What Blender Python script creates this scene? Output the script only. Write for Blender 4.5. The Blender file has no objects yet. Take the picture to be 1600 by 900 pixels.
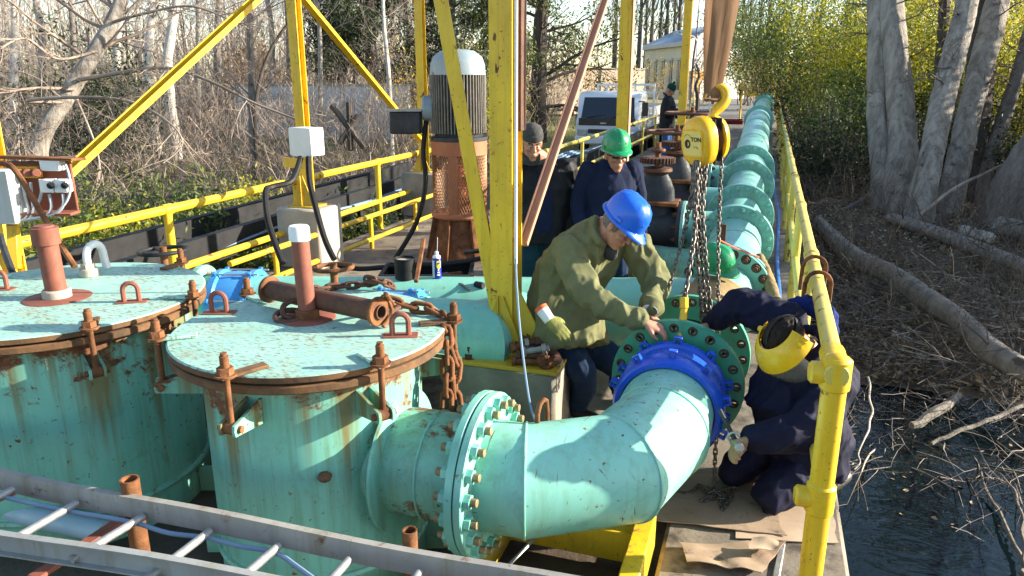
import bpy, bmesh, math, random
import numpy as np
from mathutils import Vector, Matrix, Euler, noise
random.seed(7); RNG = np.random.default_rng(11)
S = bpy.context.scene; COL = S.collection
R = math.radians; PI = math.pi
# ------------------------------------------------------------ camera, sky, sun, exposure
PITCH, YAW, FPX, CZ = R(15.7), R(18.66), 1155.0, 2.1
cam = bpy.data.cameras.new('camera'); cam.sensor_width = 36; cam.lens = 36*FPX/1600
cam.clip_start = .05; cam.clip_end = 2500
camo = bpy.data.objects.new('camera', cam); COL.objects.link(camo)
camo.location = (0, 0, CZ); camo.rotation_euler = (PI/2-PITCH, 0, YAW); S.camera = camo
SUN_AZ, SUN_EL = R(22.0), R(19.0)       # azimuth counted from +X towards +Y
W = bpy.data.worlds.new('World'); S.world = W; W.use_nodes = True
wn = W.node_tree; bg = wn.nodes['Background']
sky = wn.nodes.new('ShaderNodeTexSky'); sky.sky_type = 'NISHITA'; sky.sun_disc = False
sky.sun_elevation = SUN_EL; sky.sun_rotation = PI/2-SUN_AZ; sky.air_density = 1.0; sky.dust_density = .6
wn.links.new(sky.outputs[0], bg.inputs[0]); bg.inputs[1].default_value = .112
sl = bpy.data.lights.new('sun', 'SUN'); sl.energy = 5.0; sl.angle = R(.5); sl.color = (1, .90, .74)
so = bpy.data.objects.new('sun', sl); COL.objects.link(so)
sd = Vector((math.cos(SUN_AZ)*math.cos(SUN_EL), math.sin(SUN_AZ)*math.cos(SUN_EL), math.sin(SUN_EL)))
so.rotation_euler = sd.to_track_quat('Z', 'Y').to_euler(); so.location = sd*40
S.view_settings.view_transform = 'Standard'; S.view_settings.look = 'None'
S.view_settings.exposure = 1.72; S.view_settings.gamma = 1
S.render.engine = 'CYCLES'; S.cycles.max_bounces = 6; S.cycles.transparent_max_bounces = 8
S.render.resolution_x, S.render.resolution_y = 1024, 576

# ------------------------------------------------------------ measuring helpers (deck frame: +Y along the pipeline, deck top z = 0)
_c, _s, _cy, _sy = math.cos(PITCH), math.sin(PITCH), math.cos(YAW), math.sin(YAW)
def ray(px, py):
    a, b = px-800, 450-py
    y = FPX*_c+b*_s
    return Vector((a*_cy-y*_sy, a*_sy+y*_cy, -FPX*_s+b*_c))
def dep(px, py, d): r = ray(px, py)*(d/FPX); r.z += CZ; return r
def atz(px, py, z): r = ray(px, py); r = r*((z-CZ)/r.z); r.z += CZ; return r
def atx(px, py, x): r = ray(px, py); r = r*(x/r.x); r.z += CZ; return r
def aty(px, py, y): r = ray(px, py); r = r*(y/r.y); r.z += CZ; return r
V = Vector

# ------------------------------------------------------------ mesh builder
def basis(d, up=(0, 0, 1)):
    d = V(d).normalized(); up = V(up)
    if abs(d.dot(up)) > .98*up.length: up = V((0, 1, 0)) if abs(d.y) < .9 else V((1, 0, 0))
    s = up.cross(d).normalized(); u = d.cross(s)
    return s, u, d
def frame(p, d, up=(0, 0, 1)):
    s, u, d = basis(d, up)
    return Matrix(((s.x, u.x, d.x, p[0]), (s.y, u.y, d.y, p[1]), (s.z, u.z, d.z, p[2]), (0, 0, 0, 1)))
OFF = {}
class MB:
    def __init__(s): s.v = []; s.f = []; s.mi = []
    def add(s, vs, fs, mi=0):
        n = len(s.v); s.v += [tuple(q) for q in vs]
        s.f += [tuple(n+i for i in q) for q in fs]; s.mi += [mi]*len(fs); return s
    def box(s, c, size, rot=None, bev=.004, mi=0):
        hx, hy, hz = size[0]/2, size[1]/2, size[2]/2
        b = min(bev, hx*.45, hy*.45, hz*.45)
        M = Matrix.Translation(V(c)) @ (rot.to_matrix().to_4x4() if isinstance(rot, Euler) else (rot.to_4x4() if rot is not None else Matrix()))
        vs = []
        for sx in (-1, 1):
            for sy in (-1, 1):
                for sz in (-1, 1):
                    vs += [(sx*hx, sy*(hy-b), sz*(hz-b)), (sx*(hx-b), sy*hy, sz*(hz-b)), (sx*(hx-b), sy*(hy-b), sz*hz)]
        I = lambda x, y, z, k: ((x*2+y)*2+z)*3+k
        fs = []
        for k, (a0, a1) in enumerate(((1, 2), (0, 2), (0, 1))):
            for t in (0, 1):
                q = []
                for (p0, p1) in ((0, 0), (1, 0), (1, 1), (0, 1)):
                    ix = [0, 0, 0]; ix[k] = t; ix[a0] = p0; ix[a1] = p1; q.append(I(*ix, k))
                if (t == 0) != (k == 1): q.reverse()
                fs.append(q)
        for k, (a0, a1) in ((2, (0, 1)), (1, (0, 2)), (0, (1, 2))):
            for t0 in (0, 1):
                for t1 in (0, 1):
                    i0 = [0, 0, 0]; i0[a0] = t0; i0[a1] = t1; i1 = list(i0); i1[k] = 1
                    fs.append([I(*i0, a0), I(*i1, a0), I(*i1, a1), I(*i0, a1)])
        for x in (0, 1):
            for y in (0, 1):
                for z in (0, 1): fs.append([I(x, y, z, 0), I(x, y, z, 1), I(x, y, z, 2)])
        return s.add([M @ V(q) for q in vs], fs, mi)
    def lathe(s, prof, n=24, M=None, mi=0, closed=False):
        M = M or Matrix(); vs = []; fs = []; m = len(prof)
        for i in range(n):
            a = 2*PI*i/n; ca, sa = math.cos(a), math.sin(a)
            for (r, z) in prof: vs.append(M @ V((r*ca, r*sa, z)))
        for i in range(n):
            j = (i+1) % n
            for k in range(m if closed else m-1):
                k2 = (k+1) % m
                fs.append((i*m+k, j*m+k, j*m+k2, i*m+k2))
        return s.add(vs, fs, mi)
    def cyl(s, p0, p1, r0, r1=None, n=16, cap=True, mi=0, bev=0):
        r1 = r0 if r1 is None else r1
        p0, p1 = V(p0), V(p1); L = (p1-p0).length
        M = frame(p0, p1-p0)
        pr = [(r0, 0), (r1, L)]
        if bev: pr = [(r0-bev, 0), (r0, bev), (r1, L-bev), (r1-bev, L)]
        if cap: pr = [(1e-5, 0)]+pr+[(1e-5, L)]
        return s.lathe(pr, n, M, mi)
    def tube(s, pts, r, n=8, closed=False, cap=True, mi=0, up=(0, 0, 1), flat=1.0):
        pts = [V(p) for p in pts]; m = len(pts)
        rs = r if isinstance(r, (list, tuple)) else [r]*m
        vs = []; prev = None
        for i, p in enumerate(pts):
            if closed: t = pts[(i+1) % m]-pts[i-1]
            else: t = pts[min(i+1, m-1)]-pts[max(i-1, 0)]
            if t.length < 1e-9: t = V((0, 0, 1))
            t.normalize()
            if prev is None: a, b, _ = basis(t, up)
            else:
                a = prev-t*prev.dot(t)
                a = a.normalized() if a.length > 1e-6 else basis(t, up)[0]
                b = t.cross(a)*-1; b = a.cross(t)*-1 if False else t.cross(a)
            prev = a; b = t.cross(a)
            for k in range(n):
                an = 2*PI*k/n; vs.append(p+(a*math.cos(an)+b*math.sin(an)*flat)*rs[i])
        fs = []
        for i in range(m if closed else m-1):
            j = (i+1) % m
            for k in range(n): fs.append((i*n+k, i*n+(k+1) % n, j*n+(k+1) % n, j*n+k))
        if cap and not closed:
            fs.append(tuple(range(n-1, -1, -1))); fs.append(tuple((m-1)*n+k for k in range(n)))
        return s.add(vs, fs, mi)
    def prism(s, poly, h, M=None, mi=0):
        M = M or Matrix(); n = len(poly)
        vs = [M @ V((x, y, 0)) for x, y in poly]+[M @ V((x, y, h)) for x, y in poly]
        fs = [tuple(range(n-1, -1, -1)), tuple(range(n, 2*n))]+[(i, (i+1) % n, n+(i+1) % n, n+i) for i in range(n)]
        return s.add(vs, fs, mi)
    def sweep(s, poly, p0, p1, up=(0, 0, 1), mi=0):
        p0, p1 = V(p0), V(p1)
        return s.prism(poly, (p1-p0).length, frame(p0, p1-p0, up), mi)
    def bar(s, p0, p1, w, h, up=(0, 0, 1), mi=0, bev=.004):
        p0, p1 = V(p0), V(p1); a, b, d = basis(p1-p0, up)
        return s.box((p0+p1)/2, (w, h, (p1-p0).length), Matrix((a, b, d)).transposed(), bev, mi)
    def ball(s, c, r, n=16, m=10, M=None, mi=0):
        rx, ry, rz = (r, r, r) if not hasattr(r, '__len__') else r
        pr = [(max(1e-5, math.sin(PI*k/m)), -math.cos(PI*k/m)) for k in range(m+1)]
        MM = Matrix.Translation(V(c)) @ (M.to_4x4() if M is not None else Matrix()) @ Matrix.Diagonal((rx, ry, rz, 1))
        return s.lathe(pr, n, MM, mi)
    def build(s, name, mats, parent=None, local=False, smooth=38, loc=None, rot=None):
        me = bpy.data.meshes.new(name)
        off = V((0, 0, 0))
        if parent is not None and not local: off = OFF.get(parent.name, V((0, 0, 0)))
        if loc is not None and parent is None and not local: off = V(loc)
        vs = [(x-off.x, y-off.y, z-off.z) for x, y, z in s.v] if off.length else s.v
        me.from_pydata(vs, [], s.f)
        ml = mats if isinstance(mats, (list, tuple)) else [mats]
        for m in ml: me.materials.append(m)
        if len(ml) > 1: me.polygons.foreach_set('material_index', s.mi)
        fix(me, smooth)
        return link(name, me, parent, loc, rot)
def fix(me, smooth=38, weld=True):
    bm = bmesh.new(); bm.from_mesh(me)
    if weld: bmesh.ops.remove_doubles(bm, verts=bm.verts, dist=2e-5)
    bmesh.ops.recalc_face_normals(bm, faces=bm.faces); bm.to_mesh(me); bm.free()
    if smooth:
        me.polygons.foreach_set('use_smooth', [True]*len(me.polygons))
        if smooth < 180: me.set_sharp_from_angle(angle=R(smooth))
    me.update()
def link(name, me, parent=None, loc=None, rot=None):
    o = bpy.data.objects.new(name, me); COL.objects.link(o)
    if loc is not None: o.location = loc
    if rot is not None: o.rotation_euler = rot
    if parent is not None:
        o.parent = parent; OFF[o.name] = OFF.get(parent.name, V((0, 0, 0)))
    else: OFF[o.name] = V(loc) if loc is not None else V((0, 0, 0))
    return o
def tag(o, label, cat, group=None, kind=None):
    if kind: o['kind'] = kind
    if label: o['label'] = label
    if cat: o['category'] = cat
    if group: o['group'] = group
    return o
def thing(name, label, cat, loc=(0, 0, 0), group=None, rot=None):
    o = bpy.data.objects.new(name, None); COL.objects.link(o); o.empty_display_size = .1
    o.location = loc
    if rot: o.rotation_euler = rot
    OFF[o.name] = V(loc); return tag(o, label, cat, group)
def struct(o): o['kind'] = 'structure'; return o
def put(me, name, parent, M):           # a shared-mesh piece at world matrix M (parents have no rotation)
    o = bpy.data.objects.new(name, me); COL.objects.link(o); o.parent = parent
    M = M.copy(); M.translation -= OFF.get(parent.name, V((0, 0, 0)))
    o.matrix_local = M; OFF[o.name] = OFF.get(parent.name, V((0, 0, 0))); return o
def mesh_of(mb, name, mats, smooth=38):
    me = bpy.data.meshes.new(name); me.from_pydata(mb.v, [], mb.f)
    ml = mats if isinstance(mats, (list, tuple)) else [mats]
    for m in ml: me.materials.append(m)
    if len(ml) > 1: me.polygons.foreach_set('material_index', mb.mi)
    fix(me, smooth); return me
def copy_tree(o, loc=None, rz=None, label=None, parent=None, scale=None):
    c = o.copy(); COL.objects.link(c); OFF[c.name] = V((0, 0, 0))
    if parent is not None: c.parent = parent
    if loc is not None: c.location = loc
    if rz is not None: c.rotation_euler = (0, 0, rz)
    if scale is not None: c.scale = scale if hasattr(scale, '__len__') else (scale,)*3
    if label: c['label'] = label
    for ch in list(o.children): copy_tree(ch, parent=c)
    return c
def arc(c, r, a0, a1, n, u, w):
    c, u, w = V(c), V(u), V(w)
    return [c+u*(r*math.cos(a0+(a1-a0)*i/n))+w*(r*math.sin(a0+(a1-a0)*i/n)) for i in range(n+1)]
def smoothpath(pts, k=6):
    P = [V(p) for p in pts]; out = []
    for i in range(len(P)-1):
        a, b, c, d = P[max(i-1, 0)], P[i], P[i+1], P[min(i+2, len(P)-1)]
        for j in range(k):
            t = j/k
            out.append(.5*((2*b)+(c-a)*t+(2*a-5*b+4*c-d)*t*t+(3*b-a-3*c+d)*t**3))
    return out+[P[-1]]

# ------------------------------------------------------------ procedural materials
def sr(h):
    h = h.lstrip('#'); c = [int(h[i:i+2], 16)/255 for i in (0, 2, 4)]
    return tuple((x/12.92 if x < .04045 else ((x+.055)/1.055)**2.4) for x in c)
class NT:
    def __init__(s, name):
        s.m = bpy.data.materials.new(name); s.m.use_nodes = True; s.t = s.m.node_tree
        s.p = s.t.nodes['Principled BSDF']; s.co = None
    def n(s, typ, **kw):
        x = s.t.nodes.new(typ)
        for k, v in kw.items(): setattr(x, k, v)
        return x
    def l(s, a, b): s.t.links.new(a, b)
    def coord(s, scale=(1, 1, 1), rand=False):
        if s.co is None:
            s.co = s.n('ShaderNodeTexCoord')
            oi = s.n('ShaderNodeObjectInfo'); ad = s.n('ShaderNodeVectorMath', operation='MULTIPLY_ADD')
            cx = s.n('ShaderNodeCombineXYZ')
            for i in range(3): s.l(oi.outputs['Random'], cx.inputs[i])
            s.l(cx.outputs[0], ad.inputs[0]); ad.inputs[1].default_value = (37, 23, 11)
            s.l(s.co.outputs['Object'], ad.inputs[2]); s.base = ad.outputs[0]
        mp = s.n('ShaderNodeMapping'); mp.inputs['Scale'].default_value = scale; s.l(s.base, mp.inputs[0])
        return mp.outputs[0]
    def noise(s, scale, detail=5, rough=.6, vec=None, dist=0):
        x = s.n('ShaderNodeTexNoise'); x.inputs['Scale'].default_value = scale; x.inputs['Detail'].default_value = detail
        x.inputs['Roughness'].default_value = rough; x.inputs['Distortion'].default_value = dist
        s.l(vec if vec is not None else s.coord(), x.inputs['Vector']); return x.outputs['Fac']
    def ramp(s, fac, a, b, lo=0., hi=1.):
        x = s.n('ShaderNodeMapRange'); x.clamp = True
        x.inputs[1].default_value = a; x.inputs[2].default_value = b; x.inputs[3].default_value = lo; x.inputs[4].default_value = hi
        s.l(fac, x.inputs[0]); return x.outputs[0]
    def mth(s, op, a, b):
        x = s.n('ShaderNodeMath', operation=op, use_clamp=True)
        for i, q in enumerate((a, b)):
            if isinstance(q, (int, float)): x.inputs[i].default_value = q
            else: s.l(q, x.inputs[i])
        return x.outputs[0]
    def mix(s, fac, a, b):
        x = s.n('ShaderNodeMix', data_type='RGBA')
        if isinstance(fac, (int, float)): x.inputs[0].default_value = fac
        else: s.l(fac, x.inputs[0])
        for i, q in ((6, a), (7, b)):
            if isinstance(q, tuple): x.inputs[i].default_value = (*q[:3], 1)
            else: s.l(q, x.inputs[i])
        return x.outputs[2]
    def bump(s, h, strength=.3, dist=.01):
        x = s.n('ShaderNodeBump'); x.inputs['Strength'].default_value = strength; x.inputs['Distance'].default_value = dist
        s.l(h, x.inputs['Height']); s.l(x.outputs[0], s.p.inputs['Normal']); return x
    def out(s, col, rough=.6, metal=0, spec=None):
        for k, v in (('Base Color', col), ('Roughness', rough), ('Metallic', metal)):
            if isinstance(v, tuple): s.p.inputs[k].default_value = (*v[:3], 1)
            elif isinstance(v, (int, float)): s.p.inputs[k].default_value = v
            else: s.l(v, s.p.inputs[k])
        if spec is not None: s.p.inputs['Specular IOR Level'].default_value = spec
        return s.m
RUST_A, RUST_B = (.075, .030, .014), (.21, .088, .034)
def plain(name, c1, c2=None, sc=8, rough=.6, metal=0, bump=.0, bsc=None, spec=None, rv=.15, detail=6, bd=.01):
    k = NT(name); c2 = c2 or tuple(x*.7 for x in c1)
    f = k.noise(sc, detail); col = k.mix(k.ramp(f, .3, .7), c1, c2)
    f2 = k.noise(sc*5, 3)
    if bump: k.bump(k.noise(bsc or sc*4, 6, .65), bump, bd)
    return k.out(col, k.ramp(f2, .3, .7, max(.03, rough-rv), min(1, rough+rv)), metal, spec)
def paint(name, base, base2=None, rust=.5, speck=.6, streak=.4, dirt=.3, rough=.4, scr=0.4, sc=1.0, topz=None):
    """weathered enamel paint: chips, rust specks, rust runs, grime and scratches"""
    k = NT(name); base2 = base2 or tuple(x*.8 for x in base)
    col = k.mix(k.ramp(k.noise(2.2*sc, 4), .35, .65), base, base2)
    col = k.mix(k.mth('MULTIPLY', k.ramp(k.noise(1, 6, .7, k.coord((14*sc, 14*sc, .9*sc))), .48, .78), dirt), col, (base[0]*.35+.05, base[1]*.36+.03, base[2]*.26))
    col = k.mix(k.mth('MULTIPLY', k.ramp(k.noise(4.6*sc, 9, .78, dist=.5), .54, .70), dirt*.75), col, (base[0]*.45+.04, base[1]*.45+.02, base[2]*.40))
    rustc = k.mix(k.ramp(k.noise(45*sc, 4), .3, .7), RUST_A, RUST_B)
    st = k.mth('MULTIPLY', k.ramp(k.noise(1, 5, .6, k.coord((10*sc, 10*sc, .45*sc))), .60, .72), k.ramp(k.noise(2.5*sc, 3), .42, .62))
    col = k.mix(k.mth('MULTIPLY', st, streak), col, (.16, .085, .03))
    bn = k.noise(3.2*sc, 9, .72, dist=.3)
    if topz:
        sep = k.n('ShaderNodeSeparateXYZ'); k.l(k.co.outputs['Object'], sep.inputs[0])
        drip = k.noise(1, 5, .6, k.coord((9, 9, .30))); up_ = k.ramp(sep.outputs[2], topz-.62, topz)
        dm = k.mth('MULTIPLY', k.ramp(k.mth('ADD', drip, k.mth('MULTIPLY', up_, .20)), .60, .72), k.ramp(sep.outputs[2], topz-.95, topz-.35))
        col = k.mix(k.mth('MULTIPLY', dm, .85), col, (.17, .13, .035)); bn = k.mth('ADD', bn, k.mth('MULTIPLY', k.ramp(sep.outputs[2], topz-.30, topz+.02), .16))
        low = k.mth('MULTIPLY', k.ramp(sep.outputs[2], .34, .05), k.ramp(k.noise(2.2, 6), .38, .6)); col = k.mix(k.mth('MULTIPLY', low, .7), col, (.13, .15, .05))
    big = k.ramp(bn, .66-.13*rust, .70-.11*rust)
    sp = k.ramp(k.noise(30*sc, 4, .65), .69-.06*speck, .72-.06*speck)
    sp = k.mth('MULTIPLY', sp, k.ramp(k.noise(1.7*sc, 3), .36, .56))
    m = k.mth('MAXIMUM', big, k.mth('MULTIPLY', sp, min(1, speck*1.3)))
    if scr:
        s1 = k.ramp(k.noise(1, 3, .6, k.coord((70*sc, 3.5*sc, 3.5*sc)), .5), .69, .72); s2 = k.ramp(k.noise(1, 3, .6, k.coord((5*sc, 90*sc, 6*sc)), .5), .69, .72)
        m = k.mth('MAXIMUM', m, k.mth('MULTIPLY', k.mth('MAXIMUM', s1, s2), scr))
    col = k.mix(m, col, rustc)
    k.bump(k.mth('ADD', k.mth('MULTIPLY', m, k.noise(60*sc, 4)), k.mth('MULTIPLY', k.noise(18*sc, 3), .25)), .35, .004)
    return k.out(col, k.mth('ADD', k.mth('MULTIPLY', m, .5), k.ramp(k.noise(9*sc, 3), .3, .7, rough-.1, rough+.14)))
TEAL = (.205, .505, .405); TEAL2 = (.155, .445, .365)
M = {}
M['teal'] = paint('teal_paint', TEAL, TEAL2, .25, .5, .3, .35, .36, .45)
M['teal_clean'] = paint('teal_paint_fresh', (.245, .55, .445), (.20, .50, .415), .0, .75, .25, .60, .36, 1.0)
M['teal_tank'] = paint('teal_tank_paint', (.20, .505, .40), (.145, .435, .35), .27, 1.0, 1.0, 1.0, .42, .3, topz=1.09)
M['teal_rust'] = paint('rusted_teal_paint', (.18, .46, .35), (.17, .40, .30), 1.0, 1.0, 1.0, .9, .45, .4)
def lid_paint():
    k = NT('scuffed_lid_paint'); col = k.mix(k.ramp(k.noise(3, 5), .35, .65), (.33, .55, .46), (.23, .495, .42))
    vec = k.n('ShaderNodeMapping'); vec.inputs['Rotation'].default_value = (0, 0, -.33); vec.inputs['Scale'].default_value = (30, 85, 30); k.coord(); k.l(k.base, vec.inputs[0])
    s1 = k.ramp(k.noise(1, 6, .68, vec.outputs[0]), .525, .575); s2 = k.ramp(k.noise(2.0, 5, .65), .34, .58)
    col = k.mix(k.mth('MULTIPLY', k.mth('MULTIPLY', s1, s2), .85), col, k.mix(k.noise(30, 3), (.13, .075, .04), (.20, .13, .08)))
    sm = k.ramp(k.noise(3.0, 9, .75, dist=.8), .50, .72); col = k.mix(k.mth('MULTIPLY', sm, .6), col, (.33, .20, .10))
    r_ = k.ramp(k.noise(3.4, 9, .75), .63, .67); col = k.mix(r_, col, (.18, .075, .035))
    k.bump(k.mth('ADD', s1, k.noise(50, 4)), .3, .003); return k.out(col, k.ramp(k.noise(6, 3), .3, .7, .45, .75))
M['teal_lid'] = lid_paint()
M['teal_main'] = paint('teal_main_paint', (.205, .485, .405), (.145, .39, .36), .15, .5, .3, .7, .36, .7)
M['green_fl'] = paint('green_flange_paint', (.045, .30, .17), (.07, .36, .24), .25, .6, .5, .5, .36, .5)
M['rust'] = plain('rusted_steel', RUST_A, (.24, .105, .045), 11, .88, .0, .8, 45, bd=.006, spec=.2)
M['rust_red'] = plain('red_oxide_steel', (.26, .075, .045), (.15, .05, .03), 9, .72, 0, .3, 60, bd=.003)
M['rust_dark'] = plain('dark_rusted_steel', (.055, .026, .016), (.13, .055, .03), 12, .8, .1, .5, 60, bd=.004)
M['rim'] = plain('rusted_rim', (.20, .095, .035), (.05, .03, .015), 7, .85, 0, .6, 40, bd=.004)
M['yellow'] = paint('yellow_enamel', (.74, .485, .018), (.66, .41, .018), .48, .9, .7, .55, .40, 1.0, sc=1.6)
M['yellow_old'] = paint('pale_yellow_enamel', (.66, .52, .09), (.56, .43, .08), .7, 1.0, .2, .3, .42, .6)
M['yellow_dark'] = paint('chipped_yellow_enamel', (.55, .36, .02), (.45, .30, .02), .55, .6, .6, .5, .5, .6)
M['salmon'] = plain('red_oxide_primer', (.50, .26, .16), (.42, .21, .125), 6, .6, 0, .1, 30)
M['conc'] = plain('weathered_concrete', (.30, .27, .22), (.15, .135, .11), 4, .92, 0, .5, 40, bd=.008, detail=9)
M['conc_lt'] = plain('pale_concrete', (.42, .38, .31), (.27, .24, .20), 3, .92, 0, .4, 50, bd=.006, detail=9)
M['mud'] = plain('wet_mud', (.10, .07, .045), (.035, .026, .018), 2.2, .75, 0, .5, 20, bd=.02, detail=9)
M['galv'] = plain('galvanised_steel', (.46, .47, .45), (.32, .33, .33), 9, .45, .65, .05, 40)
M['galv_stain'] = paint('stained_galvanised_steel', (.36, .37, .35), (.26, .27, .265), .2, .3, .2, .8, .5, .5)
M['galv_rust'] = paint('rust_stained_galvanised_steel', (.34, .33, .30), (.25, .24, .22), .62, .6, .4, .9, .5, .5)
M['black'] = plain('black_painted_steel', (.010, .0105, .012), (.022, .022, .023), 6, .6, 0, .1, 40, spec=.25)
M['grey_steel'] = plain('grey_weathered_steel', (.045, .050, .056), (.022, .024, .028), 7, .6, .1, .3, 40, spec=.3)
M['rubber'] = plain('black_rubber', (.009, .009, .010), (.016, .016, .016), 20, .6, spec=.25)
M['blue'] = paint('blue_epoxy', (.008, .085, .62), (.012, .085, .52), -1.2, 0, 0, .55, .28, 0)
M['blue_lt'] = plain('sky_blue_epoxy', (.05, .24, .62), (.06, .28, .60), 6, .3, 0, .05, 60, rv=.1)
M['chain'] = plain('dark_chain_steel', (.085, .075, .065), (.17, .15, .125), 60, .42, .6)
M['hoist'] = plain('yellow_hoist_enamel', (.72, .42, .012), (.66, .37, .015), 7, .28, 0, .03, 40, rv=.1)
M['white_pl'] = plain('white_plastic', (.72, .73, .72), (.62, .64, .64), 7, .45)
M['bluegrey'] = plain('bluish_grey_paint', (.22, .30, .36), (.15, .20, .25), 6, .5, 0, .1, 40)
M['water_hose'] = plain('pale_blue_hose', (.20, .30, .42), (.16, .25, .36), 9, .5)
def bolt_mesh(r, shank, mats, nut=.9):
    b = MB()
    r *= 1.2
    hexa = [(r*math.cos(PI/3*i), r*math.sin(PI/3*i)) for i in range(6)]
    b.prism(hexa, r*nut)
    b.cyl((0, 0, r*nut*.5), (0, 0, r*nut+shank), r*.56, n=10, bev=.002, mi=1 if isinstance(mats, (list, tuple)) else 0)
    b.cyl((0, 0, -.004), (0, 0, .001), r*1.35, n=14)
    return mesh_of(b, 'bolt', mats, 40)
# ------------------------------------------------------------ the setting
def sst(a, b, x):
    t = min(1, max(0, (x-a)/(b-a))); return t*t*(3-2*t)
def H(x, y):
    z = -1.75+.75*sst(5.2, 9.0, y)+.5*sst(9, 16, y)+.38*sst(17, 38, y)+.42*sst(46, 66, y)
    if x < -5.2: z = max(z, -1.0+.0*x+(.05*noise.noise((x*.3, y*.3, 0))))
    k = .12*noise.noise((x*.45, y*.45, 3))+.05*noise.noise((x*1.7, y*1.7, 5))
    if x > 1: z += .5*sst(2, 9, x-.18*(y-8))*sst(7, 12, y)*.5
    if -6.5 < x < 1.2: k *= .2; z = min(z, -.16) if y < 44 else z
    return z+k
def axis_steps(lims):
    out = []
    for a, b, st in lims: out += list(np.arange(a, b, st))
    return out+[lims[-1][1]]
xs = axis_steps([(-600, -80, 40), (-80, -30, 4), (-30, -6, .8), (-6, 12, .35), (12, 30, 1.2), (30, 90, 5), (90, 600, 40)])
ys = axis_steps([(-300, -20, 30), (-20, 4, 2), (4, 24, .35), (24, 70, 1.2), (70, 140, 6), (140, 1000, 60)])
g = MB(); nx = len(xs)
g.v = [(x, y, H(x, y)) for y in ys for x in xs]
g.f = [(j*nx+i, j*nx+i+1, (j+1)*nx+i+1, (j+1)*nx+i) for j in range(len(ys)-1) for i in range(nx-1)]; g.mi = [0]*len(g.f)
def ground_mat():
    k = NT('leaf_litter_ground')
    pos = k.n('ShaderNodeNewGeometry').outputs['Position']; sx = k.n('ShaderNodeSeparateXYZ'); k.l(pos, sx.inputs[0])
    soil = k.mix(k.ramp(k.noise(1.2, 8, .7), .35, .65), (.045, .032, .022), (.105, .080, .054))
    lit = k.mix(k.ramp(k.noise(22, 3), .50, .62), soil, (.16, .105, .058))
    gr = k.mix(k.ramp(k.noise(6, 6), .3, .7), (.16, .17, .035), (.23, .22, .07))
    far = k.mth('MULTIPLY', k.ramp(sx.outputs[1], 23, 27), k.ramp(sx.outputs[0], -25, -21))
    far = k.mth('MULTIPLY', far, k.ramp(sx.outputs[0], .5, -.6))
    k.bump(k.noise(14, 8, .7), .6, .05)
    return k.out(k.mix(far, lit, gr), .95)
struct(g.build('ground', ground_mat(), smooth=180))
# water of the canal, flowing under the bridge
wm = NT('canal_water')
wv = wm.noise(2.6, 3, .5, wm.coord((1, 2.2, 1)), .6); wv2 = wm.noise(11, 2, .5)
wm.bump(wm.mth('ADD', wm.mth('MULTIPLY', wv, .8), wm.mth('MULTIPLY', wv2, .2)), .22, .06)
wm.out((.003, .008, .010), .02, 0); wm.p.inputs['IOR'].default_value = 1.33
b = MB(); b.v = [(x, y, -1.1) for y in np.arange(-40, 10.1, 5) for x in np.arange(-5, 70.1, 5)]
b.f = [(j*16+i, j*16+i+1, (j+1)*16+i+1, (j+1)*16+i) for j in range(10) for i in range(15)]; b.mi = [0]*150
struct(b.build('water', wm.m, smooth=180))
# concrete deck
def deckmat():
    k = NT('deck_concrete')
    c = k.mix(k.ramp(k.noise(1.1, 9, .68), .32, .68), (.25, .21, .16), (.10, .083, .065))
    c = k.mix(k.ramp(k.noise(5, 8, .7), .50, .66), c, (.055, .043, .032))
    k.bump(k.noise(30, 8, .7), .5, .008)
    return k.out(c, k.ramp(k.noise(2, 4), .4, .6, .65, .95))
DM = deckmat()
d = MB()
d.box((-2.38, 7.65, -.15), (5.8, 7.9, .30), bev=.015)
d.box((.11, 3.0, -.1515), (.82, 1.395, .30), bev=.02)
d.box((-1.5, 29.0, -.152), (4.05, 34.75, .30), bev=.015)
struct(d.build('deck', DM))
d = MB(); d.box((-2.9, 2.0, -.27), (5.2, 3.385, .30), bev=.01); struct(d.build('pit_floor', M['mud']))
d = MB()
for y in (4.5, 11, 18, 26, 34, 42):
    d.box((-.4, y, -1.4), (1.4, .5, 2.2), bev=.03)
    d.box((-4.3, min(y, 11), -1.4), (1.2, .45, 2.2), bev=.03) if y < 12 else None
struct(d.build('bridge_pier', M['conc']))
# road beyond the deck
def sheet(name, x0, x1, y0, y1, nx_, ny_, lift, m):
    b = MB()
    b.v = [(x0+(x1-x0)*i/nx_, y0+(y1-y0)*j/ny_, 0) for j in range(ny_+1) for i in range(nx_+1)]
    b.v = [(x, y, max(H(x, y), .0 if y < 66 else H(x, y))+lift) for x, y, z in b.v]
    b.f = [(j*(nx_+1)+i, j*(nx_+1)+i+1, (j+1)*(nx_+1)+i+1, (j+1)*(nx_+1)+i) for j in range(ny_) for i in range(nx_)]; b.mi = [0]*len(b.f)
    return struct(b.build(name, m, smooth=180))
asph = plain('grey_road', (.17, .165, .16), (.11, .107, .105), 1.2, .9, 0, .3, 60)
sheet('road', -7.5, .6, 46.5, 150, 8, 60, .02, asph)
sheet('cross_road', -70, -7.6, 55, 62, 40, 6, .06, plain('pale_gravel_road', (.33, .29, .24), (.25, .22, .18), .8, .95))
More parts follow.
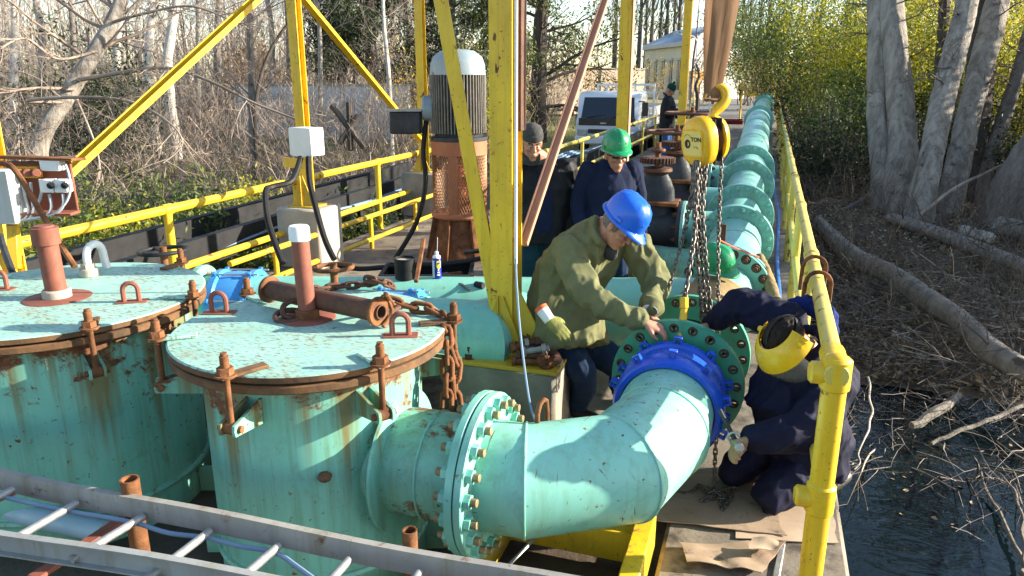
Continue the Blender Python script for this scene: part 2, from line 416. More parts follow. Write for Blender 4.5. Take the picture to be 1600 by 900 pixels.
# ------------------------------------------------------------ pipework helpers
NUT = bolt_mesh(.0255, .026, [M['teal'], plain('ochre_stud', (.30, .24, .12), (.20, .13, .06), 30, .6, .3)])
NUT_R = bolt_mesh(.024, .02, M['rust_dark'])
NUT_T = bolt_mesh(.022, .012, M['teal_main'])
NUT_S = bolt_mesh(.011, .014, M['galv'])
NUT_B = bolt_mesh(.026, .045, M['rust'])
def flange(name, c, ax, ro, ri, th, mat, parent, nb=20, bolt=None, side=1, rb=None, spin=0., label=None, bname='bolt', both=None, edge=.004):
    """a flat ring; bolts sit on its +axis (side=1) or -axis face and are sub-parts"""
    Mx = frame(c, ax)
    m = MB().lathe([(ri, -th/2), (ro-edge, -th/2), (ro, -th/2+edge), (ro, th/2-edge), (ro-edge, th/2), (ri, th/2)], 56, Mx, closed=True)
    f = m.build(name, mat, parent)
    rb = rb or (ro-.042)
    for sd_, bm_ in ((side, bolt), (-side, both)):
        if not bm_: continue
        for i in range(nb):
            a = 2*PI*(i+.5)/nb+spin
            p = Mx @ V((rb*math.cos(a), rb*math.sin(a), sd_*th/2))
            d = (Mx.to_3x3() @ V((0, 0, sd_)))
            put(bm_, bname, f, frame(p, d) @ Matrix.Rotation(random.random()*6, 4, 'Z'))
    return f
def holed_flange(name, c, ax, ro, ri, th, mat, parent, nb=20, spin=0., rh=.0155, dark=None):
    Mx = frame(c, ax); rb = ro-.042; seg = 6
    # ring built in sectors, each sector with one real bolt hole
    m = MB()
    for sgn in (-1, 1):
        z = sgn*th/2
        for i in range(nb):
            a0 = 2*PI*i/nb+spin; am = a0+PI/nb; a1 = a0+2*PI/nb
            outer = [(ro*math.cos(a0+(a1-a0)*k/4), ro*math.sin(a0+(a1-a0)*k/4)) for k in range(5)]
            inner = [(ri*math.cos(a1-(a1-a0)*k/4), ri*math.sin(a1-(a1-a0)*k/4)) for k in range(5)]
            bd = outer+inner
            hc = V((rb*math.cos(am), rb*math.sin(am)))
            ring = []
            for (x, y) in bd:
                q = V((x, y))-hc; q = q.normalized()*rh; ring.append((hc.x+q.x, hc.y+q.y))
            n = len(bd)
            vs = [Mx @ V((x, y, z)) for x, y in bd]+[Mx @ V((x, y, z)) for x, y in ring]
            m.add(vs, [(k, (k+1) % n, n+(k+1) % n, n+k) for k in range(n)])
            if sgn == 1:
                vs = [Mx @ V((x, y, -th/2)) for x, y in ring]+[Mx @ V((x, y, th/2)) for x, y in ring]
                m.add(vs, [(k, (k+1) % n, n+(k+1) % n, n+k) for k in range(n)], 1)
    m.lathe([(ro, -th/2), (ro, th/2)], nb*4, Mx @ Matrix.Rotation(spin, 4, 'Z')); m.lathe([(ri, -th/2), (ri, th/2)], nb*4, Mx @ Matrix.Rotation(spin, 4, 'Z'))
    f = m.build(name, [mat, M['rust_dark']], parent)
    ring = mesh_of(MB().lathe([(rh*1.02, 0), (rh*1.75, .0), (rh*1.6, .0035), (rh*1.02, .003)], 16, closed=True), 'rusted_seat', M['rust_dark'])
    for i in range(nb):
        a = 2*PI*(i+.5)/nb+spin
        for sgn in (-1, 1):
            p = Mx @ V((rb*math.cos(a), rb*math.sin(a), sgn*th/2)); put(ring, 'rusted_seat', f, frame(p, Mx.to_3x3() @ V((0, 0, sgn))))
    return f
def pipe_seg(name, p0, p1, r, mat, parent, n=48, wall=None, end0=None, end1=None):
    """straight pipe; end0/end1 are plane normals for mitred ends"""
    p0, p1 = V(p0), V(p1); a, b_, d_ = basis(p1-p0); m = MB(); vs = []
    for p, nn in ((p0, end0), (p1, end1)):
        nn = V(nn) if nn is not None else d_
        for k in range(n):
            q = p+(a*math.cos(2*PI*k/n)+b_*math.sin(2*PI*k/n))*r
            vs.append(q+d_*((p-q).dot(nn)/d_.dot(nn)))
    rows = 8; vv = []
    for i in range(rows+1):
        for k in range(n): vv.append(vs[k].lerp(vs[n+k], i/rows))
    fs = [(i*n+k, i*n+(k+1) % n, (i+1)*n+(k+1) % n, (i+1)*n+k) for i in range(rows) for k in range(n)]
    m.add(vv, fs); return m.build(name, mat, parent)
def weld(c, nrm, ax, r, mat, parent, bead=.006):
    """a lumpy weld bead round a (mitred) joint"""
    a, b_, d_ = basis(ax); nrm = V(nrm); c = V(c); pts = []
    for k in range(56):
        q = c+(a*math.cos(2*PI*k/56)+b_*math.sin(2*PI*k/56))*(r+.001)
        pts.append(q+d_*((c-q).dot(nrm)/d_.dot(nrm)))
    return MB().tube(pts, [bead*random.uniform(.7, 1.2) for _ in pts], 6, closed=True).build('weld_bead', mat, parent)
def coupling_parts(c, ax, r, mat, parent, L=.22, nl=8, spin=0., ties=True, ls=1.0, w0=.035, w1=.035):
    """bolted sleeve coupling: rubber gasket, sleeve, end rings with lugs, tie bolts"""
    c, ax = V(c), V(ax).normalized(); Mx = frame(c, ax)
    MB().lathe([(r+.004, -L*.36), (r+.03, -L*.30), (r+.038, 0), (r+.03, L*.30), (r+.004, L*.36)], 56, Mx).build('sleeve', mat, parent)
    MB().lathe([(r+.002, -L*.42), (r+.022, -L*.40), (r+.022, L*.40), (r+.002, L*.42)], 48, Mx).build('gasket', M['rubber'], parent)
    for sg in (-1, 1):
        z = sg*L*.42; h = MB(); w_ = w0 if sg < 0 else w1
        h.lathe([(r+.006, z-w_), (r+.030, z-w_), (r+.046, z-w_*.6), (r+.050, z+w_*.6), (r+.035, z+w_), (r+.006, z+w_)], 56, Mx, closed=True)
        ring = h.build('end_ring', mat, parent)
        for i in range(nl):
            a = 2*PI*i/nl+spin
            rm = Mx @ Matrix.Rotation(a, 4, 'Z')
            q = MB()
            for s2 in (-1, 1): q.box((r+.048+.018*ls, s2*.021*ls, z), (.045*ls, .012*ls, .045*ls), bev=.003)
            q.box((r+.048+.038*ls, 0, z), (.012*ls, .054*ls, .045*ls), bev=.003)
            q.v = [tuple(rm @ V(x)) for x in q.v]; q.build('lug', mat, ring)
    for i in range(nl if ties else 0):
        a = 2*PI*i/nl+spin; rm = Mx @ Matrix.Rotation(a, 4, 'Z')
        MB().cyl(rm @ V((r+.045+.015*ls, 0, -L*.62)), rm @ V((r+.045+.015*ls, 0, L*.62)), .007, n=8).build('tie_bolt', M['galv'], parent)

# ------------------------------------------------------------ filter tanks
def lug_mesh(w, h, r, mat):
    pts = [V((-w/2, 0, 0)), V((-w/2, 0, h-w/2))]+[V((-w/2*math.cos(a), 0, h-w/2+w/2*math.sin(a))) for a in np.linspace(.3, PI-.3, 7)]+[V((w/2, 0, h-w/2)), V((w/2, 0, 0))]
    return MB().tube(pts, r, 8), mat
def tank(name, label, c, zlid, r, rl, clamp_pts, lug_pts, zb=-.13, arm=.15, seed=1):
    t = thing(name, label, 'tank', (c[0], c[1], zb))
    C = Matrix.Translation(V((c[0], c[1], 0)))
    MB().lathe([(r, zb), (r, zb+.16), (r, zlid*.5), (r, zlid-.075)], 72, C).build('shell', M['teal_tank'], t)
    MB().lathe([(r-.02, zb+.17), (r+.012, zb+.175), (r+.018, zb+.19), (r+.012, zb+.205), (r-.02, zb+.21)], 72, C).build('bottom_seam', M['teal_tank'], t)
    for k in range(6):
        a = k*PI/3+.4+seed
        MB().box((c[0]+math.cos(a)*(r+.05), c[1]+math.sin(a)*(r+.05), zb+.08), (.12, .02, .16), Euler((0, 0, a))).build('foot_gusset', M['teal_tank'], t)
    MB().lathe([(r-.01, zlid-.078), (rl-.006, zlid-.078), (rl, zlid-.072), (rl, zlid-.047), (rl-.006, zlid-.042), (r-.01, zlid-.042)], 96, C).build('rim_flange', M['rim'], t)
    MB().lathe([(r, zlid-.0415), (rl-.03, zlid-.0415), (rl-.03, zlid-.034), (r, zlid-.034)], 96, C).build('lid_gasket', M['rubber'], t)
    ld = MB(); ld.lathe([(1e-4, zlid-.033), (rl-.005, zlid-.033), (rl+.001, zlid-.028), (rl+.001, zlid-.006)], 96, C, mi=1)
    ld.lathe([(rl+.001, zlid-.006), (rl-.006, zlid), (rl*.6, zlid+.002), (1e-4, zlid+.003)], 96, C)
    lid = ld.build('lid', [M['teal_lid'], M['rim']], t)
    for (px, py, st) in clamp_pts:
        q = atz(px, py, zlid+.06); a = math.atan2(q.y-c[1], q.x-c[0])
        rm = C @ Matrix.Rotation(a, 4, 'Z'); rb = rl+.035
        B = lambda m_: setattr(m_, 'v', [tuple(rm @ V(x)) for x in m_.v]) or m_
        br = MB()
        for s2 in (-1, 1):
            br.prism([(r-.01, -.05), (rb+.03, -.022), (rb+.034, 0), (rb+.03, .022), (r-.01, .06)], .012, Matrix.Translation((0, s2*.03+.006, zlid-.20)) @ Matrix.Rotation(PI/2, 4, 'X'))
        brk = B(br).build('clamp_bracket', M['teal_tank'], t)
        B(MB().cyl((rb+.005, -.05, zlid-.20), (rb+.005, .05, zlid-.20), .014, n=12)).build('pivot_pin', M['rust'], brk)
        sb = MB(); sb.cyl((rb, 0, zlid-.21), (rb, 0, zlid+.10), .0125, n=12); sb.cyl((rb, -.022, zlid-.2), (rb, .022, zlid-.2), .026, n=14)
        bolt_ = B(sb).build('swing_bolt', M['rust'], t)
        bd = rm @ Matrix.Translation((rb, 0, zlid+.016))
        put(NUT_B, 'nut', bolt_, bd)
        w_ = MB(); w_.cyl((rb, 0, zlid+.004), (rb, 0, zlid+.014), .036, n=16); B(w_).build('washer', M['rust'], bolt_)
        rr = Matrix.Rotation(st, 4, 'Z')
        cp = MB(); cp.box((-.075, 0, 0), (.19, .05, .014)); cp.v = [tuple(Matrix.Translation((rb+.012, 0, zlid+.010)) @ rr @ V(x)) for x in cp.v]
        B(cp).build('clamp_plate', M['rim'] if st else M['teal_lid'], t)
    for (px, py) in lug_pts:
        q = atz(px, py, zlid); a = random.uniform(-.3, .3)
        m, mt = lug_mesh(.07, .10, .012, M['rust_red']); m.box((0, 0, .002), (.15, .07, .008))
        m.v = [tuple(Matrix.Translation(q) @ Matrix.Rotation(a+.5, 4, 'Z') @ V(x)) for x in m.v]
        m.build('lifting_lug', mt, t)
    return t
T1C = (-1.86, 2.70); T1Z = 1.04; T1R = .48
T2C = (-3.44, 2.76); T2Z = 1.02; T2R = .63
t1 = tank('filter_tank', 'rust-stained turquoise tank with a white-capped red pipe and a rusty spool on its lid', T1C, T1Z, T1R, .60,
          [(236, 512, .0), (329, 580, -.5), (603, 555, 0), (702, 485, .2), (386, 446, 0)], [(626, 525), (343, 489)])
t2 = tank('filter_tank', 'wide turquoise tank at the left edge with plain red pipe and white gooseneck', T2C, T2Z, T2R, .715,
          [(152, 512, -.3), (310, 450, 0), (45, 430, 0), (240, 408, .2)], [(206, 472), (2, 452)], seed=2)
for t, _c2, Z2, px, py, top, cap, rad in ((t1, T1C, T1Z, 481, 498, .40, 'white', .040), (t2, T2C, T2Z, 90, 466, .36, 'red', .05)):
    p = atz(px, py, Z2); v_ = V((0, 0, 1)); tilt = V((-.01, .0, top))
    MB().lathe([(.0, .0035), (rad*3.2, .004), (rad*3.0, .008), (rad*1.1, .009)], 24, Matrix.Translation(p)).build('vent_pad', M['rust_red'], t)
    MB().cyl(p, p+V((0, 0, .05)), rad*1.35, n=24, bev=.006).build('vent_socket', M['rust'] if cap == 'white' else M['conc_lt'], t)
    vp = MB().cyl(p+V((0, 0, .04)), p+tilt, rad, n=24, bev=.003).build('vent_pipe', M['rust_red'], t)
    q = p+tilt
    if cap == 'white': MB().lathe([(0, .036), (rad*1.0, .036), (rad*1.16, .026), (rad*1.18, -.03), (rad*1.0, -.03)], 24, Matrix.Translation(q)).build('vent_cap', M['white_pl'], vp)
    else: MB().lathe([(0, .02), (rad*.9, .02), (rad*.95, .012), (rad*1.28, .01), (rad*1.3, -.075), (rad*1.0, -.08)], 24, Matrix.Translation(q)).build('vent_cap', M['rust_red'], vp)
# white gooseneck on the left tank
p = atz(140, 432, T2Z); gd = (atz(172, 421, T2Z)-p).normalized()
g = MB(); g.cyl(p, p+V((0, 0, .05)), .05, n=16, bev=.006); g.cyl(p+V((0, 0, .05)), p+V((0, 0, .075)), .038, n=6)
gg = g.build('gooseneck_fitting', M['conc_lt'], t2)
pts = [p+V((0, 0, .06)), p+V((0, 0, .10))]+arc(p+gd*.065+V((0, 0, .11)), .065, PI, .15, 8, gd, (0, 0, 1))+[p+gd*.135+V((0, 0, .06)), p+gd*.145+V((0, 0, .02))]
MB().tube(pts, .022, 12).build('gooseneck_pipe', M['white_pl'], gg)
# front tank outlet nozzle
NY, NZ = 2.64, .485; RP = .234; RF = .35
pipe_seg('outlet_nozzle', (-1.62, NY, NZ), (-1.058, NY, NZ), RP, M['teal_rust'], t1)
MB().lathe([(RP, .0), (RP+.085, .0), (RP+.08, .012), (RP, .014)], 56, frame((-1.405, NY, NZ), (1, 0, 0))).build('reinforcing_collar', M['teal_tank'], t1)
weld((-1.235, NY, NZ), (1, 0, 0), (1, 0, 0), RP, M['teal_tank'], t1, .007)
f1 = flange('outlet_flange', (-1.04, NY, NZ), (1, 0, 0), RF, RP-.01, .034, M['teal'], t1, 20, NUT, -1)
cap_ = MB().cyl((-1.0615, NY, NZ), (-1.06, NY, NZ), RP-.012, n=40)
# small unpainted details: valve stub with weeping rust on the shell
sp = MB(); q0 = V((T1C[0]+T1R*math.cos(R(-55)), T1C[1]+T1R*math.sin(R(-55)), .55)); dq = V((math.cos(R(-55)), math.sin(R(-55)), 0))
sp.cyl(q0-dq*.02, q0+dq*.03, .018, n=8); sp.ball(q0+dq*.012, (.03, .03, .022), 8, 6); sp.build('drain_plug', M['rim'], t1)

# ------------------------------------------------------------ mitred elbow on its yellow frame
el = thing('elbow_pipe', 'smooth turquoise mitred elbow pipe in front, bolted to the tank outlet', 'pipe', (-.5, 2.9, 0))
flange('elbow_flange', (-1.0, NY, NZ), (1, 0, 0), RF, RP-.01, .034, M['teal_clean'], el, 20, NUT, 1)
PT = [V(p) for p in ((-1.005, NY, NZ), (-.83, NY, NZ), (-.475, 2.865, NZ), (-.362, 3.25, NZ), (-.356, 3.735, NZ))]
dirs = [(PT[i+1]-PT[i]).normalized() for i in range(4)]
for i in range(4):
    e0 = dirs[i] if i == 0 else (dirs[i-1]+dirs[i]).normalized()
    e1 = dirs[i] if i == 3 else (dirs[i]+dirs[i+1]).normalized()
    pipe_seg('pipe_section', PT[i], PT[i+1], RP, M['teal_clean'], el, end0=e0, end1=e1)
    if i < 3: weld(PT[i+1], e1, dirs[i], RP, M['teal_clean'], el, .0055)
hh = V((-.81, NY+.09, NZ+RP-.03))
MB().tube([hh+V((0, 0, -.02)), hh+V((0, 0, .06)), hh+V((.006, .012, .10)), hh+V((.014, .035, .115)), hh+V((.02, .06, .10)), hh+V((.022, .07, .05)), hh+V((.022, .075, -.06))], .012, 10).build('lifting_handle', M['rust'], el)
# blue bolted coupling and the loose green flanged spigot
ca = (PT[4]-PT[3]).normalized()
cpl = thing('pipe_coupling', 'bright royal-blue bolted ring coupling joining the elbow to the green flange', 'coupling', (-.356, 3.6, 0))
coupling_parts((-.357, 3.655, NZ), ca, RP, M['blue'], cpl, L=.25, nl=10, spin=R(20), ties=False, ls=.8, w0=.062, w1=.026)
sp_ = thing('flange_spigot', 'green flanged spigot with empty rusty bolt holes, gripped by the hoist hook', 'pipe flange', (-.356, 3.86, 0))
holed_flange('flange_ring', (-.352, 3.885, NZ+.01), (.06, 1, .03), .362, RP-.02, .036, M['green_fl'], sp_, 20, R(4))
pipe_seg('spigot_pipe', (-.356, 3.68, NZ), (-.352, 3.875, NZ+.008), RP-.004, M['green_fl'], sp_)
MB().lathe([(RP-.03, .019), (RP+.07, .019), (RP+.07, .024), (RP-.03, .024)], 56, frame((-.352, 3.885, NZ+.01), (.06, 1, .03))).build('raised_face', M['rust'], sp_)

# ------------------------------------------------------------ main pipeline
mp = thing('main_pipeline', 'long turquoise flanged pipeline running away along the right railing', 'pipeline', (-.2, 6, 0))
A0, A1 = V((-.335, 4.42, NZ)), V((-.205, 5.88, NZ)); ad_ = (A1-A0).normalized()
holed_flange('end_flange', A0, ad_, .362, RP-.02, .036, M['green_fl'], mp, 20, R(9))
pipe_seg('tee_section', A0+ad_*.01, A1-ad_*.02, RP, M['teal_main'], mp)
flange('pipe_flange', A1-ad_*.022, ad_, .36, RP-.01, .038, M['teal'], mp, 20, NUT_R, -1)
XM = -.2
def straight(y0, y1, r=RP, m_='teal_main'):
    return pipe_seg('pipe_section', (XM, y0, PZY(y0)), (XM, y1, PZY(y1)), r, M[m_], mp)
def PZY(y): return NZ+.062*min(11.6, max(0, y-5.9))
def PAX(y): return V((0, 1, .062)).normalized() if 5.9 <= y < 17.5 else V((0, 1, 0))
def fl(y, bolt=NUT_T, r=.36, nb=20, side=-1, m_='teal_main'): return flange('pipe_flange', (XM, y, PZY(y)), PAX(y), r, RP-.01, .036, M[m_], mp, nb, bolt, side)
fl(5.925, None); straight(5.9, 7.42, RP+.012)
weld((XM, 6.35, PZY(6.35)), PAX(7), PAX(7), RP+.012, M['teal_main'], mp); weld((XM, 6.9, PZY(6.9)), PAX(7), PAX(7), RP+.012, M['teal_main'], mp)
fl(7.42); fl(7.46, None); straight(7.45, 8.5, RP-.004); fl(8.5); fl(8.54, None)
straight(8.53, 10.2); fl(10.2); fl(10.24, None); straight(10.2, 11.5, RP+.012); fl(11.5); fl(11.54, None)
straight(11.5, 17.5, RP+.02); straight(17.5, 18.6, RP+.02)
for y in (13.6, 15.9): MB().lathe([(RP+.02, -.03), (RP+.03, -.02), (RP+.033, 0), (RP+.03, .02), (RP+.02, .03)], 56, frame((XM, y, PZY(y)), PAX(y))).build('pipe_band', M['teal_main'], mp)
straight(18.6, 30, RP+.02); fl(18.62, None, .335, 0); straight(30, 38, RP+.02); fl(29.9, NUT_T, .36, 20); fl(30.0, None, .36, 0); fl(37.9, None, .36, 0)
# concrete saddles under the line
for i, (y, w_) in enumerate(((6.6, .62), (9.3, .62), (12.4, .66), (16.5, .66), (22, .66), (29, .66), (35, .66))):
    s_ = MB(); n = 12
    poly = [(-w_/2, NZ-PZY(y)-.02), (w_/2, NZ-PZY(y)-.02), (w_/2, NZ-.06)]+[((RP+.004)*math.cos(a), NZ+(RP+.004)*math.sin(a)) for a in np.linspace(-.25, -PI+.25, n)]+[(-w_/2, NZ-.06)]
    s_.prism(poly, .34, Matrix.Translation((XM, y+.17, PZY(y)-NZ)) @ Matrix.Rotation(PI/2, 4, 'X'))
    o = s_.build('pipe_saddle', M['conc'], loc=(XM, y, 0))
    tag(o, ['concrete saddle under the main pipeline nearest the green hard hat', 'concrete saddle under the main pipeline, second from the near end', 'concrete saddle under the main pipeline, third from the near end', 'concrete saddle under the main pipeline, fourth from the near end', 'concrete saddle under the main pipeline, fifth from the near end', 'concrete saddle under the main pipeline, sixth from the near end', 'farthest concrete saddle under the main pipeline'][i], 'pipe saddle', 'concrete saddles under the pipeline')
# header pipe from the left tank across to the pipeline tee
hp = thing('header_pipe', 'turquoise cross pipe with flaking paint running behind the tanks to the pipeline', 'pipe', (-2, 4.9, 0))
HA, HB = dep(330, 474, 5.45), dep(1085, 474, 5.38); HA.z = HB.z = .47; hd = (HB-HA).normalized()
pipe_seg('pipe_section', HA, HB, .25, M['teal'], hp)
HE = HA-hd*.05
pipe_seg('elbow_piece', HE+hd*.05, HE-hd*.5+V((0, -.08, 0)), .25, M['teal'], hp)
pipe_seg('inlet_piece', HE-hd*.5+V((0, -.08, 0)), V((T2C[0]+.3, T2C[1]+.52, .47)), .24, M['teal'], hp)
flange('pipe_flange', HA.lerp(HB, -.015), hd, .33, .2, .045, M['teal_rust'], hp, 16, NUT_R, -1)
c2 = thing('pipe_coupling', 'pale blue sleeve coupling on the cross pipe beside the left tank', 'coupling', HA)
coupling_parts(HA.lerp(HB, .06), hd, .25, M['blue_lt'], c2, L=.30, nl=8, spin=.3, ls=.55)
# rear pipe of the front tank with blue coupling and elbow
rp = thing('tank_pipe', 'turquoise pipe stub with rounded elbow between the front tank and the yellow column', 'pipe', (-2, 4, 0))
RA, RB = dep(560, 482, 4.75), dep(752, 500, 4.6); RA.z = RB.z = .53; rd = (RB-RA).normalized()
wp = RA.lerp(RB, .55); weld(wp, rd, rd, .25, M['teal'], rp)
mi_ = (rd+V((.28, .94, -.2)).normalized()).normalized()
EB = RB+V((.05, .55, -.08))
e2 = (EB-RB).normalized(); pipe_seg('pipe_section', RA, RB, .25, M['teal'], rp, end1=(rd+e2).normalized()); pipe_seg('elbow_piece', RB, EB, .25, M['teal'], rp, end0=(rd+e2).normalized())
RA0 = V((T1C[0]-.15, T1C[1]+.35, .55)); RA1 = RA-rd*.25+V((0, -.12, 0))
pipe_seg('inlet_piece', RA0, RA1, .25, M['teal'], rp); pipe_seg('inlet_bend', RA1, RA+rd*.02, .25, M['teal'], rp)
c3 = thing('pipe_coupling', 'mid-blue coupling ring half hidden behind the chain on the front tank', 'coupling', RA)
coupling_parts(RA.lerp(RB, .33), rd, .25, M['blue_lt'], c3, L=.24, nl=8, spin=.1, ls=.55)

# ------------------------------------------------------------ gate valves with hand wheels
def valve(name, label, c, wheelz, seed, wheel=.27, stub=True):
    t = thing(name, label, 'valve', (c[0], c[1], 0)); x, y = c[0], c[1]
    C = Matrix.Translation((x, y, 0))
    MB().lathe([(0, .16), (.16, .2), (.225, .34), (.235, .5), (.215, .66), (.2, .74)], 28, C @ Matrix.Diagonal((1, .62, 1, 1))).build('body', M['grey_steel'], t)
    MB().box((x, y, .76), (.50, .32, .05), bev=.02).build('bonnet_flange', M['rust'], t)
    MB().lathe([(.2, .78), (.19, .9), (.15, 1.0), (.10, 1.08)], 24, C @ Matrix.Diagonal((1, .62, 1, 1))).build('bonnet', M['grey_steel'], t)
    MB().lathe([(.05, 1.05), (.12, 1.06), (.16, 1.09), (.155, 1.12), (.07, 1.13)], 24, C).build('gland', M['rust_dark'], t)
    MB().cyl((x, y, 1.05), (x, y, wheelz+.08), .028, n=12).build('stem', M['rust'], t)
    gr = MB(); n = 30
    gr.lathe([(.03, -.03), (.165, -.03), (.165, .03), (.03, .03)], 40, Matrix.Translation((x, y, 1.20)), closed=True)
    for i in range(n):
        a = 2*PI*i/n; gr.box((x+.172*math.cos(a), y+.172*math.sin(a), 1.20), (.022, .016, .056), Euler((0, 0, a)), bev=.002)
    gr.build('gear_wheel', M['rust_dark'], t)
    w_ = MB(); ring = arc((x, y, wheelz), wheel, 0, 2*PI, 36, (1, 0, 0), (0, 1, 0))[:-1]; w_.tube(ring, .02, 8, closed=True)
    for k in range(4):
        a = seed+k*PI/2; w_.tube([V((x, y, wheelz)), V((x+wheel*math.cos(a), y+wheel*math.sin(a), wheelz))], .013, 6)
    w_.cyl((x, y, wheelz-.03), (x, y, wheelz+.03), .04, n=12); w_.build('hand_wheel', M['rust_dark'], t)
    for sx in (-1, 1): flange('valve_flange', (x+sx*.27, y, NZ), (sx, 0, 0), .30, .1, .036, M['grey_steel'], t, 12, NUT_R, -1)
    pipe_seg('port', (x-.27, y, NZ), (x+.27, y, NZ), .20, M['grey_steel'], t, 28)
    if stub:
        flange('stub_flange', (x+.31, y, NZ), (1, 0, 0), .30, .1, .036, M['teal_main'], t, 12, NUT_R, 1)
        pipe_seg('stub_pipe', (x+.3, y, NZ), (XM-.2, y, NZ), .205, M['teal_main'], t, 36)
    return t
valve('gate_valve', 'dark geared gate valve just right of the blue hard hat', (-1.05, 7.85), 1.30, .4, wheel=.06).location.z += .10
valve('gate_valve', 'dark gate valve with a wide hand wheel, between its twins near the pipeline', (-1.02, 9.25), 1.34, .9, wheel=.36).location.z += .16
valve('gate_valve', 'dark gate valve with hand wheel, farthest of three by the yellow post', (-1.0, 10.8), 1.40, .2, wheel=.36).location.z += .26
# lower stub with blistered paint behind the olive jacket
b = MB(); c0 = atz(1050, 405, .30)
st = thing('drain_pipe', 'low turquoise pipe stub with blistered paint below the nearest gate valve', 'pipe', c0)
pipe_seg('pipe_section', c0-V((.55, 0, 0)), c0+V((.45, -.2, 0)), .15, M['teal_tank'], st, 32)
flange('pipe_flange', c0-V((.4, 0, 0)), (1, 0, 0), .21, .1, .03, M['teal_tank'], st, 8, NUT_R, 1)

# hand wheels standing behind the tanks
def hand_wheel(label, c, r, m_, seed):
    t = thing('valve_wheel', label, 'hand wheel', c, 'hand wheels behind the tanks'); c = V(c)
    w_ = MB(); w_.tube(arc(c, r, 0, 2*PI, 36, (1, .0, .04), (0, 1, -.03))[:-1], .015, 8, closed=True); w_.build('rim', M[m_], t)
    for k in range(3):
        a = seed+k*2*PI/3; MB().tube([c-V((0, 0, .02)), c+V((r*math.cos(a), r*math.sin(a), 0))], .013, 6, flat=.6).build('spoke', M['bluegrey'] if m_ == 'rust' else M['black'], t)
    MB().cyl(c+V((0, 0, -.55)), c+V((0, 0, .03)), .025, n=12).build('stem', M['rust'], t)
hand_wheel('black hand wheel behind the left tank, before the black beam', dep(255, 392, 5.1), .155, 'black', .6)
hand_wheel('rusty hand wheel behind the white-capped red pipe', dep(521, 418, 4.9), .125, 'rust', .2)

# ------------------------------------------------------------ vertical pump motor
PC = V((-3.47, 8.3, 0))
pm = thing('pump_motor', 'tall vertical pump motor with blue cap, ribbed body and rusty meshed lantern', 'pump', PC)
C = Matrix.Translation(PC)
MB().lathe([(0, 2.44), (.13, 2.44), (.20, 2.425), (.285, 2.36), (.315, 2.28), (.325, 2.16), (.30, 2.155)], 40, C).build('fan_cowl', paint('faded_blue_cowl', (.27, .33, .36), (.20, .26, .30), .45, .4, .3, .3, .45), pm)
MB().lathe([(.27, 1.44), (.285, 1.47), (.285, 2.16)], 40, C).build('motor_body', M['grey_steel'], pm)
finm = mesh_of(MB().box((.302, 0, 1.83), (.05, .012, .66), bev=.003), 'cooling_fin', plain('ribbed_iron', (.24, .22, .19), (.13, .115, .10), 9, .75, .0))
for i in range(52): put(finm, 'cooling_fin', pm, C @ Matrix.Rotation(2*PI*i/52, 4, 'Z'))
MB().lathe([(.2, 1.415), (.34, 1.415), (.34, 1.455), (.2, 1.455)], 40, C, closed=True).build('motor_flange', M['grey_steel'], pm)
LM = paint('orange_primer_steel', (.38, .13, .05), (.28, .09, .04), .4, .4, .3, .3, .6)
MB().lathe([(.29, 1.25), (.335, 1.25), (.335, 1.41), (.29, 1.41)], 40, C, closed=True).build('lantern_head', LM, pm)
MB().lathe([(.2, .5), (.345, .5), (.355, .52), (.345, .56), (.2, .56)], 40, C, closed=True).build('lantern_foot', LM, pm)
for a in (0.25, 1.7, 3.35, 4.85): MB().box((PC.x+.31*math.cos(a), PC.y+.31*math.sin(a), .9), (.03, .11, .72), Euler((0, 0, a))).build('lantern_leg', LM, pm)
g = MB(); gm = plain('guard_wire', (.42, .22, .11), (.3, .14, .07), 8, .6, .3)
for k in range(64):
    for sgn in (-1, 1):
        a0 = 2*PI*k/64; pts = [V((PC.x+.325*math.cos(a0+sgn*t*.9), PC.y+.325*math.sin(a0+sgn*t*.9), .57+.68*t)) for t in np.linspace(0, 1, 9)]
        g.tube(pts, .0045, 3, cap=False)
go = g.build('mesh_guard', gm, pm); go['kind'] = 'stuff'
MB().lathe([(.04, .56), (.04, .72), (.12, .73), (.13, .86), (.06, .88), (.06, .98), (.14, .99), (.14, 1.12), (.05, 1.14), (.05, 1.42)], 20, C).build('shaft_coupling', paint('orange_red_coupling', (.48, .09, .03), (.4, .16, .06), .2, .3, .1, .2, .5), pm)
MB().lathe([(.30, .5), (.33, .3), (.42, .06), (.44, .0)], 36, C).build('discharge_head', M['rust'], pm)
for a in np.linspace(0, 2*PI, 9)[:-1]: MB().prism([(.25, .02), (.46, .02), (.36, .5), (.3, .5)], .02, C @ Matrix.Rotation(a, 4, 'Z') @ Matrix.Translation((0, .01, 0)) @ Matrix.Rotation(PI/2, 4, 'X')).build('rib', M['rust'], pm)
lft = (ray(600, 215)-ray(722, 215)); lft.z = 0; lft.normalize(); fwd = V((-lft.y, lft.x, 0)); fwd = fwd if fwd.y < 0 else -fwd
q = PC+lft*.36+V((0, 0, 1.78)); MB().cyl(q-lft*.08, q+lft*.06, .15, n=18, bev=.02).build('terminal_box', M['bluegrey'], pm)
rm3 = Matrix((lft, fwd, V((0, 0, 1)))).transposed()
MB().box(PC+lft*.62+V((0, 0, 1.62)), (.36, .26, .26), rm3, bev=.015).build('junction_box', M['grey_steel'], pm)
MB().box(PC+lft*.62+V((0, 0, 1.76)), (.40, .30, .025), rm3, bev=.008).build('junction_box_lid', M['galv_stain'], pm)
MB().tube(arc(PC+V((0, 0, 1.9))-fwd*-.33, .03, 0, 2*PI, 10, (1, 0, 0), (0, 0, 1))[:-1], .01, 6, closed=True).build('lifting_eye', M['galv'], pm)
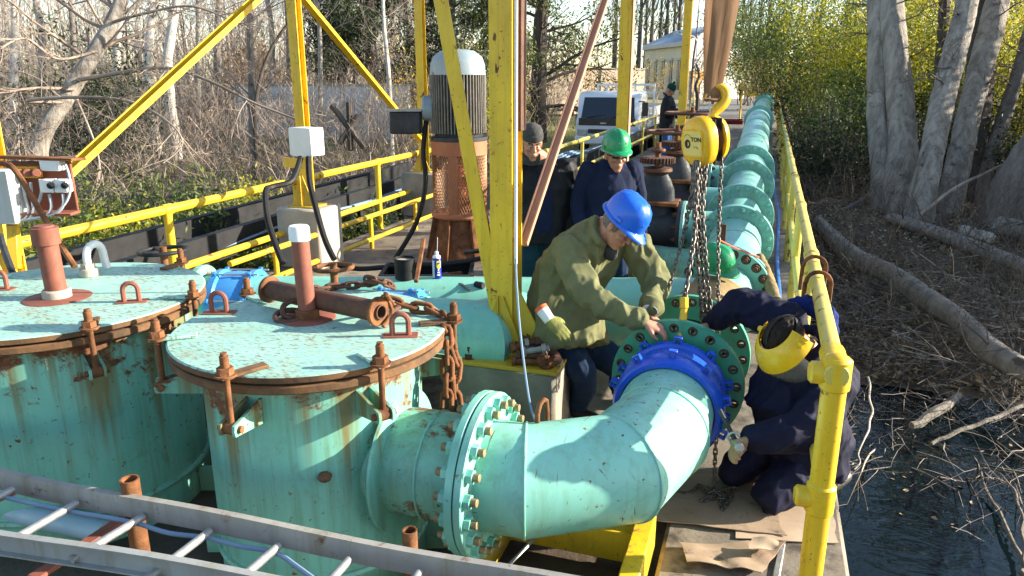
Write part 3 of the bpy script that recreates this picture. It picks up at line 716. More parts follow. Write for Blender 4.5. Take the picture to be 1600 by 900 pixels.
MB().tube(smoothpath([PC+lft*.38+V((0, 0, 1.66)), PC+lft*.42+fwd*.1+V((0, 0, 1.3)), PC+lft*.40+fwd*.15+V((0, 0, .9)), PC+lft*.52+fwd*.2+V((0, 0, .45)), PC+lft*.78+fwd*.25+V((0, 0, .02))]), .03, 8).build('power_cable', M['rubber'], pm)

# ------------------------------------------------------------ yellow steel gantry
ga = thing('steel_gantry', 'tall yellow steel gantry of columns and braces straddling the pipework', 'gantry', (-3.2, 7.5, 0))
def hsec(w, h, t): return [(-w/2, -h/2), (w/2, -h/2), (w/2, -h/2+t), (t/2, -h/2+t), (t/2, h/2-t), (w/2, h/2-t), (w/2, h/2), (-w/2, h/2), (-w/2, h/2-t), (-t/2, h/2-t), (-t/2, -h/2+t), (-w/2, -h/2+t)]
def lsec(w, t): return [(0, 0), (w, 0), (w, t), (t, t), (t, w), (0, w)]
P0, P1, P2 = V((-5.03, 3.72, .5)), V((-4.95, 7.3, .7)), V((-5.12, 10.8, .7))
P3, P4, P5 = V((-1.42, 4.1, .5)), V((-1.45, 7.95, .55)), V((-1.3, 12.3, .55))
ZT = 5.2
for p, m_, fw, fd in ((P0, 'yellow', .12, .12), (P1, 'yellow', .115, .115), (P2, 'yellow', .12, .13), (P3, 'yellow', .135, .19), (P4, 'yellow', .12, .11), (P5, 'yellow', .12, .12)):
    o = MB(); o.sweep(hsec(fw, fd, .012), p+V((0, 0, .02)), V((p.x, p.y, ZT)), up=(0, 1, 0)); o.build('column', M[m_], ga)
    MB().box(p+V((0, 0, .01)), (.34, .34, .02)).build('base_plate', M['yellow_dark'], ga)
    for k, (dx, dy) in enumerate(((1, 0), (-1, 0))):
        MB().prism([(0, 0), (.14, 0), (.12, .03), (0, .34)], .012, Matrix.Translation(p+V((dx*.015, -.1, .02))) @ Matrix(((dx, 0, 0, 0), (0, 0, -1, 0), (0, 1, 0, 0), (0, 0, 0, 1)))).build('gusset', M['yellow_dark'], ga)
def csec(w, t): return [(-w*.3, -w*.6), (w*.3, -w*.6), (w*.3, -w*.6+t), (-w*.3+t, -w*.6+t), (-w*.3+t, w*.6-t), (w*.3, w*.6-t), (w*.3, w*.6), (-w*.3, w*.6)]
def brace(a, b_, w, mat, side=(0, 1, 0), sec=lsec, nm='brace', lt=.010):
    o = MB(); o.sweep(sec(w, lt), a, b_, up=side); return o.build(nm, M[mat], ga)
brace(V((-5.04, 4.0, 1.24)), V((-5.0, 7.22, 3.18)), .088, 'yellow', (1, 0, 0), csec)
brace(V((-5.0, 7.42, 3.06)), V((-5.12, 10.72, 1.18)), .075, 'yellow', (1, 0, 0), csec)
dl = aty(690, 0, 4.02)-aty(783, 515, 4.02)
la = aty(783, 515, 4.02); brace(la+V((-.05, 0, 0)), la+dl*1.9+V((-.05, 0, 0)), .085, 'yellow', (0, 1, 0))
la = atx(820, 372, -1.36); lb = atx(945, 0, -1.36); brace(la-(lb-la)*.02, la+(lb-la)*1.5, .052, 'salmon', (1, 0, 0), csec)
MB().box(P4+V((.068, 0, 2.0)), (.011, .10, 4.0), bev=.002).build('column_plate', M['salmon'], ga)
o = MB(); o.box(P3+V((.085, .03, 3.0)), (.02, .10, 3.36), bev=.003); o.build('column_plate', M['rust_dark'], ga)
for a, b_ in ((P0, P3), (P1, P4), (P2, P5)):
    d_ = V((1, 0, 0)); MB().sweep(hsec(.16, .26, .014), V((a.x-.1, a.y, ZT+.13)), V((.5, b_.y, ZT+.13))).build('cross_beam', M['yellow'], ga)
for xx in (-5.0, -1.42): MB().sweep(hsec(.14, .2, .012), V((xx, 3.4, ZT+.37)), V((xx, 12.6, ZT+.37))).build('runway_beam', M['yellow'], ga)
cq = dep(806, 412, 3.97); MB().tube([cq, V((cq.x, cq.y, 4.5))], .009, 8).build('conduit', M['white_pl'], ga)
MB().prism([(0, 0), (.24, 0), (.22, .04), (0, .46)], .014, Matrix.Translation(P3+V((.06, -.06, .02))) @ Matrix(((1, 0, 0, 0), (0, 0, -1, 0), (0, 1, 0, 0), (0, 0, 0, 1)))).build('gusset', M['yellow_dark'], ga)
# pedestals
def pedestal(label, c, sx, sy, h, m_='conc', plate=None):
    t = thing('concrete_pedestal', label, 'pedestal', (c[0], c[1], 0), 'concrete pedestals under the gantry columns')
    b = MB(); n = 7; vs = []; rr = random.Random(int(c[1]*10))
    b.box((c[0], c[1], h/2), (sx, sy, h), bev=.022); b.build('block', M[m_], t)
    if plate: MB().box((c[0], c[1], h+.004), (sx+.015, sy+.015, .022), bev=.003).build('steel_plate', M['yellow_dark'], t)
    if plate:
        for dx, dy in ((-1, -1), (1, -1), (-1, 1), (1, 1)):
            q = V((c[0]+dx*(sx/2-.07), c[1]+dy*(sy/2-.06), h+.015)); put(NUT_B, 'anchor_bolt', t, Matrix.Translation(q))
    return t
pedestal('concrete pedestal with yellow-edged steel plate below the centre column, piled with bolts', (-1.33, 4.07), .62, .56, .485, plate=True)
pedestal('square pale concrete pedestal below the column with the white box', (P1.x, P1.y), .56, .5, .70, 'conc_lt')
pedestal('concrete pedestal left of the pump motor', (P2.x+.02, P2.y), .62, .55, .70)
pedestal('concrete pedestal at the left edge below the switch panel', (P0.x, P0.y), .5, .5, .50, 'conc_lt')
pedestal('concrete pedestal below the two-tone yellow and red column', (P4.x, P4.y), .5, .5, .55)
pedestal('concrete pedestal below the column beside the far gate valve', (P5.x, P5.y), .5, .5, .55)
# ------------------------------------------------------------ railings
def railing(name, label, x, y0, y1, zt, step, r, mats, mid=True, base=0., dx=0, fit=True, cap_end=True, mids=(.5,)):
    t = thing(name, label, 'railing', (x, y0, base)); n = max(1, round((y1-y0)/step))
    X = lambda y: x+dx*(y-y0)/(y1-y0)
    k = 0; segs = 4
    MB().tube([V((X(y), y, zt)) for y in np.linspace(y0, y1, 24)], r, 12).build('top_rail', M[mats], t)
    for zz in mids: MB().tube([V((X(y), y, base+(zt-base)*zz)) for y in np.linspace(y0, y1, 24)], r*.85, 10).build('mid_rail', M[mats], t)
    for i in range(n+1):
        y = y0+(y1-y0)*i/n
        MB().cyl((X(y), y, base-.02), (X(y), y, zt), r*.95, n=12).build('rail_post', M[mats], t)
        if fit: MB().cyl((X(y), y-.055, zt), (X(y), y+.055, zt), r*1.22, n=14, bev=.006).build('rail_fitting', M[mats], t)
    return t
rr_ = railing('railing', 'yellow pipe railing on the right, above the water', .34, 2.97, 45, 1.0, 2.1, .040, 'yellow_old', dx=.14)
# heavy end post with tees, nearest the camera
e = V((.34, 2.97, 0))
MB().cyl(e+V((0, 0, -.03)), e+V((0, 0, 1.0)), .048, n=18).build('end_post', M['yellow'], rr_)
for z_ in (1.0, .45): MB().cyl(e+V((0, 0, z_-.08)), e+V((0, 0, z_+.06)), .058, n=18, bev=.012).build('tee_fitting', M['yellow'], rr_); MB().cyl(e+V((-.10, -.01, z_-.01)), e+V((.02, 0, z_-.01)), .045, n=16, bev=.01).build('tee_branch', M['yellow'], rr_)
MB().ball(e+V((0, 0, 1.03)), (.058, .058, .045), 16, 8).build('end_cap', M['yellow'], rr_)
MB().cyl(e+V((0, .03, 1.0)), e+V((0, .22, 1.0)), .052, n=16, bev=.01).build('elbow_fitting', M['yellow'], rr_)
for y in (4.35, 4.75):
    u_ = V((.35, y, 1.0)); pts = [u_+V((-.07, .0, -.15)), u_+V((-.07, 0, 0))]+arc(u_, .066, PI, 0, 8, (1, 0, 0), (0, 0, 1))+[u_+V((.066, 0, -.1))]
    tag(MB().tube(pts, .012, 8).build('hook_rod', M['rust'], loc=u_), 'rusty bent rod hooked over the right railing, '+('nearer' if y < 4.5 else 'farther')+' of two', 'rod', 'rusty rods hooked over the railing')
lr = railing('railing', 'yellow pipe railing along the left edge of the deck, below the white box', -5.02, 3.2, 11.6, .97, 2.1, .042, 'yellow', dx=-.3, mids=(.42,))
l2 = railing('railing', 'faded yellow railing in front of the white truck', -3.42, 11.9, 30, .97, 2.6, .036, 'yellow_old', dx=-.05, mids=(.45,))
l3 = thing('low_railing', 'low thin yellow guard rail between the pale pedestal and the pump', 'railing', (-4.6, 8, 0))
for zz in (.42, .12): MB().tube([V((-4.72, 5.6, zz)), V((-4.72, 10.4, zz))], .03, 10).build('rail', M['yellow'], l3)
for y in (6.3, 8.3, 9.6): MB().cyl((-4.72, y, 0), (-4.72, y, .42), .028, n=10).build('rail_post', M['yellow'], l3)
# yellow end frame across the far end of the pipe
ef = thing('end_frame', 'thin yellow guard frame across the far end of the pipeline', 'frame', (-.5, 46, 0))
for x in (-1.5, .45): MB().cyl((x, 44.4, -.05), (x, 44.4, 1.35), .05, n=10).build('frame_post', M['yellow'], ef)
MB().cyl((-1.55, 44.4, 1.35), (.5, 44.4, 1.35), .05, n=10).build('frame_bar', M['yellow'], ef)
ys_ = thing('yellow_stand', 'narrow yellow tripod stand beside the far road', 'stand', atz(1079, 186, 0))
q = atz(1079, 186, 0); tp = q+V((0, 0, 1.45))
for a in (0, 2.1, 4.2): MB().bar(q+V((.28*math.cos(a), .28*math.sin(a), 0)), tp, .06, .06).build('leg', M['yellow_old'], ys_)
# black and grey steel channels outside the left railing
for i, (x0, y0, x1, y1, z_, h_, m_, lab) in enumerate(((-5.42, 3.4, -5.85, 12.2, .36, .30, 'black', 'black steel channel beam just outside the left railing, inner one'), (-6.0, 3.6, -6.5, 13, .46, .24, 'black', 'black steel channel beam, outer one beyond the left railing'), (-3.62, 12.2, -3.7, 29, .42, .34, 'black', 'black steel channel beam below the faded railing by the truck'), (-4.1, 12.2, -4.25, 26, .30, .3, 'grey_steel', 'grey steel channel beam beside the white truck'))):
    b = MB(); b.sweep([(-.05, -h_/2), (.05, -h_/2), (.05, -h_/2+.015), (-.035, -h_/2+.015), (-.035, h_/2-.015), (.05, h_/2-.015), (.05, h_/2), (-.05, h_/2)], (x0, y0, z_), (x1, y1, z_))
    o = thing('steel_beam', lab, 'beam', (x0, y0, 0)); b.build('channel', M[m_], o)
    for k in np.linspace(.05, .95, 5): MB().box((x0+(x1-x0)*k, y0+(y1-y0)*k, -.3+z_/2-h_/4), (.09, .12, z_-h_/2+.6), bev=.006).build('support', M['black'], o)
cb = thing('cable_bundle', 'pale blue cables lying in the black channel left of the pump', 'cable', (-5.7, 8, .3))
for k in range(3): MB().tube(smoothpath([V((-5.62+.05*k, 5.8, .3)), V((-5.66+.04*k, 8, .34+.02*k)), V((-5.72+.05*k, 10, .32)), V((-5.75+.04*k, 12.4, .35))]), .018, 6).build('cable', M['water_hose'], cb)
cb = thing('cable_bundle', 'pale cables draped along the channel before the truck', 'cable', (-3.8, 16, .5))
for k in range(3): MB().tube(smoothpath([V((-3.72-.08*k, 12.6, .55)), V((-3.75-.07*k, 15, .62+.02*k)), V((-3.78-.07*k, 18, .5)), V((-3.8-.06*k, 24, .6))]), .02, 6).build('cable', M['water_hose'], cb)
# blue conduit on the right of the main pipe
bc = thing('conduit_pipe', 'thin bright blue conduit lying between the pipeline and the right railing', 'conduit', (.22, 8, 0))
MB().tube(smoothpath([V((.235, 6.75, .03)), V((.25, 7.4, .09)), V((.24, 9, .10)), V((.28, 12, .10)), V((.24, 15, .1)), V((.26, 20, .1))]), .026, 10).build('pipe', plain('blue_conduit', (.03, .12, .42), (.04, .16, .46), 6, .35), bc)
MB().cyl((.235, 6.72, 0), (.235, 6.78, .10), .035, n=12).build('elbow', M['galv'], bc)
tag(MB().box((.27, 6.45, .02), (.62, .14, .035), Euler((0, 0, -.15))).build('timber_plank', plain('grey_timber', (.22, .18, .13), (.14, .11, .08), 6, .9, 0, .3, 30), loc=(.27, 6.45, 0)), 'weathered plank lying beside the pipeline near the blue conduit', 'plank')
# ------------------------------------------------------------ text helper (flat print as thin mesh)
def text_mesh(name, txt, size, mat, M4, parent, bold=0.0):
    cu = bpy.data.curves.new(name, 'FONT'); cu.body = txt; cu.size = size; cu.align_x = 'CENTER'; cu.align_y = 'CENTER'; cu.extrude = .0006; cu.offset = bold; cu.resolution_u = 3
    o = bpy.data.objects.new(name, cu); COL.objects.link(o)
    me = bpy.data.meshes.new_from_object(o.evaluated_get(bpy.context.evaluated_depsgraph_get())); bpy.data.objects.remove(o)
    me.name = name; me.materials.clear(); me.materials.append(mat); me.transform(M4)
    me.transform(Matrix.Translation(-OFF.get(parent.name, V((0, 0, 0)))))
    return link(name, me, parent)
INK = plain('black_print', (.012, .012, .013), None, 9, .5)
# ------------------------------------------------------------ chains
def link_mesh(L, w, r, mat, n=5):
    h = L/2-w/2; pts = [V((w/2*math.cos(a), 0, h+w/2*math.sin(a))) for a in np.linspace(0, PI, n)]+[V((-w/2*math.cos(a), 0, -h-w/2*math.sin(a))) for a in np.linspace(0, PI, n)]
    return mesh_of(MB().tube(pts, r, 6, closed=True, up=(0, 1, 0)), 'link', mat, 180)
def chain(path, lm, pitch, parent, jit=.15, twist0=0., name='link', stag=True):
    P = [V(p) for p in path]; acc = [0]
    for i in range(len(P)-1): acc.append(acc[-1]+(P[i+1]-P[i]).length)
    n = max(1, int(acc[-1]/pitch)); k = 0
    for i in range(n+1):
        s_ = min(i*pitch, acc[-1]-1e-6)
        while k < len(P)-2 and acc[k+1] < s_: k += 1
        t = (s_-acc[k])/max(1e-9, acc[k+1]-acc[k]); p = P[k].lerp(P[k+1], t); d = P[k+1]-P[k]
        put(lm, name, parent, frame(p, d, (.3, -.9, .2)) @ Matrix.Rotation(twist0+(PI/2 if i % 2 else 0)+random.uniform(-jit, jit), 4, 'Z'))
# ------------------------------------------------------------ chain hoist, hung from a web sling
camR = V((_cy, _sy, 0)); camF = V((-_sy, _cy, 0))
ho = thing('chain_hoist', 'yellow manual chain hoist with hook and dangling chains', 'chain hoist', dep(1103, 215, 4.3))
ax = (-camR*.80-camF*.58-V((0, 0, .12))).normalized()     # towards the maker's plate
hc = dep(1103, 219, 4.3)
def cover(c, d, sx, sy, depth, taper, name, extra=0.):
    n = 28; m = MB(); Mx = frame(c, d, (0, 0, 1)); rings = []
    for (z, s_) in ((0, 1.0), (depth*.55, .99), (depth*.85, taper*1.05), (depth, taper*.88)):
        rings.append([(s_*sx*math.copysign(abs(math.cos(a))**.8, math.cos(a)), s_*sy*math.copysign(abs(math.sin(a))**.9, math.sin(a)), z) for a in np.linspace(0, 2*PI, n, endpoint=False)])
    vs = [Mx @ V(p) for r_ in rings for p in r_]
    fs = [(i*n+k, i*n+(k+1) % n, (i+1)*n+(k+1) % n, (i+1)*n+k) for i in range(3) for k in range(n)]
    fs += [tuple(range(n-1, -1, -1)), tuple(3*n+k for k in range(n))]
    m.add(vs, fs); return m.build(name, M['hoist'], ho, smooth=50)
c1 = hc+ax*.025
cv = cover(c1, ax, .112, .145, .085, .86, 'gear_cover')
c2_ = hc-ax*.045
cv2 = cover(c2_, -ax, .115, .132, .05, .85, 'wheel_cover')
MB().lathe([(.0, -.05), (.085, -.05), (.10, -.03), (.07, -.012), (.10, .01), (.09, .03), (0, .03)], 28, frame(hc, ax)).build('chain_wheel', M['rust_dark'], ho)
fx = MB()
for s_ in (.016, -.04): fx.box(hc+ax*s_, (.17, .25, .008), Matrix((basis(ax)[0], basis(ax)[1], ax)).transposed(), bev=.003)
fx.build('side_plate', M['black'], ho)
pl = frame(c1+ax*.0855, ax, (0, 0, 1))
pm_ = MB(); w_, h_ = .072, .078
poly = [(sx*w_*(1 if abs(k) else 1)-sx*.018*(1-math.cos(k))+0, 0) for sx, k in ()]
poly = []
for (sx, sy, a0) in ((1, 1, 0), (-1, 1, PI/2), (-1, -1, PI), (1, -1, 1.5*PI)):
    for a in np.linspace(a0, a0+PI/2, 5): poly.append((sx*(w_-.02)+.02*math.cos(a), sy*(h_-.02)+.02*math.sin(a)))
pm_.prism(poly, .006, pl); plate = pm_.build('plate_frame', M['hoist'], ho)
pm_ = MB(); pm_.prism([(x*.9, y*.9) for x, y in poly], .0015, pl @ Matrix.Translation((0, 0, .006))); pm_.build('maker_plate', plain('pale_yellow_label', (.66, .56, .16), (.6, .5, .14), 9, .4), plate)
T = pl @ Matrix.Translation((0, 0, .0085))
text_mesh('lettering', 'TON', .034, INK, T @ Matrix.Translation((.028, .022, 0)), plate, .0012)
text_mesh('lettering', 'chain block', .010, INK, T @ Matrix.Translation((.028, .002, 0)), plate) if False else None
text_mesh('lettering', '3 Tn', .018, INK, T @ Matrix.Translation((.026, -.022, 0)), plate)
em = MB(); em.lathe([(.014, 0), (.026, 0), (.026, .001), (.014, .001)], 20, T @ Matrix.Translation((-.034, -.004, 0)) @ Matrix.Diagonal((.8, 1, 1, 1)), closed=True)
em.prism([(-.052, .0), (-.034, -.03), (-.034, .022)], .001, T); em.tube([T @ V((-.034+.022*math.cos(a), .03+.02*math.sin(a), 0)) for a in np.linspace(.2, PI-.2, 8)], .0012, 4); em.build('emblem', INK, plate)
# top hook
hk = [dep(x, y, 4.3) for x, y in ((1112, 192), (1113, 181), (1119, 172), (1128, 164), (1134, 154), (1133, 143), (1124, 135), (1112, 136), (1104, 147), (1098, 160))]
MB().tube(smoothpath(hk, 4), [.020+.012*math.sin(min(1, i/26)*PI)-(.016*max(0, (i-28)/8)) for i in range(len(smoothpath(hk, 4)))], 10).build('top_hook', M['hoist'], ho, smooth=180)
MB().cyl(dep(1112, 196, 4.3), dep(1113, 181, 4.3), .034, n=6, bev=.004).build('hook_block', M['hoist'], ho)
MB().tube([dep(1111, 178, 4.28), dep(1108, 165, 4.28), dep(1109, 150, 4.28)], .004, 6).build('hook_latch', M['galv'], ho)
LKS = link_mesh(.052, .021, .0055, M['chain'])
falls = [((1087, 258), (1085, 330), (1092, 430), (1098, 515)), ((1095, 260), (1092, 350), (1100, 440), (1106, 522)), ((1103, 260), (1098, 340), (1106, 440), (1114, 528)), ((1091, 258), (1090, 380), (1096, 470), (1103, 528))]
for i, f_ in enumerate(falls): chain(smoothpath([dep(x, y, 4.26+.03*(i % 2)) for x, y in f_], 8), LKS, .036, ho, .35)
chain(smoothpath([dep(1090, 258, 4.22), dep(1086, 350, 4.2), dep(1077, 420, 4.12), dep(1069, 472, 4.05)], 8), LKS, .036, ho, .3)
LKH = link_mesh(.044, .017, .0042, M['chain'])
chain(smoothpath([dep(1128, 244, 4.3), dep(1124, 330, 4.3), dep(1122, 430, 4.25), dep(1124, 520, 4.22)], 8), LKH, .031, ho, .3)
chain(smoothpath([dep(1084, 262, 4.3), dep(1078, 320, 4.3), dep(1062, 390, 4.3), dep(1048, 440, 4.32), dep(1038, 470, 4.34)], 8), LKH, .031, ho, .3)
bh = smoothpath([dep(x, y, 4.0) for x, y in ((1069, 468), (1069, 480), (1067, 500), (1063, 518), (1064, 528), (1070, 530))], 4)
MB().tube(bh, [.013+.009*math.sin(i/(len(bh)-1)*PI) for i in range(len(bh))], 10).build('load_hook', M['hoist'], ho, smooth=180)
MB().cyl(dep(1069, 464, 4.0), dep(1069, 482, 4.0), .024, n=8, bev=.004).build('load_hook_block', M['hoist'], ho)
# chain tail hanging below the flange, heap on the boards
ct = thing('chain_tail', 'thin chain end hanging beside the blue coupling to a small heap on the boards', 'chain', atz(1115, 775, 0))
chain(smoothpath([dep(1122, 610, 3.72), dep(1118, 700, 3.70), atz(1115, 770, .03)], 8), LKH, .031, ct, .3)
hp_ = atz(1118, 776, .022); pts = [hp_+V((random.gauss(0, .05), random.gauss(0, .045), random.uniform(0, .02))) for _ in range(14)]+[atz(1075, 770, .02), atz(1050, 766, .02)]
chain(smoothpath(pts, 3), LKH, .031, ct, .8)
# web sling: doubled band round the hook, up to the gantry beam
slg = thing('web_sling', 'wide brown webbing sling carrying the chain hoist', 'sling', dep(1112, 140, 4.3))
wm_ = NT('brown_webbing'); wf = wm_.noise(1, 5, .6, wm_.coord((30, 30, 3)))
wm_.bump(wm_.noise(1, 3, .5, wm_.coord((160, 160, 160))), .3, .003)
wm_.out(wm_.mix(wm_.ramp(wf, .3, .7), (.26, .135, .06), (.15, .075, .035)), .85)
bot, top = dep(1113, 146, 4.3), V((-.10, 4.72, ZT+.3)); sdv = (camR*.96+camF*.2).normalized()
def strip(pts, hw, off, th, cup, name):
    m = MB(); n = len(pts); vs = []
    for i, p in enumerate(pts):
        d_ = (pts[min(i+1, n-1)]-pts[max(i-1, 0)]).normalized(); nn = d_.cross(sdv).normalized()
        for z in (-th, th):
            for k in range(7):
                u = k/3-1; vs.append(p+sdv*(hw[i]*u)+nn*(cup*(u*u-.4)+z+.004*math.sin(u*5+i*.7)))
    fs = []
    for i in range(n-1):
        a, b2 = i*14, (i+1)*14
        for k in range(6): fs += [(a+k, a+k+1, b2+k+1, b2+k), (a+7+k+1, a+7+k, b2+7+k, b2+7+k+1)]
        fs += [(a+7, a, b2, b2+7), (a+6, a+13, b2+13, b2+6)]
    fs += [tuple(range(0, 7))+tuple(range(13, 6, -1)), tuple((n-1)*14+k for k in list(range(6, -1, -1))+list(range(7, 14)))]
    m.add(vs, fs); return m.build(name, wm_.m, slg, smooth=60)
hwid = lambda t: .052+.034*min(1, t*6)
ts = np.linspace(0, 1, 30)
strip([bot.lerp(top, t)+camF*(-.035*min(1, t*12))+V((0, 0, -.025 if t == 0 else 0)) for t in ts], [hwid(t) for t in ts], 0, .004, .007, 'front_leg')
strip([bot.lerp(top, t)+camF*(.035*min(1, t*12))-camR*.03*min(1, t*8)+V((0, 0, -.025 if t == 0 else 0)) for t in ts], [hwid(t) for t in ts], 0, .004, -.008, 'back_leg')
strip([bot+V((0, 0, -.028))+camF*.04*math.cos(a)+V((0, 0, -.012*math.sin(a))) for a in np.linspace(0, PI, 7)], [.054]*7, 0, .004, .012, 'loop')
MB().sweep(hsec(.16, .26, .014), V((-1.3, 4.72, ZT+.13)), V((.5, 4.72, ZT+.13))).build('hoist_beam', M['yellow'], ga)

# ------------------------------------------------------------ things on the front tank's lid
lidp = lambda px, py, z=0: atz(px, py, T1Z+.003+z)
sa, sb_ = lidp(420, 452, .075), lidp(592, 487, .075); sdn = (sb_-sa).normalized()
sl_ = thing('pipe_spool', 'rusty brown flanged pipe spool lying across the front tank lid', 'pipe', (sa+sb_)/2)
MB().lathe([(.034, 0), (.034, .01), (.045, .012), (.048, .05), (.048, (sb_-sa).length-.05), (.045, (sb_-sa).length-.012), (.034, (sb_-sa).length-.01), (.034, (sb_-sa).length)], 28, frame(sa, sdn)).build('barrel', M['rust_red'] if False else M['rust_dark'], sl_)
for p in (sa, sb_-sdn*.014): MB().lathe([(.033, 0), (.062, 0), (.066, .004), (.066, .018), (.062, .022), (.033, .022)], 30, frame(p-sdn*.004, sdn), closed=True).build('collar', M['rust'], sl_)
MB().lathe([(.028, -.3), (.033, -.3), (.033, .016), (.028, .016)], 24, frame(sb_, sdn), closed=True).build('bore', M['rust_dark'], sl_)
sh = thing('shackle', 'rusty bow shackle round the spool collar holding the chain', 'shackle', sb_)
s3 = sdn.cross(V((0, 0, 1))).normalized()
MB().tube(smoothpath([sb_+sdn*.02+V((0, 0, -.066))-s3*.0, sb_+sdn*.012-s3*.072+V((0, 0, -.02)), sb_+sdn*.0-s3*.05+V((0, 0, .06)), sb_+sdn*.05+V((0, 0, .085)), lidp(614, 475, .06), lidp(622, 480, .045)], 5), .010, 8).build('bow', M['rust'], sh)
MB().tube([lidp(596, 497, .03), lidp(610, 488, .04), lidp(624, 480, .045)], .012, 8).build('pin', M['rust_dark'], sh)
BIG = link_mesh(.105, .042, .0115, M['rust'])
rc = thing('rusty_chain', 'heavy rusty chain hanging over the front tank lid edge', 'chain', lidp(640, 478))
chain(smoothpath([lidp(612, 472, .05), lidp(640, 479, .03), lidp(672, 484, .02), lidp(690, 496, .0), dep(697, 522, 3.30), dep(699, 560, 3.29), dep(699, 600, 3.29), dep(698, 640, 3.29)], 8), BIG, .072, rc, .25)
chain(smoothpath([dep(700, 532, 3.32), dep(712, 560, 3.32), dep(710, 600, 3.32), dep(714, 640, 3.32)], 8), BIG, .072, rc, .25)
rc2 = thing('rusty_chain', 'rusty chain coiled on the lid behind the spool and red pipe', 'chain', lidp(540, 445))
chain(smoothpath([lidp(488, 452, .02), lidp(520, 448, .02), lidp(545, 446, .02), lidp(572, 444, .025), lidp(590, 438, .05), lidp(575, 436, .06), lidp(600, 441, .05), lidp(612, 446, .015)], 6), link_mesh(.075, .030, .009, M['rust_dark']), .052, rc2, .5)
bl = thing('chain_links', 'two large dark rusty rings at the foot of the white-capped pipe', 'ring', lidp(455, 492))
for (px, py, z_, tl, r_) in ((452, 494, .016, .3, .05), (461, 484, .04, 1.0, .045)):
    q = lidp(px, py, z_); u_ = camR*.9+camF*.4; u_.normalize(); w_ = V((0, 0, 1)).cross(u_)*math.cos(tl)+V((0, 0, math.sin(tl)))
    MB().tube([q+u_*r_*1.25*math.cos(a)+w_*r_*math.sin(a) for a in np.linspace(0, 2*PI, 20, endpoint=False)], .013, 8, closed=True).build('ring', M['rust_dark'], bl)
bar_ = MB(); q0, q1 = dep(662, 374, 5.25), dep(650, 440, 4.9); bar_.bar(q1, q0, .028, .028); tag(bar_.build('steel_bar', M['rust'], loc=q1), 'rusty square bar leaning upright on the cross pipe beside the black can', 'bar')

# ------------------------------------------------------------ tools behind on the deck
TRY = V((-2.55, 6.05, 0)); tr = thing('tool_tray', 'black plastic tool tray behind the blue spray can', 'tray', TRY)
q = dep(668, 398, 6.1); trz = .44
tb = MB(); hw, hd_, hh_ = .36, .21, .15
def tray_pt(x, y, z): return V((q.x, q.y, trz))+camR*x+camF*y+V((0, 0, z))
for a_, b2, c_ in (((-hw, -hd_), (hw, -hd_), 0), ((hw, -hd_), (hw, hd_), 1), ((hw, hd_), (-hw, hd_), 2), ((-hw, hd_), (-hw, -hd_), 3)):
    p0, p1 = tray_pt(*a_, hh_/2), tray_pt(*b2, hh_/2); tb.bar(p0, p1, .012, hh_, up=(0, 0, 1)); tb.bar(p0+V((0, 0, hh_/2)), p1+V((0, 0, hh_/2)), .035, .012, up=(0, 0, 1))
tb.build('tray_wall', M['rubber'], tr)
tb = MB(); tb.box(tray_pt(0, 0, .004), (hw*2-.01, hd_*2-.01, .008), Euler((0, 0, YAW))); tb.build('tray_floor', M['rubber'], tr)
tt = thing('timber_bench', 'low dark timber platform carrying the tool tray', 'platform', (q.x, q.y, 0))
MB().box((q.x, q.y+.05, .415), (1.25, .62, .045), Euler((0, 0, YAW))).build('top_board', M['conc'], tt)
for dx in (-.5, .5):
    for dy in (-.22, .22): qq = V((q.x, q.y+.05, .2))+camR*dx+camF*dy; MB().box(qq, (.09, .09, .4), Euler((0, 0, YAW))).build('leg', M['conc'], tt)
for i, (a_, b2, w2, m_) in enumerate((((-.2, .05, .05), (.2, -.1, .09), .02, 'galv'), ((-.25, -.1, .04), (.15, .12, .08), .016, 'blue_lt'), ((.0, .1, .05), (.28, -.02, .12), .022, 'rust'))):
    tag(MB().tube([tray_pt(*a_), tray_pt(*b2)], w2, 8).build('hand_tool', M[m_], loc=tray_pt(*a_)), ['grey steel hand tool inside the black tray', 'blue-handled hand tool inside the black tray', 'rusty hand tool inside the black tray'][i], 'tool')
HT = lambda px, py: dep(px, py, 5.45)   # points on top of the cross pipe
def ontop(px): # crest of the header pipe above image column px
    best = None
    for t in np.linspace(0, 1, 200):
        p = HA.lerp(HB, t); r_ = (p.x*_cy+p.y*_sy)/((-p.x*_sy+p.y*_cy)*_c-(p.z-CZ)*_s)*FPX+800
        if best is None or abs(r_-px) < best[0]: best = (abs(r_-px), p)
    return best[1]+V((0, 0, .25))
q = ontop(635)+V((0, .0, 0))
bk = thing('can', 'open black metal can standing on the cross pipe', 'can', q)
MB().lathe([(0, .006), (.068, .004), (.07, .0), (.074, .005), (.074, .15), (.078, .153), (.078, .16), (.070, .16), (.069, .02), (0, .018)], 28, Matrix.Translation(q+V((0, 0, -.012)))).build('can_wall', M['rubber'], bk)
MB().lathe([(0, .13), (.069, .13)], 24, Matrix.Translation(q)).build('contents', M['conc_lt'], bk)
q = ontop(686)
sc_ = thing('spray_can', 'blue and yellow spray can with white cap on the cross pipe', 'spray can', q)
BLU, YEL, WHT = plain('can_blue', (.012, .02, .30), (.012, .02, .27), 5, .25), plain('can_yellow', (.75, .62, .02), None, 5, .3), M['white_pl']
C = Matrix.Translation(q+V((0, 0, -.006)))
MB().lathe([(0, 0), (.030, 0), (.0325, .004), (.0325, .150), (.029, .157)], 28, C).build('can_body', BLU, sc_)
MB().lathe([(.030, .156), (.026, .172), (.0, .176)], 24, C).build('shoulder', WHT, sc_)
MB().lathe([(.014, .172), (.0145, .195), (.010, .203), (0, .203)], 16, C).build('cap', WHT, sc_)
nz = MB(); nz.cyl(q+V((.005, 0, .19)), q+V((.012, 0, .30)), .002, n=6); nz.build('straw', WHT, sc_)
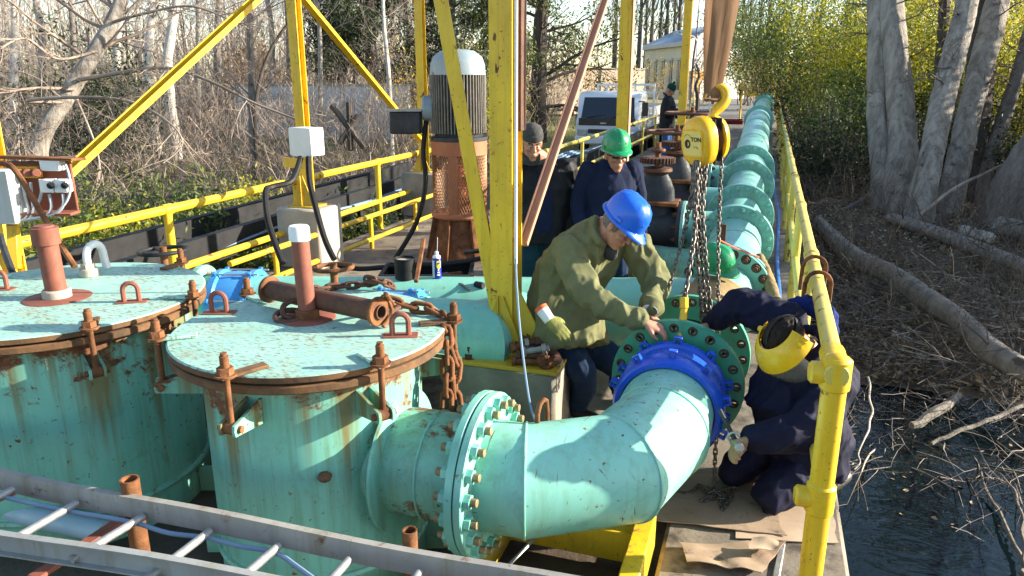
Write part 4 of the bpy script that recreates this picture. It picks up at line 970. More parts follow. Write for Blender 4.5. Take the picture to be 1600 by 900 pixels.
def wrap(m_, name, a0, a1, z0, z1, dr, poly=None):
    m = MB(); n = 10; vs = []
    for i in range(n+1):
        a = a0+(a1-a0)*i/n; zz0 = z0+(poly(i/n) if poly else 0)
        for z in (zz0, z1): vs.append(C @ V(((.0325+dr)*math.cos(a), (.0325+dr)*math.sin(a), z)))
    m.add(vs, [(2*i, 2*i+2, 2*i+3, 2*i+1) for i in range(n)]); return m.build(name, m_, sc_)
fa = math.atan2(-q.y, -q.x)
wrap(YEL, 'shield', fa-.1, fa+.95, .095, .138, .0006, lambda t: -.018*math.sin(PI*t)); wrap(BLU, 'shield_panel', fa+.1, fa+.72, .112, .132, .0012); wrap(WHT, 'back_label', fa-1.3, fa-.55, .012, .14, .0006)
Tx = frame(q+V((math.cos(fa+.4)*.0348, math.sin(fa+.4)*.0348, .122)), (math.cos(fa+.4), math.sin(fa+.4), 0))
text_mesh('lettering', 'WD-40', .011, YEL, Tx, sc_, .0006)
for k in range(3): wrap(WHT, 'print_line', fa-.05+.12*k, fa+.7-.1*k, .03+.018*k, .040+.018*k, .0007)
q = ontop(735)+V((0, -.10, -.02))
wr = thing('wrench', 'open-ended wrench lying on the cross pipe next to the yellow column', 'wrench', q)
p0, p1 = q+V((-.06, .03, .005)), q+V((.09, -.10, -.015))
MB().bar(p0, p1, .024, .008).build('shank', M['grey_steel'], wr)
MB().tube(arc(p0+V((-.02, .02, .0)), .024, .2, 5.2, 9, (1, 0, 0), (0, 1, 0)), .010, 6).build('jaw', M['grey_steel'], wr)
tag(MB().cyl(q+V((.08, .02, 0)), q+V((.15, .0, 0)), .024, n=14, bev=.003).build('socket', M['black'], loc=q), 'black impact socket beside the wrench on the cross pipe', 'socket')
hz_ = thing('hose', 'black hose snaking on the deck around the tool tray', 'hose', (-3, 6.5, 0))
MB().tube(smoothpath([dep(520, 412, 6.3), dep(560, 420, 6.3), dep(620, 416, 6.25), dep(700, 412, 6.2), dep(745, 405, 6.3), dep(770, 400, 6.6), dep(760, 392, 6.9), dep(725, 394, 6.9)], 6), .022, 8).build('hose_line', M['rubber'], hz_)
# ------------------------------------------------------------ bolts and glove on the centre pedestal
PZ = .50
BM = []
for i, (L, r_) in enumerate(((.17, .016), (.20, .018), (.15, .017))):
    b = MB(); b.cyl((0, 0, 0), (0, 0, L), r_, n=10, bev=.002); b.prism([(r_*1.75*math.cos(PI/3*k), r_*1.75*math.sin(PI/3*k)) for k in range(6)], .024, Matrix.Translation((0, 0, -.012))); b.prism([(r_*1.75*math.cos(PI/3*k), r_*1.75*math.sin(PI/3*k)) for k in range(6)], .024, Matrix.Translation((0, 0, L*.72)))
    BM.append(mesh_of(b, 'flange_bolt', [M['rust_dark'], M['rust'], M['galv_stain']][i]))
GB = paint('teal_nut_paint', (.08, .30, .22), (.05, .2, .15), .4, .5, .2, .4, .5)
pc = V((-1.17, 3.96, PZ)); rb_ = random.Random(5)
for i in range(24):
    a = rb_.uniform(0, 6.28); rr2 = rb_.uniform(0, .14); lay = 0 if i < 11 else (1 if i < 19 else 2)
    p = pc+V((rr2*math.cos(a)*(1.15-.3*lay), rr2*math.sin(a)*.9, .026+.036*lay)); th = rb_.uniform(0, 6.28)
    d_ = V((math.cos(th), math.sin(th), rb_.uniform(-.12, .12)+.05*lay)); L = (.17, .20, .15)[i % 3]
    o = link('flange_bolt', BM[i % 3], None, None); o.matrix_world = frame(p-d_*L*.5, d_)
    OFF[o.name] = V((0, 0, 0)); tag(o, 'used flange bolt in the heap on the centre pedestal', 'bolt', 'loose flange bolts heaped on the centre pedestal')
gl = thing('work_glove', 'yellow-green work glove with orange cuff behind the bolt heap', 'glove', dep(858, 500, 4.35))
g0, g1 = dep(840, 480, 4.38), dep(866, 508, 4.3)
GLM = plain('hi_vis_glove', (.27, .28, .055), (.13, .13, .035), 9, .85, 0, .3, 60)
# ------------------------------------------------------------ control panel on the left, junction box
pn = thing('switch_panel', 'open rusty switch panel with yellow sockets, grey switches and looping wires', 'control panel', dep(50, 340, 4.7))
PD = 4.75
def pp(x, y, d=0.): return dep(x, y, PD+d)
u_ = (pp(110, 285)-pp(0, 292)); u_.z = 0; u_.normalize(); n_ = u_.cross(V((0, 0, 1))); Rm = Matrix((u_, -n_, V((0, 0, 1)))).transposed()
def pbox(x, y, d, w_, h_, t_, nm, m_, par=pn, bev=.006): return MB().box(pp(x, y, d), (w_, t_, h_), Rm, bev).build(nm, m_, par)
pbox(66, 292, .05, .42, .33, .02, 'back_plate', M['rust_red'])
MB().box(pp(62, 247, -.0), (.50, .17, .02), Rm @ Euler((R(-4), R(2), 0)).to_matrix(), .004).build('roof_plate', M['rust'], pn)
pbox(70, 333, .02, .40, .02, .12, 'lower_shelf', M['rust_red'])
pbox(-10, 306, -.05, .32, .34, .16, 'cabinet', paint('pale_grey_cabinet', (.50, .52, .50), (.42, .44, .43), .1, .3, .2, .3, .5))
for i, x in enumerate((30, 43, 57)):
    b = pbox(x, 268, .0, .062, .075, .09, 'socket', plain('socket_yellow', (.6, .36, .02), (.5, .25, .03), 8, .5)); MB().cyl(pp(x, 270, -.045), pp(x, 270, -.08), .026, n=14, bev=.004).build('socket_cover', M['rust_red'], b)
pbox(83, 257, -.02, .125, .075, .09, 'connection_box', M['white_pl'])
for x in (77, 99):
    b = pbox(x, 290, -.02, .085, .085, .07, 'rotary_switch', M['white_pl']); MB().cyl(pp(x+2, 290, -.055), pp(x+2, 290, -.075), .022, n=14).build('dial', M['black'], b); MB().bar(pp(x-2, 288, -.08), pp(x+6, 292, -.08), .012, .014).build('pointer', M['black'], b)
WIRE = plain('grey_wire', (.34, .37, .38), (.26, .3, .33), 9, .5)
for pts in (((25, 300), (34, 318), (33, 338), (20, 345), (5, 342)), ((35, 285), (40, 310), (45, 330), (36, 344), (15, 345)), ((48, 285), (50, 310), (52, 330), (44, 343), (25, 344)), ((62, 280), (65, 300), (60, 316), (52, 325)), ((77, 304), (80, 325), (70, 338), (50, 342), (35, 344)), ((98, 303), (99, 320), (88, 333), (66, 340), (40, 344)), ((101, 255), (108, 275), (109, 300), (100, 320), (80, 336), (50, 341))):
    MB().tube(smoothpath([pp(x, y, -.03) for x, y in pts], 5), .0095, 6).build('wire', WIRE, pn)
MB().cyl(pp(15, 346, .0), pp(15, 346, -.06), .03, n=6).build('clamp_bolt', M['rust'], pn)
MB().bar(pp(20, 350, .05), pp(24, 420, .05), .06, .06).build('bracket', M['yellow'], pn)
rd_ = MB(); rd_.tube(smoothpath([dep(-25, 258, 4.45), dep(5, 255, 4.4), dep(25, 268, 4.35), dep(60, 325, 4.25), dep(90, 375, 4.2), dep(117, 417, 4.15)], 5), .017, 8)
tag(rd_.build('bent_rod', M['rust'], loc=dep(117, 417, 4.15)), 'bent rusty rod leaning across the switch panel onto the left tank', 'rod')
tag(MB().tube(smoothpath([dep(0, 368, 4.6), dep(8, 395, 4.5), dep(22, 432, 4.4)], 5), .02, 8).build('cable', M['grey_steel'], loc=dep(22, 432, 4.4)), 'thick grey cable rising at the left edge below the switch panel', 'cable')
# yellow foot gusset at far left column
jb = thing('junction_box', 'white square junction box on the left yellow column', 'electrical box', dep(480, 222, 7.25))
jm = Euler((0, 0, R(-14))).to_matrix(); jc = dep(479, 221, 7.25)
MB().box(jc, (.27, .22, .27), jm, bev=.012).build('box_body', M['white_pl'], jb); MB().box(jc+V((.02, -.115, 0)), (.275, .02, .275), jm, bev=.008).build('box_door', M['white_pl'], jb)
for i, pts in enumerate((((482, 246), (484, 285), (495, 330), (508, 375), (522, 405)), ((470, 246), (462, 270), (452, 285), (425, 292), (415, 300), (418, 340), (428, 375), (442, 412)))):
    MB().tube(smoothpath([dep(x, y, 7.1-.1*k) for k, (x, y) in enumerate(pts)], 6), .028, 8).build('cable', M['rubber'], jb)
MB().box(dep(462, 255, 7.4), (.34, .02, .10), jm, bev=.003).build('bracket', M['yellow'], jb)

# ------------------------------------------------------------ foreground ladder, rods and the frame under the elbow
ld_ = thing('ladder', 'galvanised steel ladder lying across the lower left foreground', 'ladder', atz(200, 830, .55))
LZ = .58
r1a, r1b = atz(0, 747, LZ), atz(750, 897, LZ); r1a, r1b = r1a+(r1a-r1b)*.5, r1b+(r1b-r1a)*.25
r2a, r2b = atz(0, 842, LZ), atz(330, 903, LZ); r2a, r2b = r2a+(r2a-r2b)*1.0, r2b+(r2b-r2a)*2.0
chs = [(-.013, -.042), (.013, -.042), (.013, -.036), (-.007, -.036), (-.007, .036), (.013, .036), (.013, .042), (-.013, .042)]
def wob(a, b2, seed, kink):
    out = []
    for i in range(24):
        t = i/23; p = a.lerp(b2, t); p = p+V((0, .012*math.sin(t*9+seed), .01*math.sin(t*14+seed)+kink*math.exp(-((t-.42)*9)**2))); out.append(p)
    return out
for a, b2, m_, sd2 in ((r1a, r1b, 'galv_rust', 0), (r2a, r2b, 'galv_stain', 2)):
    P = wob(a, b2, sd2, 0); m = MB()
    for i in range(23): m.sweep(chs if sd2 == 0 else [(-x, y) for x, y in chs], P[i], P[i+1]+(P[i+1]-P[i])*.002)
    m.build('side_rail', M[m_], ld_)
for (xa, ya, xb, yb) in ((120, 786, 52, 825), (224, 807, 143, 856), (328, 830, 257, 884), (435, 853, 383, 898), (545, 875, 500, 925), (20, 765, -45, 800), (655, 895, 620, 950)):
    ra, rb2 = atz(xa, ya, LZ-.015), atz(xb, yb, LZ-.015); MB().cyl(ra, ra+(rb2-ra)*1.35, .015, n=10).build('rung', M['galv'], ld_)
tag(MB().tube(smoothpath([atz(x, y+8, LZ-.03)+V((0, -.02, 0)) for x, y in ((-60, 753), (0, 762), (60, 775), (125, 788), (180, 797), (224, 806), (270, 820), (328, 827), (380, 840), (435, 850), (470, 872), (515, 905))], 5), .0085, 8).build('cable', M['water_hose'], loc=atz(125, 788, LZ)), 'pale blue-grey cable running along the far rail of the ladder', 'cable')
for i, (a, b2, lab) in enumerate(((atz(50, 905, .30), atz(222, 792, .30), 'rusty steel flat bar below the ladder between the two tanks'), (atz(-40, 795, .35), atz(40, 758, .35), 'short rusty bar under the ladder at the left edge'))):
    tag(MB().bar(a, b2, .055, .02).build('rusty_bar', M['rust_red'], loc=a), lab, 'bar')
def stub(px, top, bot_z, label, r_, d):
    q = dep(px, top, d); b = MB(); b.lathe([(r_*.8, bot_z-q.z), (r_, bot_z-q.z), (r_, 0), (r_*.8, 0), (r_*.78, -.12)], 18, Matrix.Translation(q)); tag(b.build('pipe_post', M['rust'], loc=(q.x, q.y, bot_z)), label, 'pipe')
stub(202, 748, -.12, 'upright rusty pipe stub between the two tanks', .034, 2.75)
stub(640, 828, -.12, 'short upright rusty pipe stub below the tank outlet', .026, 2.5)
q0, q1 = atz(-60, 782, .1), atz(165, 832, .1)
tag(MB().cyl(q0, q1, .05, n=16).build('pale_pipe', plain('pale_blue_pipe', (.30, .42, .48), (.22, .34, .40), 5, .5), loc=q0), 'pale blue-grey pipe lying on the ground before the left tank', 'pipe')
fr = thing('support_frame', 'yellow rectangular steel frame on the ground under the elbow pipe', 'frame', (-.6, 2.9, -.1))
for (a, b2, w_, h_, m_) in ((V((-1.02, 3.02, .02)), V((-.36, 3.02, .02)), .10, .16, 'yellow'), (V((-.375, 3.10, .055)), V((-.375, 2.45, .055)), .085, .20, 'yellow'), (V((-1.06, 3.1, .0)), V((-1.06, 2.4, .0)), .085, .16, 'yellow_dark'), (V((-1.02, 2.45, .0)), V((-.42, 2.45, .0)), .085, .16, 'yellow_dark')):
    MB().bar(a, b2, w_, h_, bev=.006).build('frame_member', M['yellow_dark'] if m_ == 'yellow_dark' else M['yellow'], fr)
tag(MB().tube([atz(835, 842, .0), atz(790, 888, .0)], .008, 6).build('thin_rod', M['galv'], loc=atz(790, 888, 0)), 'thin pale rod lying in the pit below the elbow', 'rod')
tag(MB().tube(smoothpath([dep(806, 404, 3.955), dep(807, 440, 3.95), dep(813, 520, 3.9), dep(826, 620, 3.72), dep(836, 656, 3.45)], 6), .006, 6).build('hanging_line', M['water_hose'], loc=dep(836, 656, 3.45)), 'pale blue cord hanging down from the centre column to the elbow', 'cord')
# boards and cardboard underfoot
def crumple(name, corners, z, mat, label, amp, n=14, cat='cardboard', seed=0):
    A, B2, C_, D_ = [atz(x, y, z) for x, y in corners]; b = MB(); vs = []; rr2 = random.Random(seed)
    for L_ in (0, 1):
        for i in range(n+1):
            for j in range(n+1):
                u, v = i/n, j/n; p = (A*(1-u)+B2*u)*(1-v)+(D_*(1-u)+C_*u)*v
                e_ = amp*(noise.noise((p.x*5+seed, p.y*5, seed))+.6*noise.noise((p.x*13, p.y*13, seed+9)))
                ed = .02*noise.noise((p.x*9, p.y*9, 3+seed))
                vs.append(p+V((ed, ed*.7, max(0, e_+amp*.4)+.004*L_)))
    N = (n+1)**2; fs = []
    for i in range(n):
        for j in range(n):
            k = i*(n+1)+j; fs += [(k, k+1, k+n+2, k+n+1), (N+k, N+k+n+1, N+k+n+2, N+k+1)]
    for i in range(n):
        for (k0, k1) in ((i, i+1), (n*(n+1)+i, n*(n+1)+i+1), (i*(n+1), (i+1)*(n+1)), (i*(n+1)+n, (i+1)*(n+1)+n)): fs.append((k0, k1, N+k1, N+k0))
    b.add(vs, fs); o = b.build(name, mat, loc=(A+C_)/2, smooth=50); return tag(o, label, cat)
CB = NT('stained_cardboard'); cf = CB.mix(CB.ramp(CB.noise(3, 8, .7), .35, .65), (.36, .26, .175), (.25, .17, .11)); cf = CB.mix(CB.ramp(CB.noise(9, 8, .75), .55, .68), cf, (.07, .055, .045)); CB.bump(CB.noise(40, 5), .3, .004); CB.out(cf, .9)
CB2 = NT('pale_cardboard'); cf = CB2.mix(CB2.ramp(CB2.noise(3, 8, .7), .35, .65), (.45, .34, .24), (.33, .24, .16)); CB2.bump(CB2.noise(40, 5), .2, .003); CB2.out(cf, .9)
crumple('cardboard_sheet', ((1005, 812), (1230, 838), (1180, 745), (1020, 740)), .012, CB.m, 'large oil-stained cardboard sheet under the kneeling worker', .006, seed=1)
crumple('cardboard_sheet', ((1150, 842), (1308, 850), (1290, 745), (1160, 745)), .003, CB2.m, 'plain pale board beneath the kneeling worker by the yellow post', .004, seed=4)
crumple('cardboard_scrap', ((1075, 885), (1190, 900), (1225, 852), (1060, 850)), .015, CB.m, 'torn crumpled cardboard flap in front of the boards', .026, seed=7)
crumple('cardboard_scrap', ((1165, 868), (1215, 862), (1218, 850), (1175, 845)), .05, CB2.m, 'folded light cardboard corner on the torn flap', .03, 8, seed=8)
tag(MB().bar(atz(1212, 905, .0), atz(1222, 850, .0), .03, .02).build('metal_strip', M['galv'], loc=atz(1212, 905, 0)), 'short galvanised strip on the deck beside the torn cardboard', 'strip')
# ------------------------------------------------------------ people
def loft(mb, rings, n=20):
    """rings: (centre, half-width vector, half-depth vector); closed with fans"""
    m = len(rings); vs = []
    for c, a, b in rings:
        for k in range(n):
            t = 2*PI*k/n; vs.append(V(c)+V(a)*math.cos(t)+V(b)*math.sin(t))
    vs += [V(rings[0][0]), V(rings[-1][0])]
    fs = [(i*n+k, i*n+(k+1) % n, (i+1)*n+(k+1) % n, (i+1)*n+k) for i in range(m-1) for k in range(n)]
    fs += [(m*n, (k+1) % n, k) for k in range(n)]+[(m*n+1, (m-1)*n+k, (m-1)*n+(k+1) % n) for k in range(n)]
    mb.add(vs, fs)
def limb(mb, pts, rad, n=12, k=4, round_=True):
    P = smoothpath(pts, k); m = len(P)
    ks = [i*(len(pts)-1)/(m-1) for i in range(m)]
    rs = []
    for t in ks:
        i = min(int(t), len(rad)-2); u = t-i; rs.append(rad[i]*(1-u)+rad[i+1]*u)
    if round_:
        d0, d1 = (P[0]-P[1]).normalized(), (P[-1]-P[-2]).normalized()
        P = [P[0]+d0*rs[0]*.9, P[0]+d0*rs[0]*.6]+P+[P[-1]+d1*rs[-1]*.6, P[-1]+d1*rs[-1]*.9]
        rs = [rs[0]*.35, rs[0]*.8]+rs+[rs[-1]*.8, rs[-1]*.35]
    mb.tube(P, rs, n)
def solid(mb, name, mats, parent, voxel=.007, sm=3, folds=None, seed=0, mslot=None):
    me = bpy.data.meshes.new('tmp'); me.from_pydata(mb.v, [], mb.f)
    bm = bmesh.new(); bm.from_mesh(me); bmesh.ops.recalc_face_normals(bm, faces=bm.faces); bm.to_mesh(me); bm.free()
    o = bpy.data.objects.new('tmp', me); COL.objects.link(o)
    r_ = o.modifiers.new('r', 'REMESH'); r_.mode = 'VOXEL'; r_.voxel_size = voxel; r_.use_smooth_shade = True
    s_ = o.modifiers.new('s', 'SMOOTH'); s_.factor = .5; s_.iterations = sm
    me2 = bpy.data.meshes.new_from_object(o.evaluated_get(bpy.context.evaluated_depsgraph_get()))
    bpy.data.objects.remove(o); bpy.data.meshes.remove(me); me2.name = name
    if folds:
        amp, fr_, axis, st = folds; nv = len(me2.vertices); axis = V(axis).normalized()
        co = np.empty(nv*3, 'f'); no = np.empty(nv*3, 'f'); me2.vertices.foreach_get('co', co); me2.vertex_normals.foreach_get('vector', no)
        co = co.reshape(-1, 3); no = no.reshape(-1, 3); ax_ = np.array(axis); nn_ = noise.noise
        qq = (co-np.outer(co @ ax_*(1-st), ax_))*fr_+np.array((seed, seed*2, 0)); hh = np.empty(nv)
        for i, q in enumerate(qq.tolist()):
            w_ = nn_((q[0]*.5, q[1]*.5, q[2]*.5))*.9
            hh[i] = (1-abs(nn_((q[0]+w_, q[1]-w_, q[2]+w_))*2.2))*.7+.35*(1-abs(nn_((q[0]*2.1+5, q[1]*2.1+w_, q[2]*2.1))*2))
        co = co+no*(amp*(hh-.45))[:, None]; me2.vertices.foreach_set('co', co.ravel().astype('f'))
    me2.materials.clear()
    for m in (mats if isinstance(mats, (list, tuple)) else [mats]): me2.materials.append(m)
    me2.polygons.foreach_set('use_smooth', [True]*len(me2.polygons))
    me2.transform(Matrix.Translation(-OFF[parent.name])); me2.update()
    return link(name, me2, parent)
def headM(c, fh, pitch, roll=0.):
    fh = V(fh); fh.z = 0; fh.normalize(); z = V((0, 0, 1))
    f = fh*math.cos(pitch)-z*math.sin(pitch); u = fh*math.sin(pitch)+z*math.cos(pitch); s_ = f.cross(u)
    if roll: u = u*math.cos(roll)+s_*math.sin(roll); s_ = f.cross(u)
    return Matrix(((s_.x, f.x, u.x, c[0]), (s_.y, f.y, u.y, c[1]), (s_.z, f.z, u.z, c[2]), (0, 0, 0, 1)))
def head_prims(mb, Hm, k=1.0):
    h = MB()
    h.ball((0, -.016, .032), (.076, .096, .094), 20, 14)
    X = V((1, 0, 0)); Y = V((0, 1, 0))
    loft(h, [(V((0, .006, .075)), X*.058, Y*.072), (V((0, .008, .035)), X*.066, Y*.086), (V((0, .006, -.005)), X*.068, Y*.082), (V((0, .008, -.045)), X*.062, Y*.080), (V((0, .018, -.082)), X*.050, Y*.068), (V((0, .032, -.108)), X*.034, Y*.050), (V((0, .042, -.118)), X*.018, Y*.028)])
    limb(h, [(0, .088, .028), (0, .100, .004), (0, .110, -.020)], [.008, .010, .0125], 10, 3)
    for s_ in (-1, 1):
        limb(h, [(s_*.010, .090, -.025), (s_*.013, .096, -.024)], [.009, .008], 8, 2)
        limb(h, [(s_*.012, .088, .034), (s_*.034, .083, .036), (s_*.052, .068, .030)], [.0085, .010, .008], 8, 3)
        limb(h, [(s_*.035, .070, -.012), (s_*.052, .058, -.018)], [.020, .016], 8, 2)
        h.ball((s_*.078, -.008, -.004), (.010, .020, .032), 10, 8); h.ball((s_*.083, -.014, .010), (.007, .015, .018), 8, 6)
    limb(h, [(-.022, .084, -.056), (0, .092, -.053), (.022, .084, -.056)], [.006, .0075, .006], 8, 3)
    limb(h, [(-.020, .083, -.066), (0, .090, -.067), (.020, .083, -.066)], [.006, .008, .006], 8, 3)
    h.ball((0, .068, -.102), (.026, .020, .018), 10, 8)
    limb(h, [(0, -.025, -.03), (0, -.035, -.13)], [.058, .060], 14, 3)
    mb.add([Hm @ (V(v)*k) for v in h.v], h.f)
def hand_prims(mb, wrist, d, nrm, side, curl=.5, k=1.0, grow=0., thumb=.6, spread=.06):
    """d: wrist to knuckles, nrm: out of the palm, side=+1 puts the thumb on the d x nrm side"""
    d = V(d).normalized(); nrm = V(nrm); nrm = (nrm-d*nrm.dot(d)).normalized(); w = d.cross(nrm)*side; wrist = V(wrist)
    P = lambda a, b, c: wrist+(d*a+w*b+nrm*c)*k
    g = grow
    loft(mb, [(P(-.01, 0, 0), w*(.026+g)*k, nrm*(.019+g)*k), (P(.02, .002, 0), w*(.032+g)*k, nrm*(.018+g)*k), (P(.06, .001, 0), w*(.040+g)*k, nrm*(.015+g)*k), (P(.09, 0, 0), w*(.041+g)*k, nrm*(.013+g)*k), (P(.10, 0, 0), w*.030*k, nrm*.008*k)], 14)
    for i, (b, L) in enumerate(((.031, .070), (.0105, .080), (-.0105, .074), (-.030, .058))):
        base = P(.088-.004*abs(i-1.2), b, 0); a = 0.; pts = [base-d*.02*k, base]; cl = curl*(1+.08*i); dd = (d+w*((b/.03)*spread)).normalized()
        for f_, an in ((.45, cl), (.32, cl*1.1), (.23, cl*.8)):
            a += an; pts.append(pts[-1]+(dd*math.cos(a)+nrm*math.sin(a))*L*f_*k*1.05)
        limb(mb, pts, [(.0095+g*.7)*k, (.0095+g*.7)*k, (.0088+g*.7)*k, (.0082+g*.7)*k, (.0072+g*.6)*k], 8, 3)
    tb = [P(.015, .022, .004), P(.045, .045, .012), P(.068, .052, .012+.025*thumb), P(.088, .046, .014+.04*thumb)]
    limb(mb, tb, [(.014+g)*k, (.0125+g)*k, (.010+g*.7)*k, (.0085+g*.6)*k], 8, 3)
def skin_mat(name, c): 
    k = NT(name); k.p.inputs['Subsurface Weight'].default_value = .12; k.p.inputs['Subsurface Radius'].default_value = (.01, .004, .002)
    col = k.mix(k.ramp(k.noise(22, 4), .35, .7), c, (c[0]*.9, c[1]*.68, c[2]*.62)); k.bump(k.noise(160, 4), .12, .002); return k.out(col, .5)
def cloth(name, c, c2=None, rough=.88, sc=14, sheen=.15, weave=260):
    k = NT(name); col = k.mix(k.ramp(k.noise(sc, 5), .3, .7), c, c2 or tuple(x*.72 for x in c)); k.p.inputs['Sheen Weight'].default_value = 0
    k.bump(k.mth('ADD', k.mth('MULTIPLY', k.noise(weave, 2), .25), k.mth('MULTIPLY', k.noise(26, 5), .75)), .30, .008); return k.out(col, rough, 0, .15)
SKIN = skin_mat('skin', (.44, .23, .15)); SKIN2 = skin_mat('skin_tan', (.38, .19, .12))
OLIVE = cloth('olive_parka_cloth', (.165, .165, .080), (.12, .125, .060)); NAVY = cloth('navy_wool', (.011, .017, .045), (.007, .011, .03)); COVER = cloth('navy_coverall', (.010, .0115, .034), (.006, .007, .020), .75)
BLK = cloth('black_jacket_cloth', (.014, .015, .018), (.009, .009, .011), .6); DENIM = cloth('dark_denim', (.016, .035, .075), (.010, .022, .05)); DENIM_B = cloth('blue_denim', (.03, .09, .24), (.025, .07, .19)); TEALTR = cloth('teal_work_trousers', (.015, .055, .075), (.01, .04, .055)); CHAR = cloth('charcoal_knit', (.05, .05, .052), (.03, .03, .032))
GREYH = cloth('grey_hair', (.20, .18, .16), (.10, .09, .08), .7, 60, .3, 400); DARKH = cloth('dark_hair', (.022, .014, .009), (.012, .008, .006), .6, 60, .2, 400); BOOT = plain('black_boot_leather', (.014, .013, .012), (.03, .025, .02), 12, .5)
EYE = plain('eye_white', (.55, .53, .5), None, 5, .2); IRIS = plain('dark_iris', (.02, .012, .008), None, 5, .15)
def face_bits(p, Hm, hair=None, k=1.0, open_=.6):
    m = MB(); m2 = MB()
    for s_ in (-1, 1):
        m.ball(Hm @ (V((s_*.031, .0755, .012))*k), (.0125*k, .0125*k, .0125*k*open_), 10, 8, M=Hm.to_3x3()); m2.ball(Hm @ (V((s_*.031, .0865, .011))*k), (.0055*k, .003*k, .0055*k*open_*1.2), 8, 6, M=Hm.to_3x3())
    e = m.build('eyes', EYE, p); m2.build('irises', IRIS, e)
    b = MB()
    for s_ in (-1, 1): b.tube([Hm @ (V((s_*x, y, z))*k) for x, y, z in ((.014, .097, .037), (.032, .094, .043), (.050, .078, .038))], .004*k, 6)
    b.build('eyebrows', hair or DARKH, p)
def hardhat(p, Hm, mat, name='hard_hat', k=1.0):
    h = MB(); n = 48; rings = []
    prof = [(1.0, 0), (1.0, .022), (.985, .05), (.93, .085), (.80, .118), (.56, .142), (.28, .152), (.02, .154)]
    vs = []
    for (s_, z) in prof:
        for i in range(n):
            a = 2*PI*i/n; x = .112*s_*math.cos(a); y = .138*s_*math.sin(a)
            rg = max(0, 1-(x/.020)**2)*.007*min(1, (1-s_)*6+.0) if s_ < .99 else 0
            rg2 = max(0, 1-((abs(x)-.045)/.010)**2)*.0045*min(1, (1-s_)*6) if s_ < .99 else 0
            vs.append(V((x, y, z+rg+rg2)))
    fs = [(i*n+k2, i*n+(k2+1) % n, (i+1)*n+(k2+1) % n, (i+1)*n+k2) for i in range(len(prof)-1) for k2 in range(n)]+[tuple((len(prof)-1)*n+k2 for k2 in range(n))]
    h.add(vs, fs)
    # brim: a lip all round, long at the front
    vs = []
    for j in range(4):
        t = j/3
        for i in range(n):
            a = 2*PI*i/n; fr_ = max(0, math.sin(a)); e = .013+.040*fr_**3
            vs.append(V(((.112+e*.8*t)*math.cos(a), (.138+e*t)*math.sin(a), .004-.014*t*t-.012*t*fr_**4+(0 if j < 3 else 0))))
    for i in range(n):
        a = 2*PI*i/n; fr_ = max(0, math.sin(a)); e = .013+.040*fr_**3; vs.append(V(((.112+e*.8)*math.cos(a), (.138+e)*math.sin(a), -.016-.012*fr_**4)))
    for i in range(n): a = 2*PI*i/n; vs.append(V((.106*math.cos(a), .130*math.sin(a), -.004)))
    h.add(vs, [(j*n+k2, j*n+(k2+1) % n, (j+1)*n+(k2+1) % n, (j+1)*n+k2) for j in range(5) for k2 in range(n)])
    T_ = Hm @ Matrix.Translation((0, -.008, .060)) @ Matrix.Rotation(R(3), 4, 'X') @ Matrix.Scale(k, 4)
    h.v = [tuple(T_ @ V(v)) for v in h.v]; o = h.build(name, mat, p, smooth=55)
    for c_, sz in [((x, .125, .062), (.011, .012, .010)) for x in (-.03, -.01, .01, .03)]+[((s_*.114, .02, .02), (.01, .04, .022)) for s_ in (-1, 1)]:
        sl2 = MB().box(c_, sz, bev=.002); sl2.v = [tuple(T_ @ V(v)) for v in sl2.v]; sl2.build('hat_slot', mat, o)
    return o
def boots(p, lst):
    for a, toe in lst:
        m = MB(); a = V(a); toe = V(toe); limb(m, [a+V((0, 0, .08)), a+V((0, 0, -.01)), a+(toe-a)*.5+V((0, 0, -.015)), toe+V((0, 0, -.01))], [.05, .05, .045, .036], 10, 3); solid(m, 'boot', BOOT, p, .010, 2)
HB_ = paint('blue_hard_hat_shell', (.006, .115, .66), (.012, .115, .58), -1.2, 0, 0, .5, .30, 0, 2.0); HG = paint('green_hard_hat_shell', (.006, .26, .10), (.010, .22, .09), -1.2, 0, 0, .5, .30, 0, 2.0)

# ---- worker in the olive parka, leaning over the flange
pa = thing('person', 'person in olive parka and blue hard hat leaning over the green flange', 'person', (-.95, 4.35, 0))
fh = camR*.74-camF*.67; HmA = headM(dep(967, 354, 4.26), fh, R(40), R(-6))
rs_, ls_ = dep(888, 392, 4.32), dep(992, 384, 4.50); Wd = (ls_-rs_).normalized()
sp = [dep(893, 545, 4.52), dep(886, 505, 4.55), dep(882, 465, 4.58), dep(893, 430, 4.55), dep(918, 395, 4.47), dep(936, 370, 4.41), dep(948, 352, 4.36)]
rad = [(.245, .20), (.245, .20), (.238, .195), (.23, .185), (.23, .165), (.185, .125), (.085, .085)]
def torso(mb, sp, rad, Wd, shrink=0.):
    rings = []
    for i, c in enumerate(sp):
        t = (sp[min(i+1, len(sp)-1)]-sp[max(i-1, 0)]).normalized(); a = (Wd-t*Wd.dot(t)).normalized(); b = t.cross(a)
        rings.append((c, a*(rad[i][0]-shrink), b*(rad[i][1]-shrink)))
    loft(mb, rings, 24)
re_, rw_ = dep(926, 466, 4.12), dep(1000, 500, 3.98); le_, lw_ = dep(1024, 440, 4.42), dep(1016, 484, 4.14)
j = MB(); torso(j, sp, rad, Wd)
limb(j, [rs_, re_, rw_], [.098, .080, .055], 14, 6); limb(j, [ls_, le_, lw_], [.098, .082, .058], 14, 6)
limb(j, [rw_-(rw_-re_).normalized()*.05, rw_-(rw_-re_).normalized()*.0], [.060, .058], 14, 2, False); limb(j, [lw_-(lw_-le_).normalized()*.05, lw_], [.062, .060], 14, 2, False)
nk = sp[-1]
cl_ = [HmA @ V((.088*math.cos(a), -.045+.085*math.sin(a), -.105-.02*math.sin(a))) for a in np.linspace(PI*.5+.55, PI*2.5-.55, 16)]
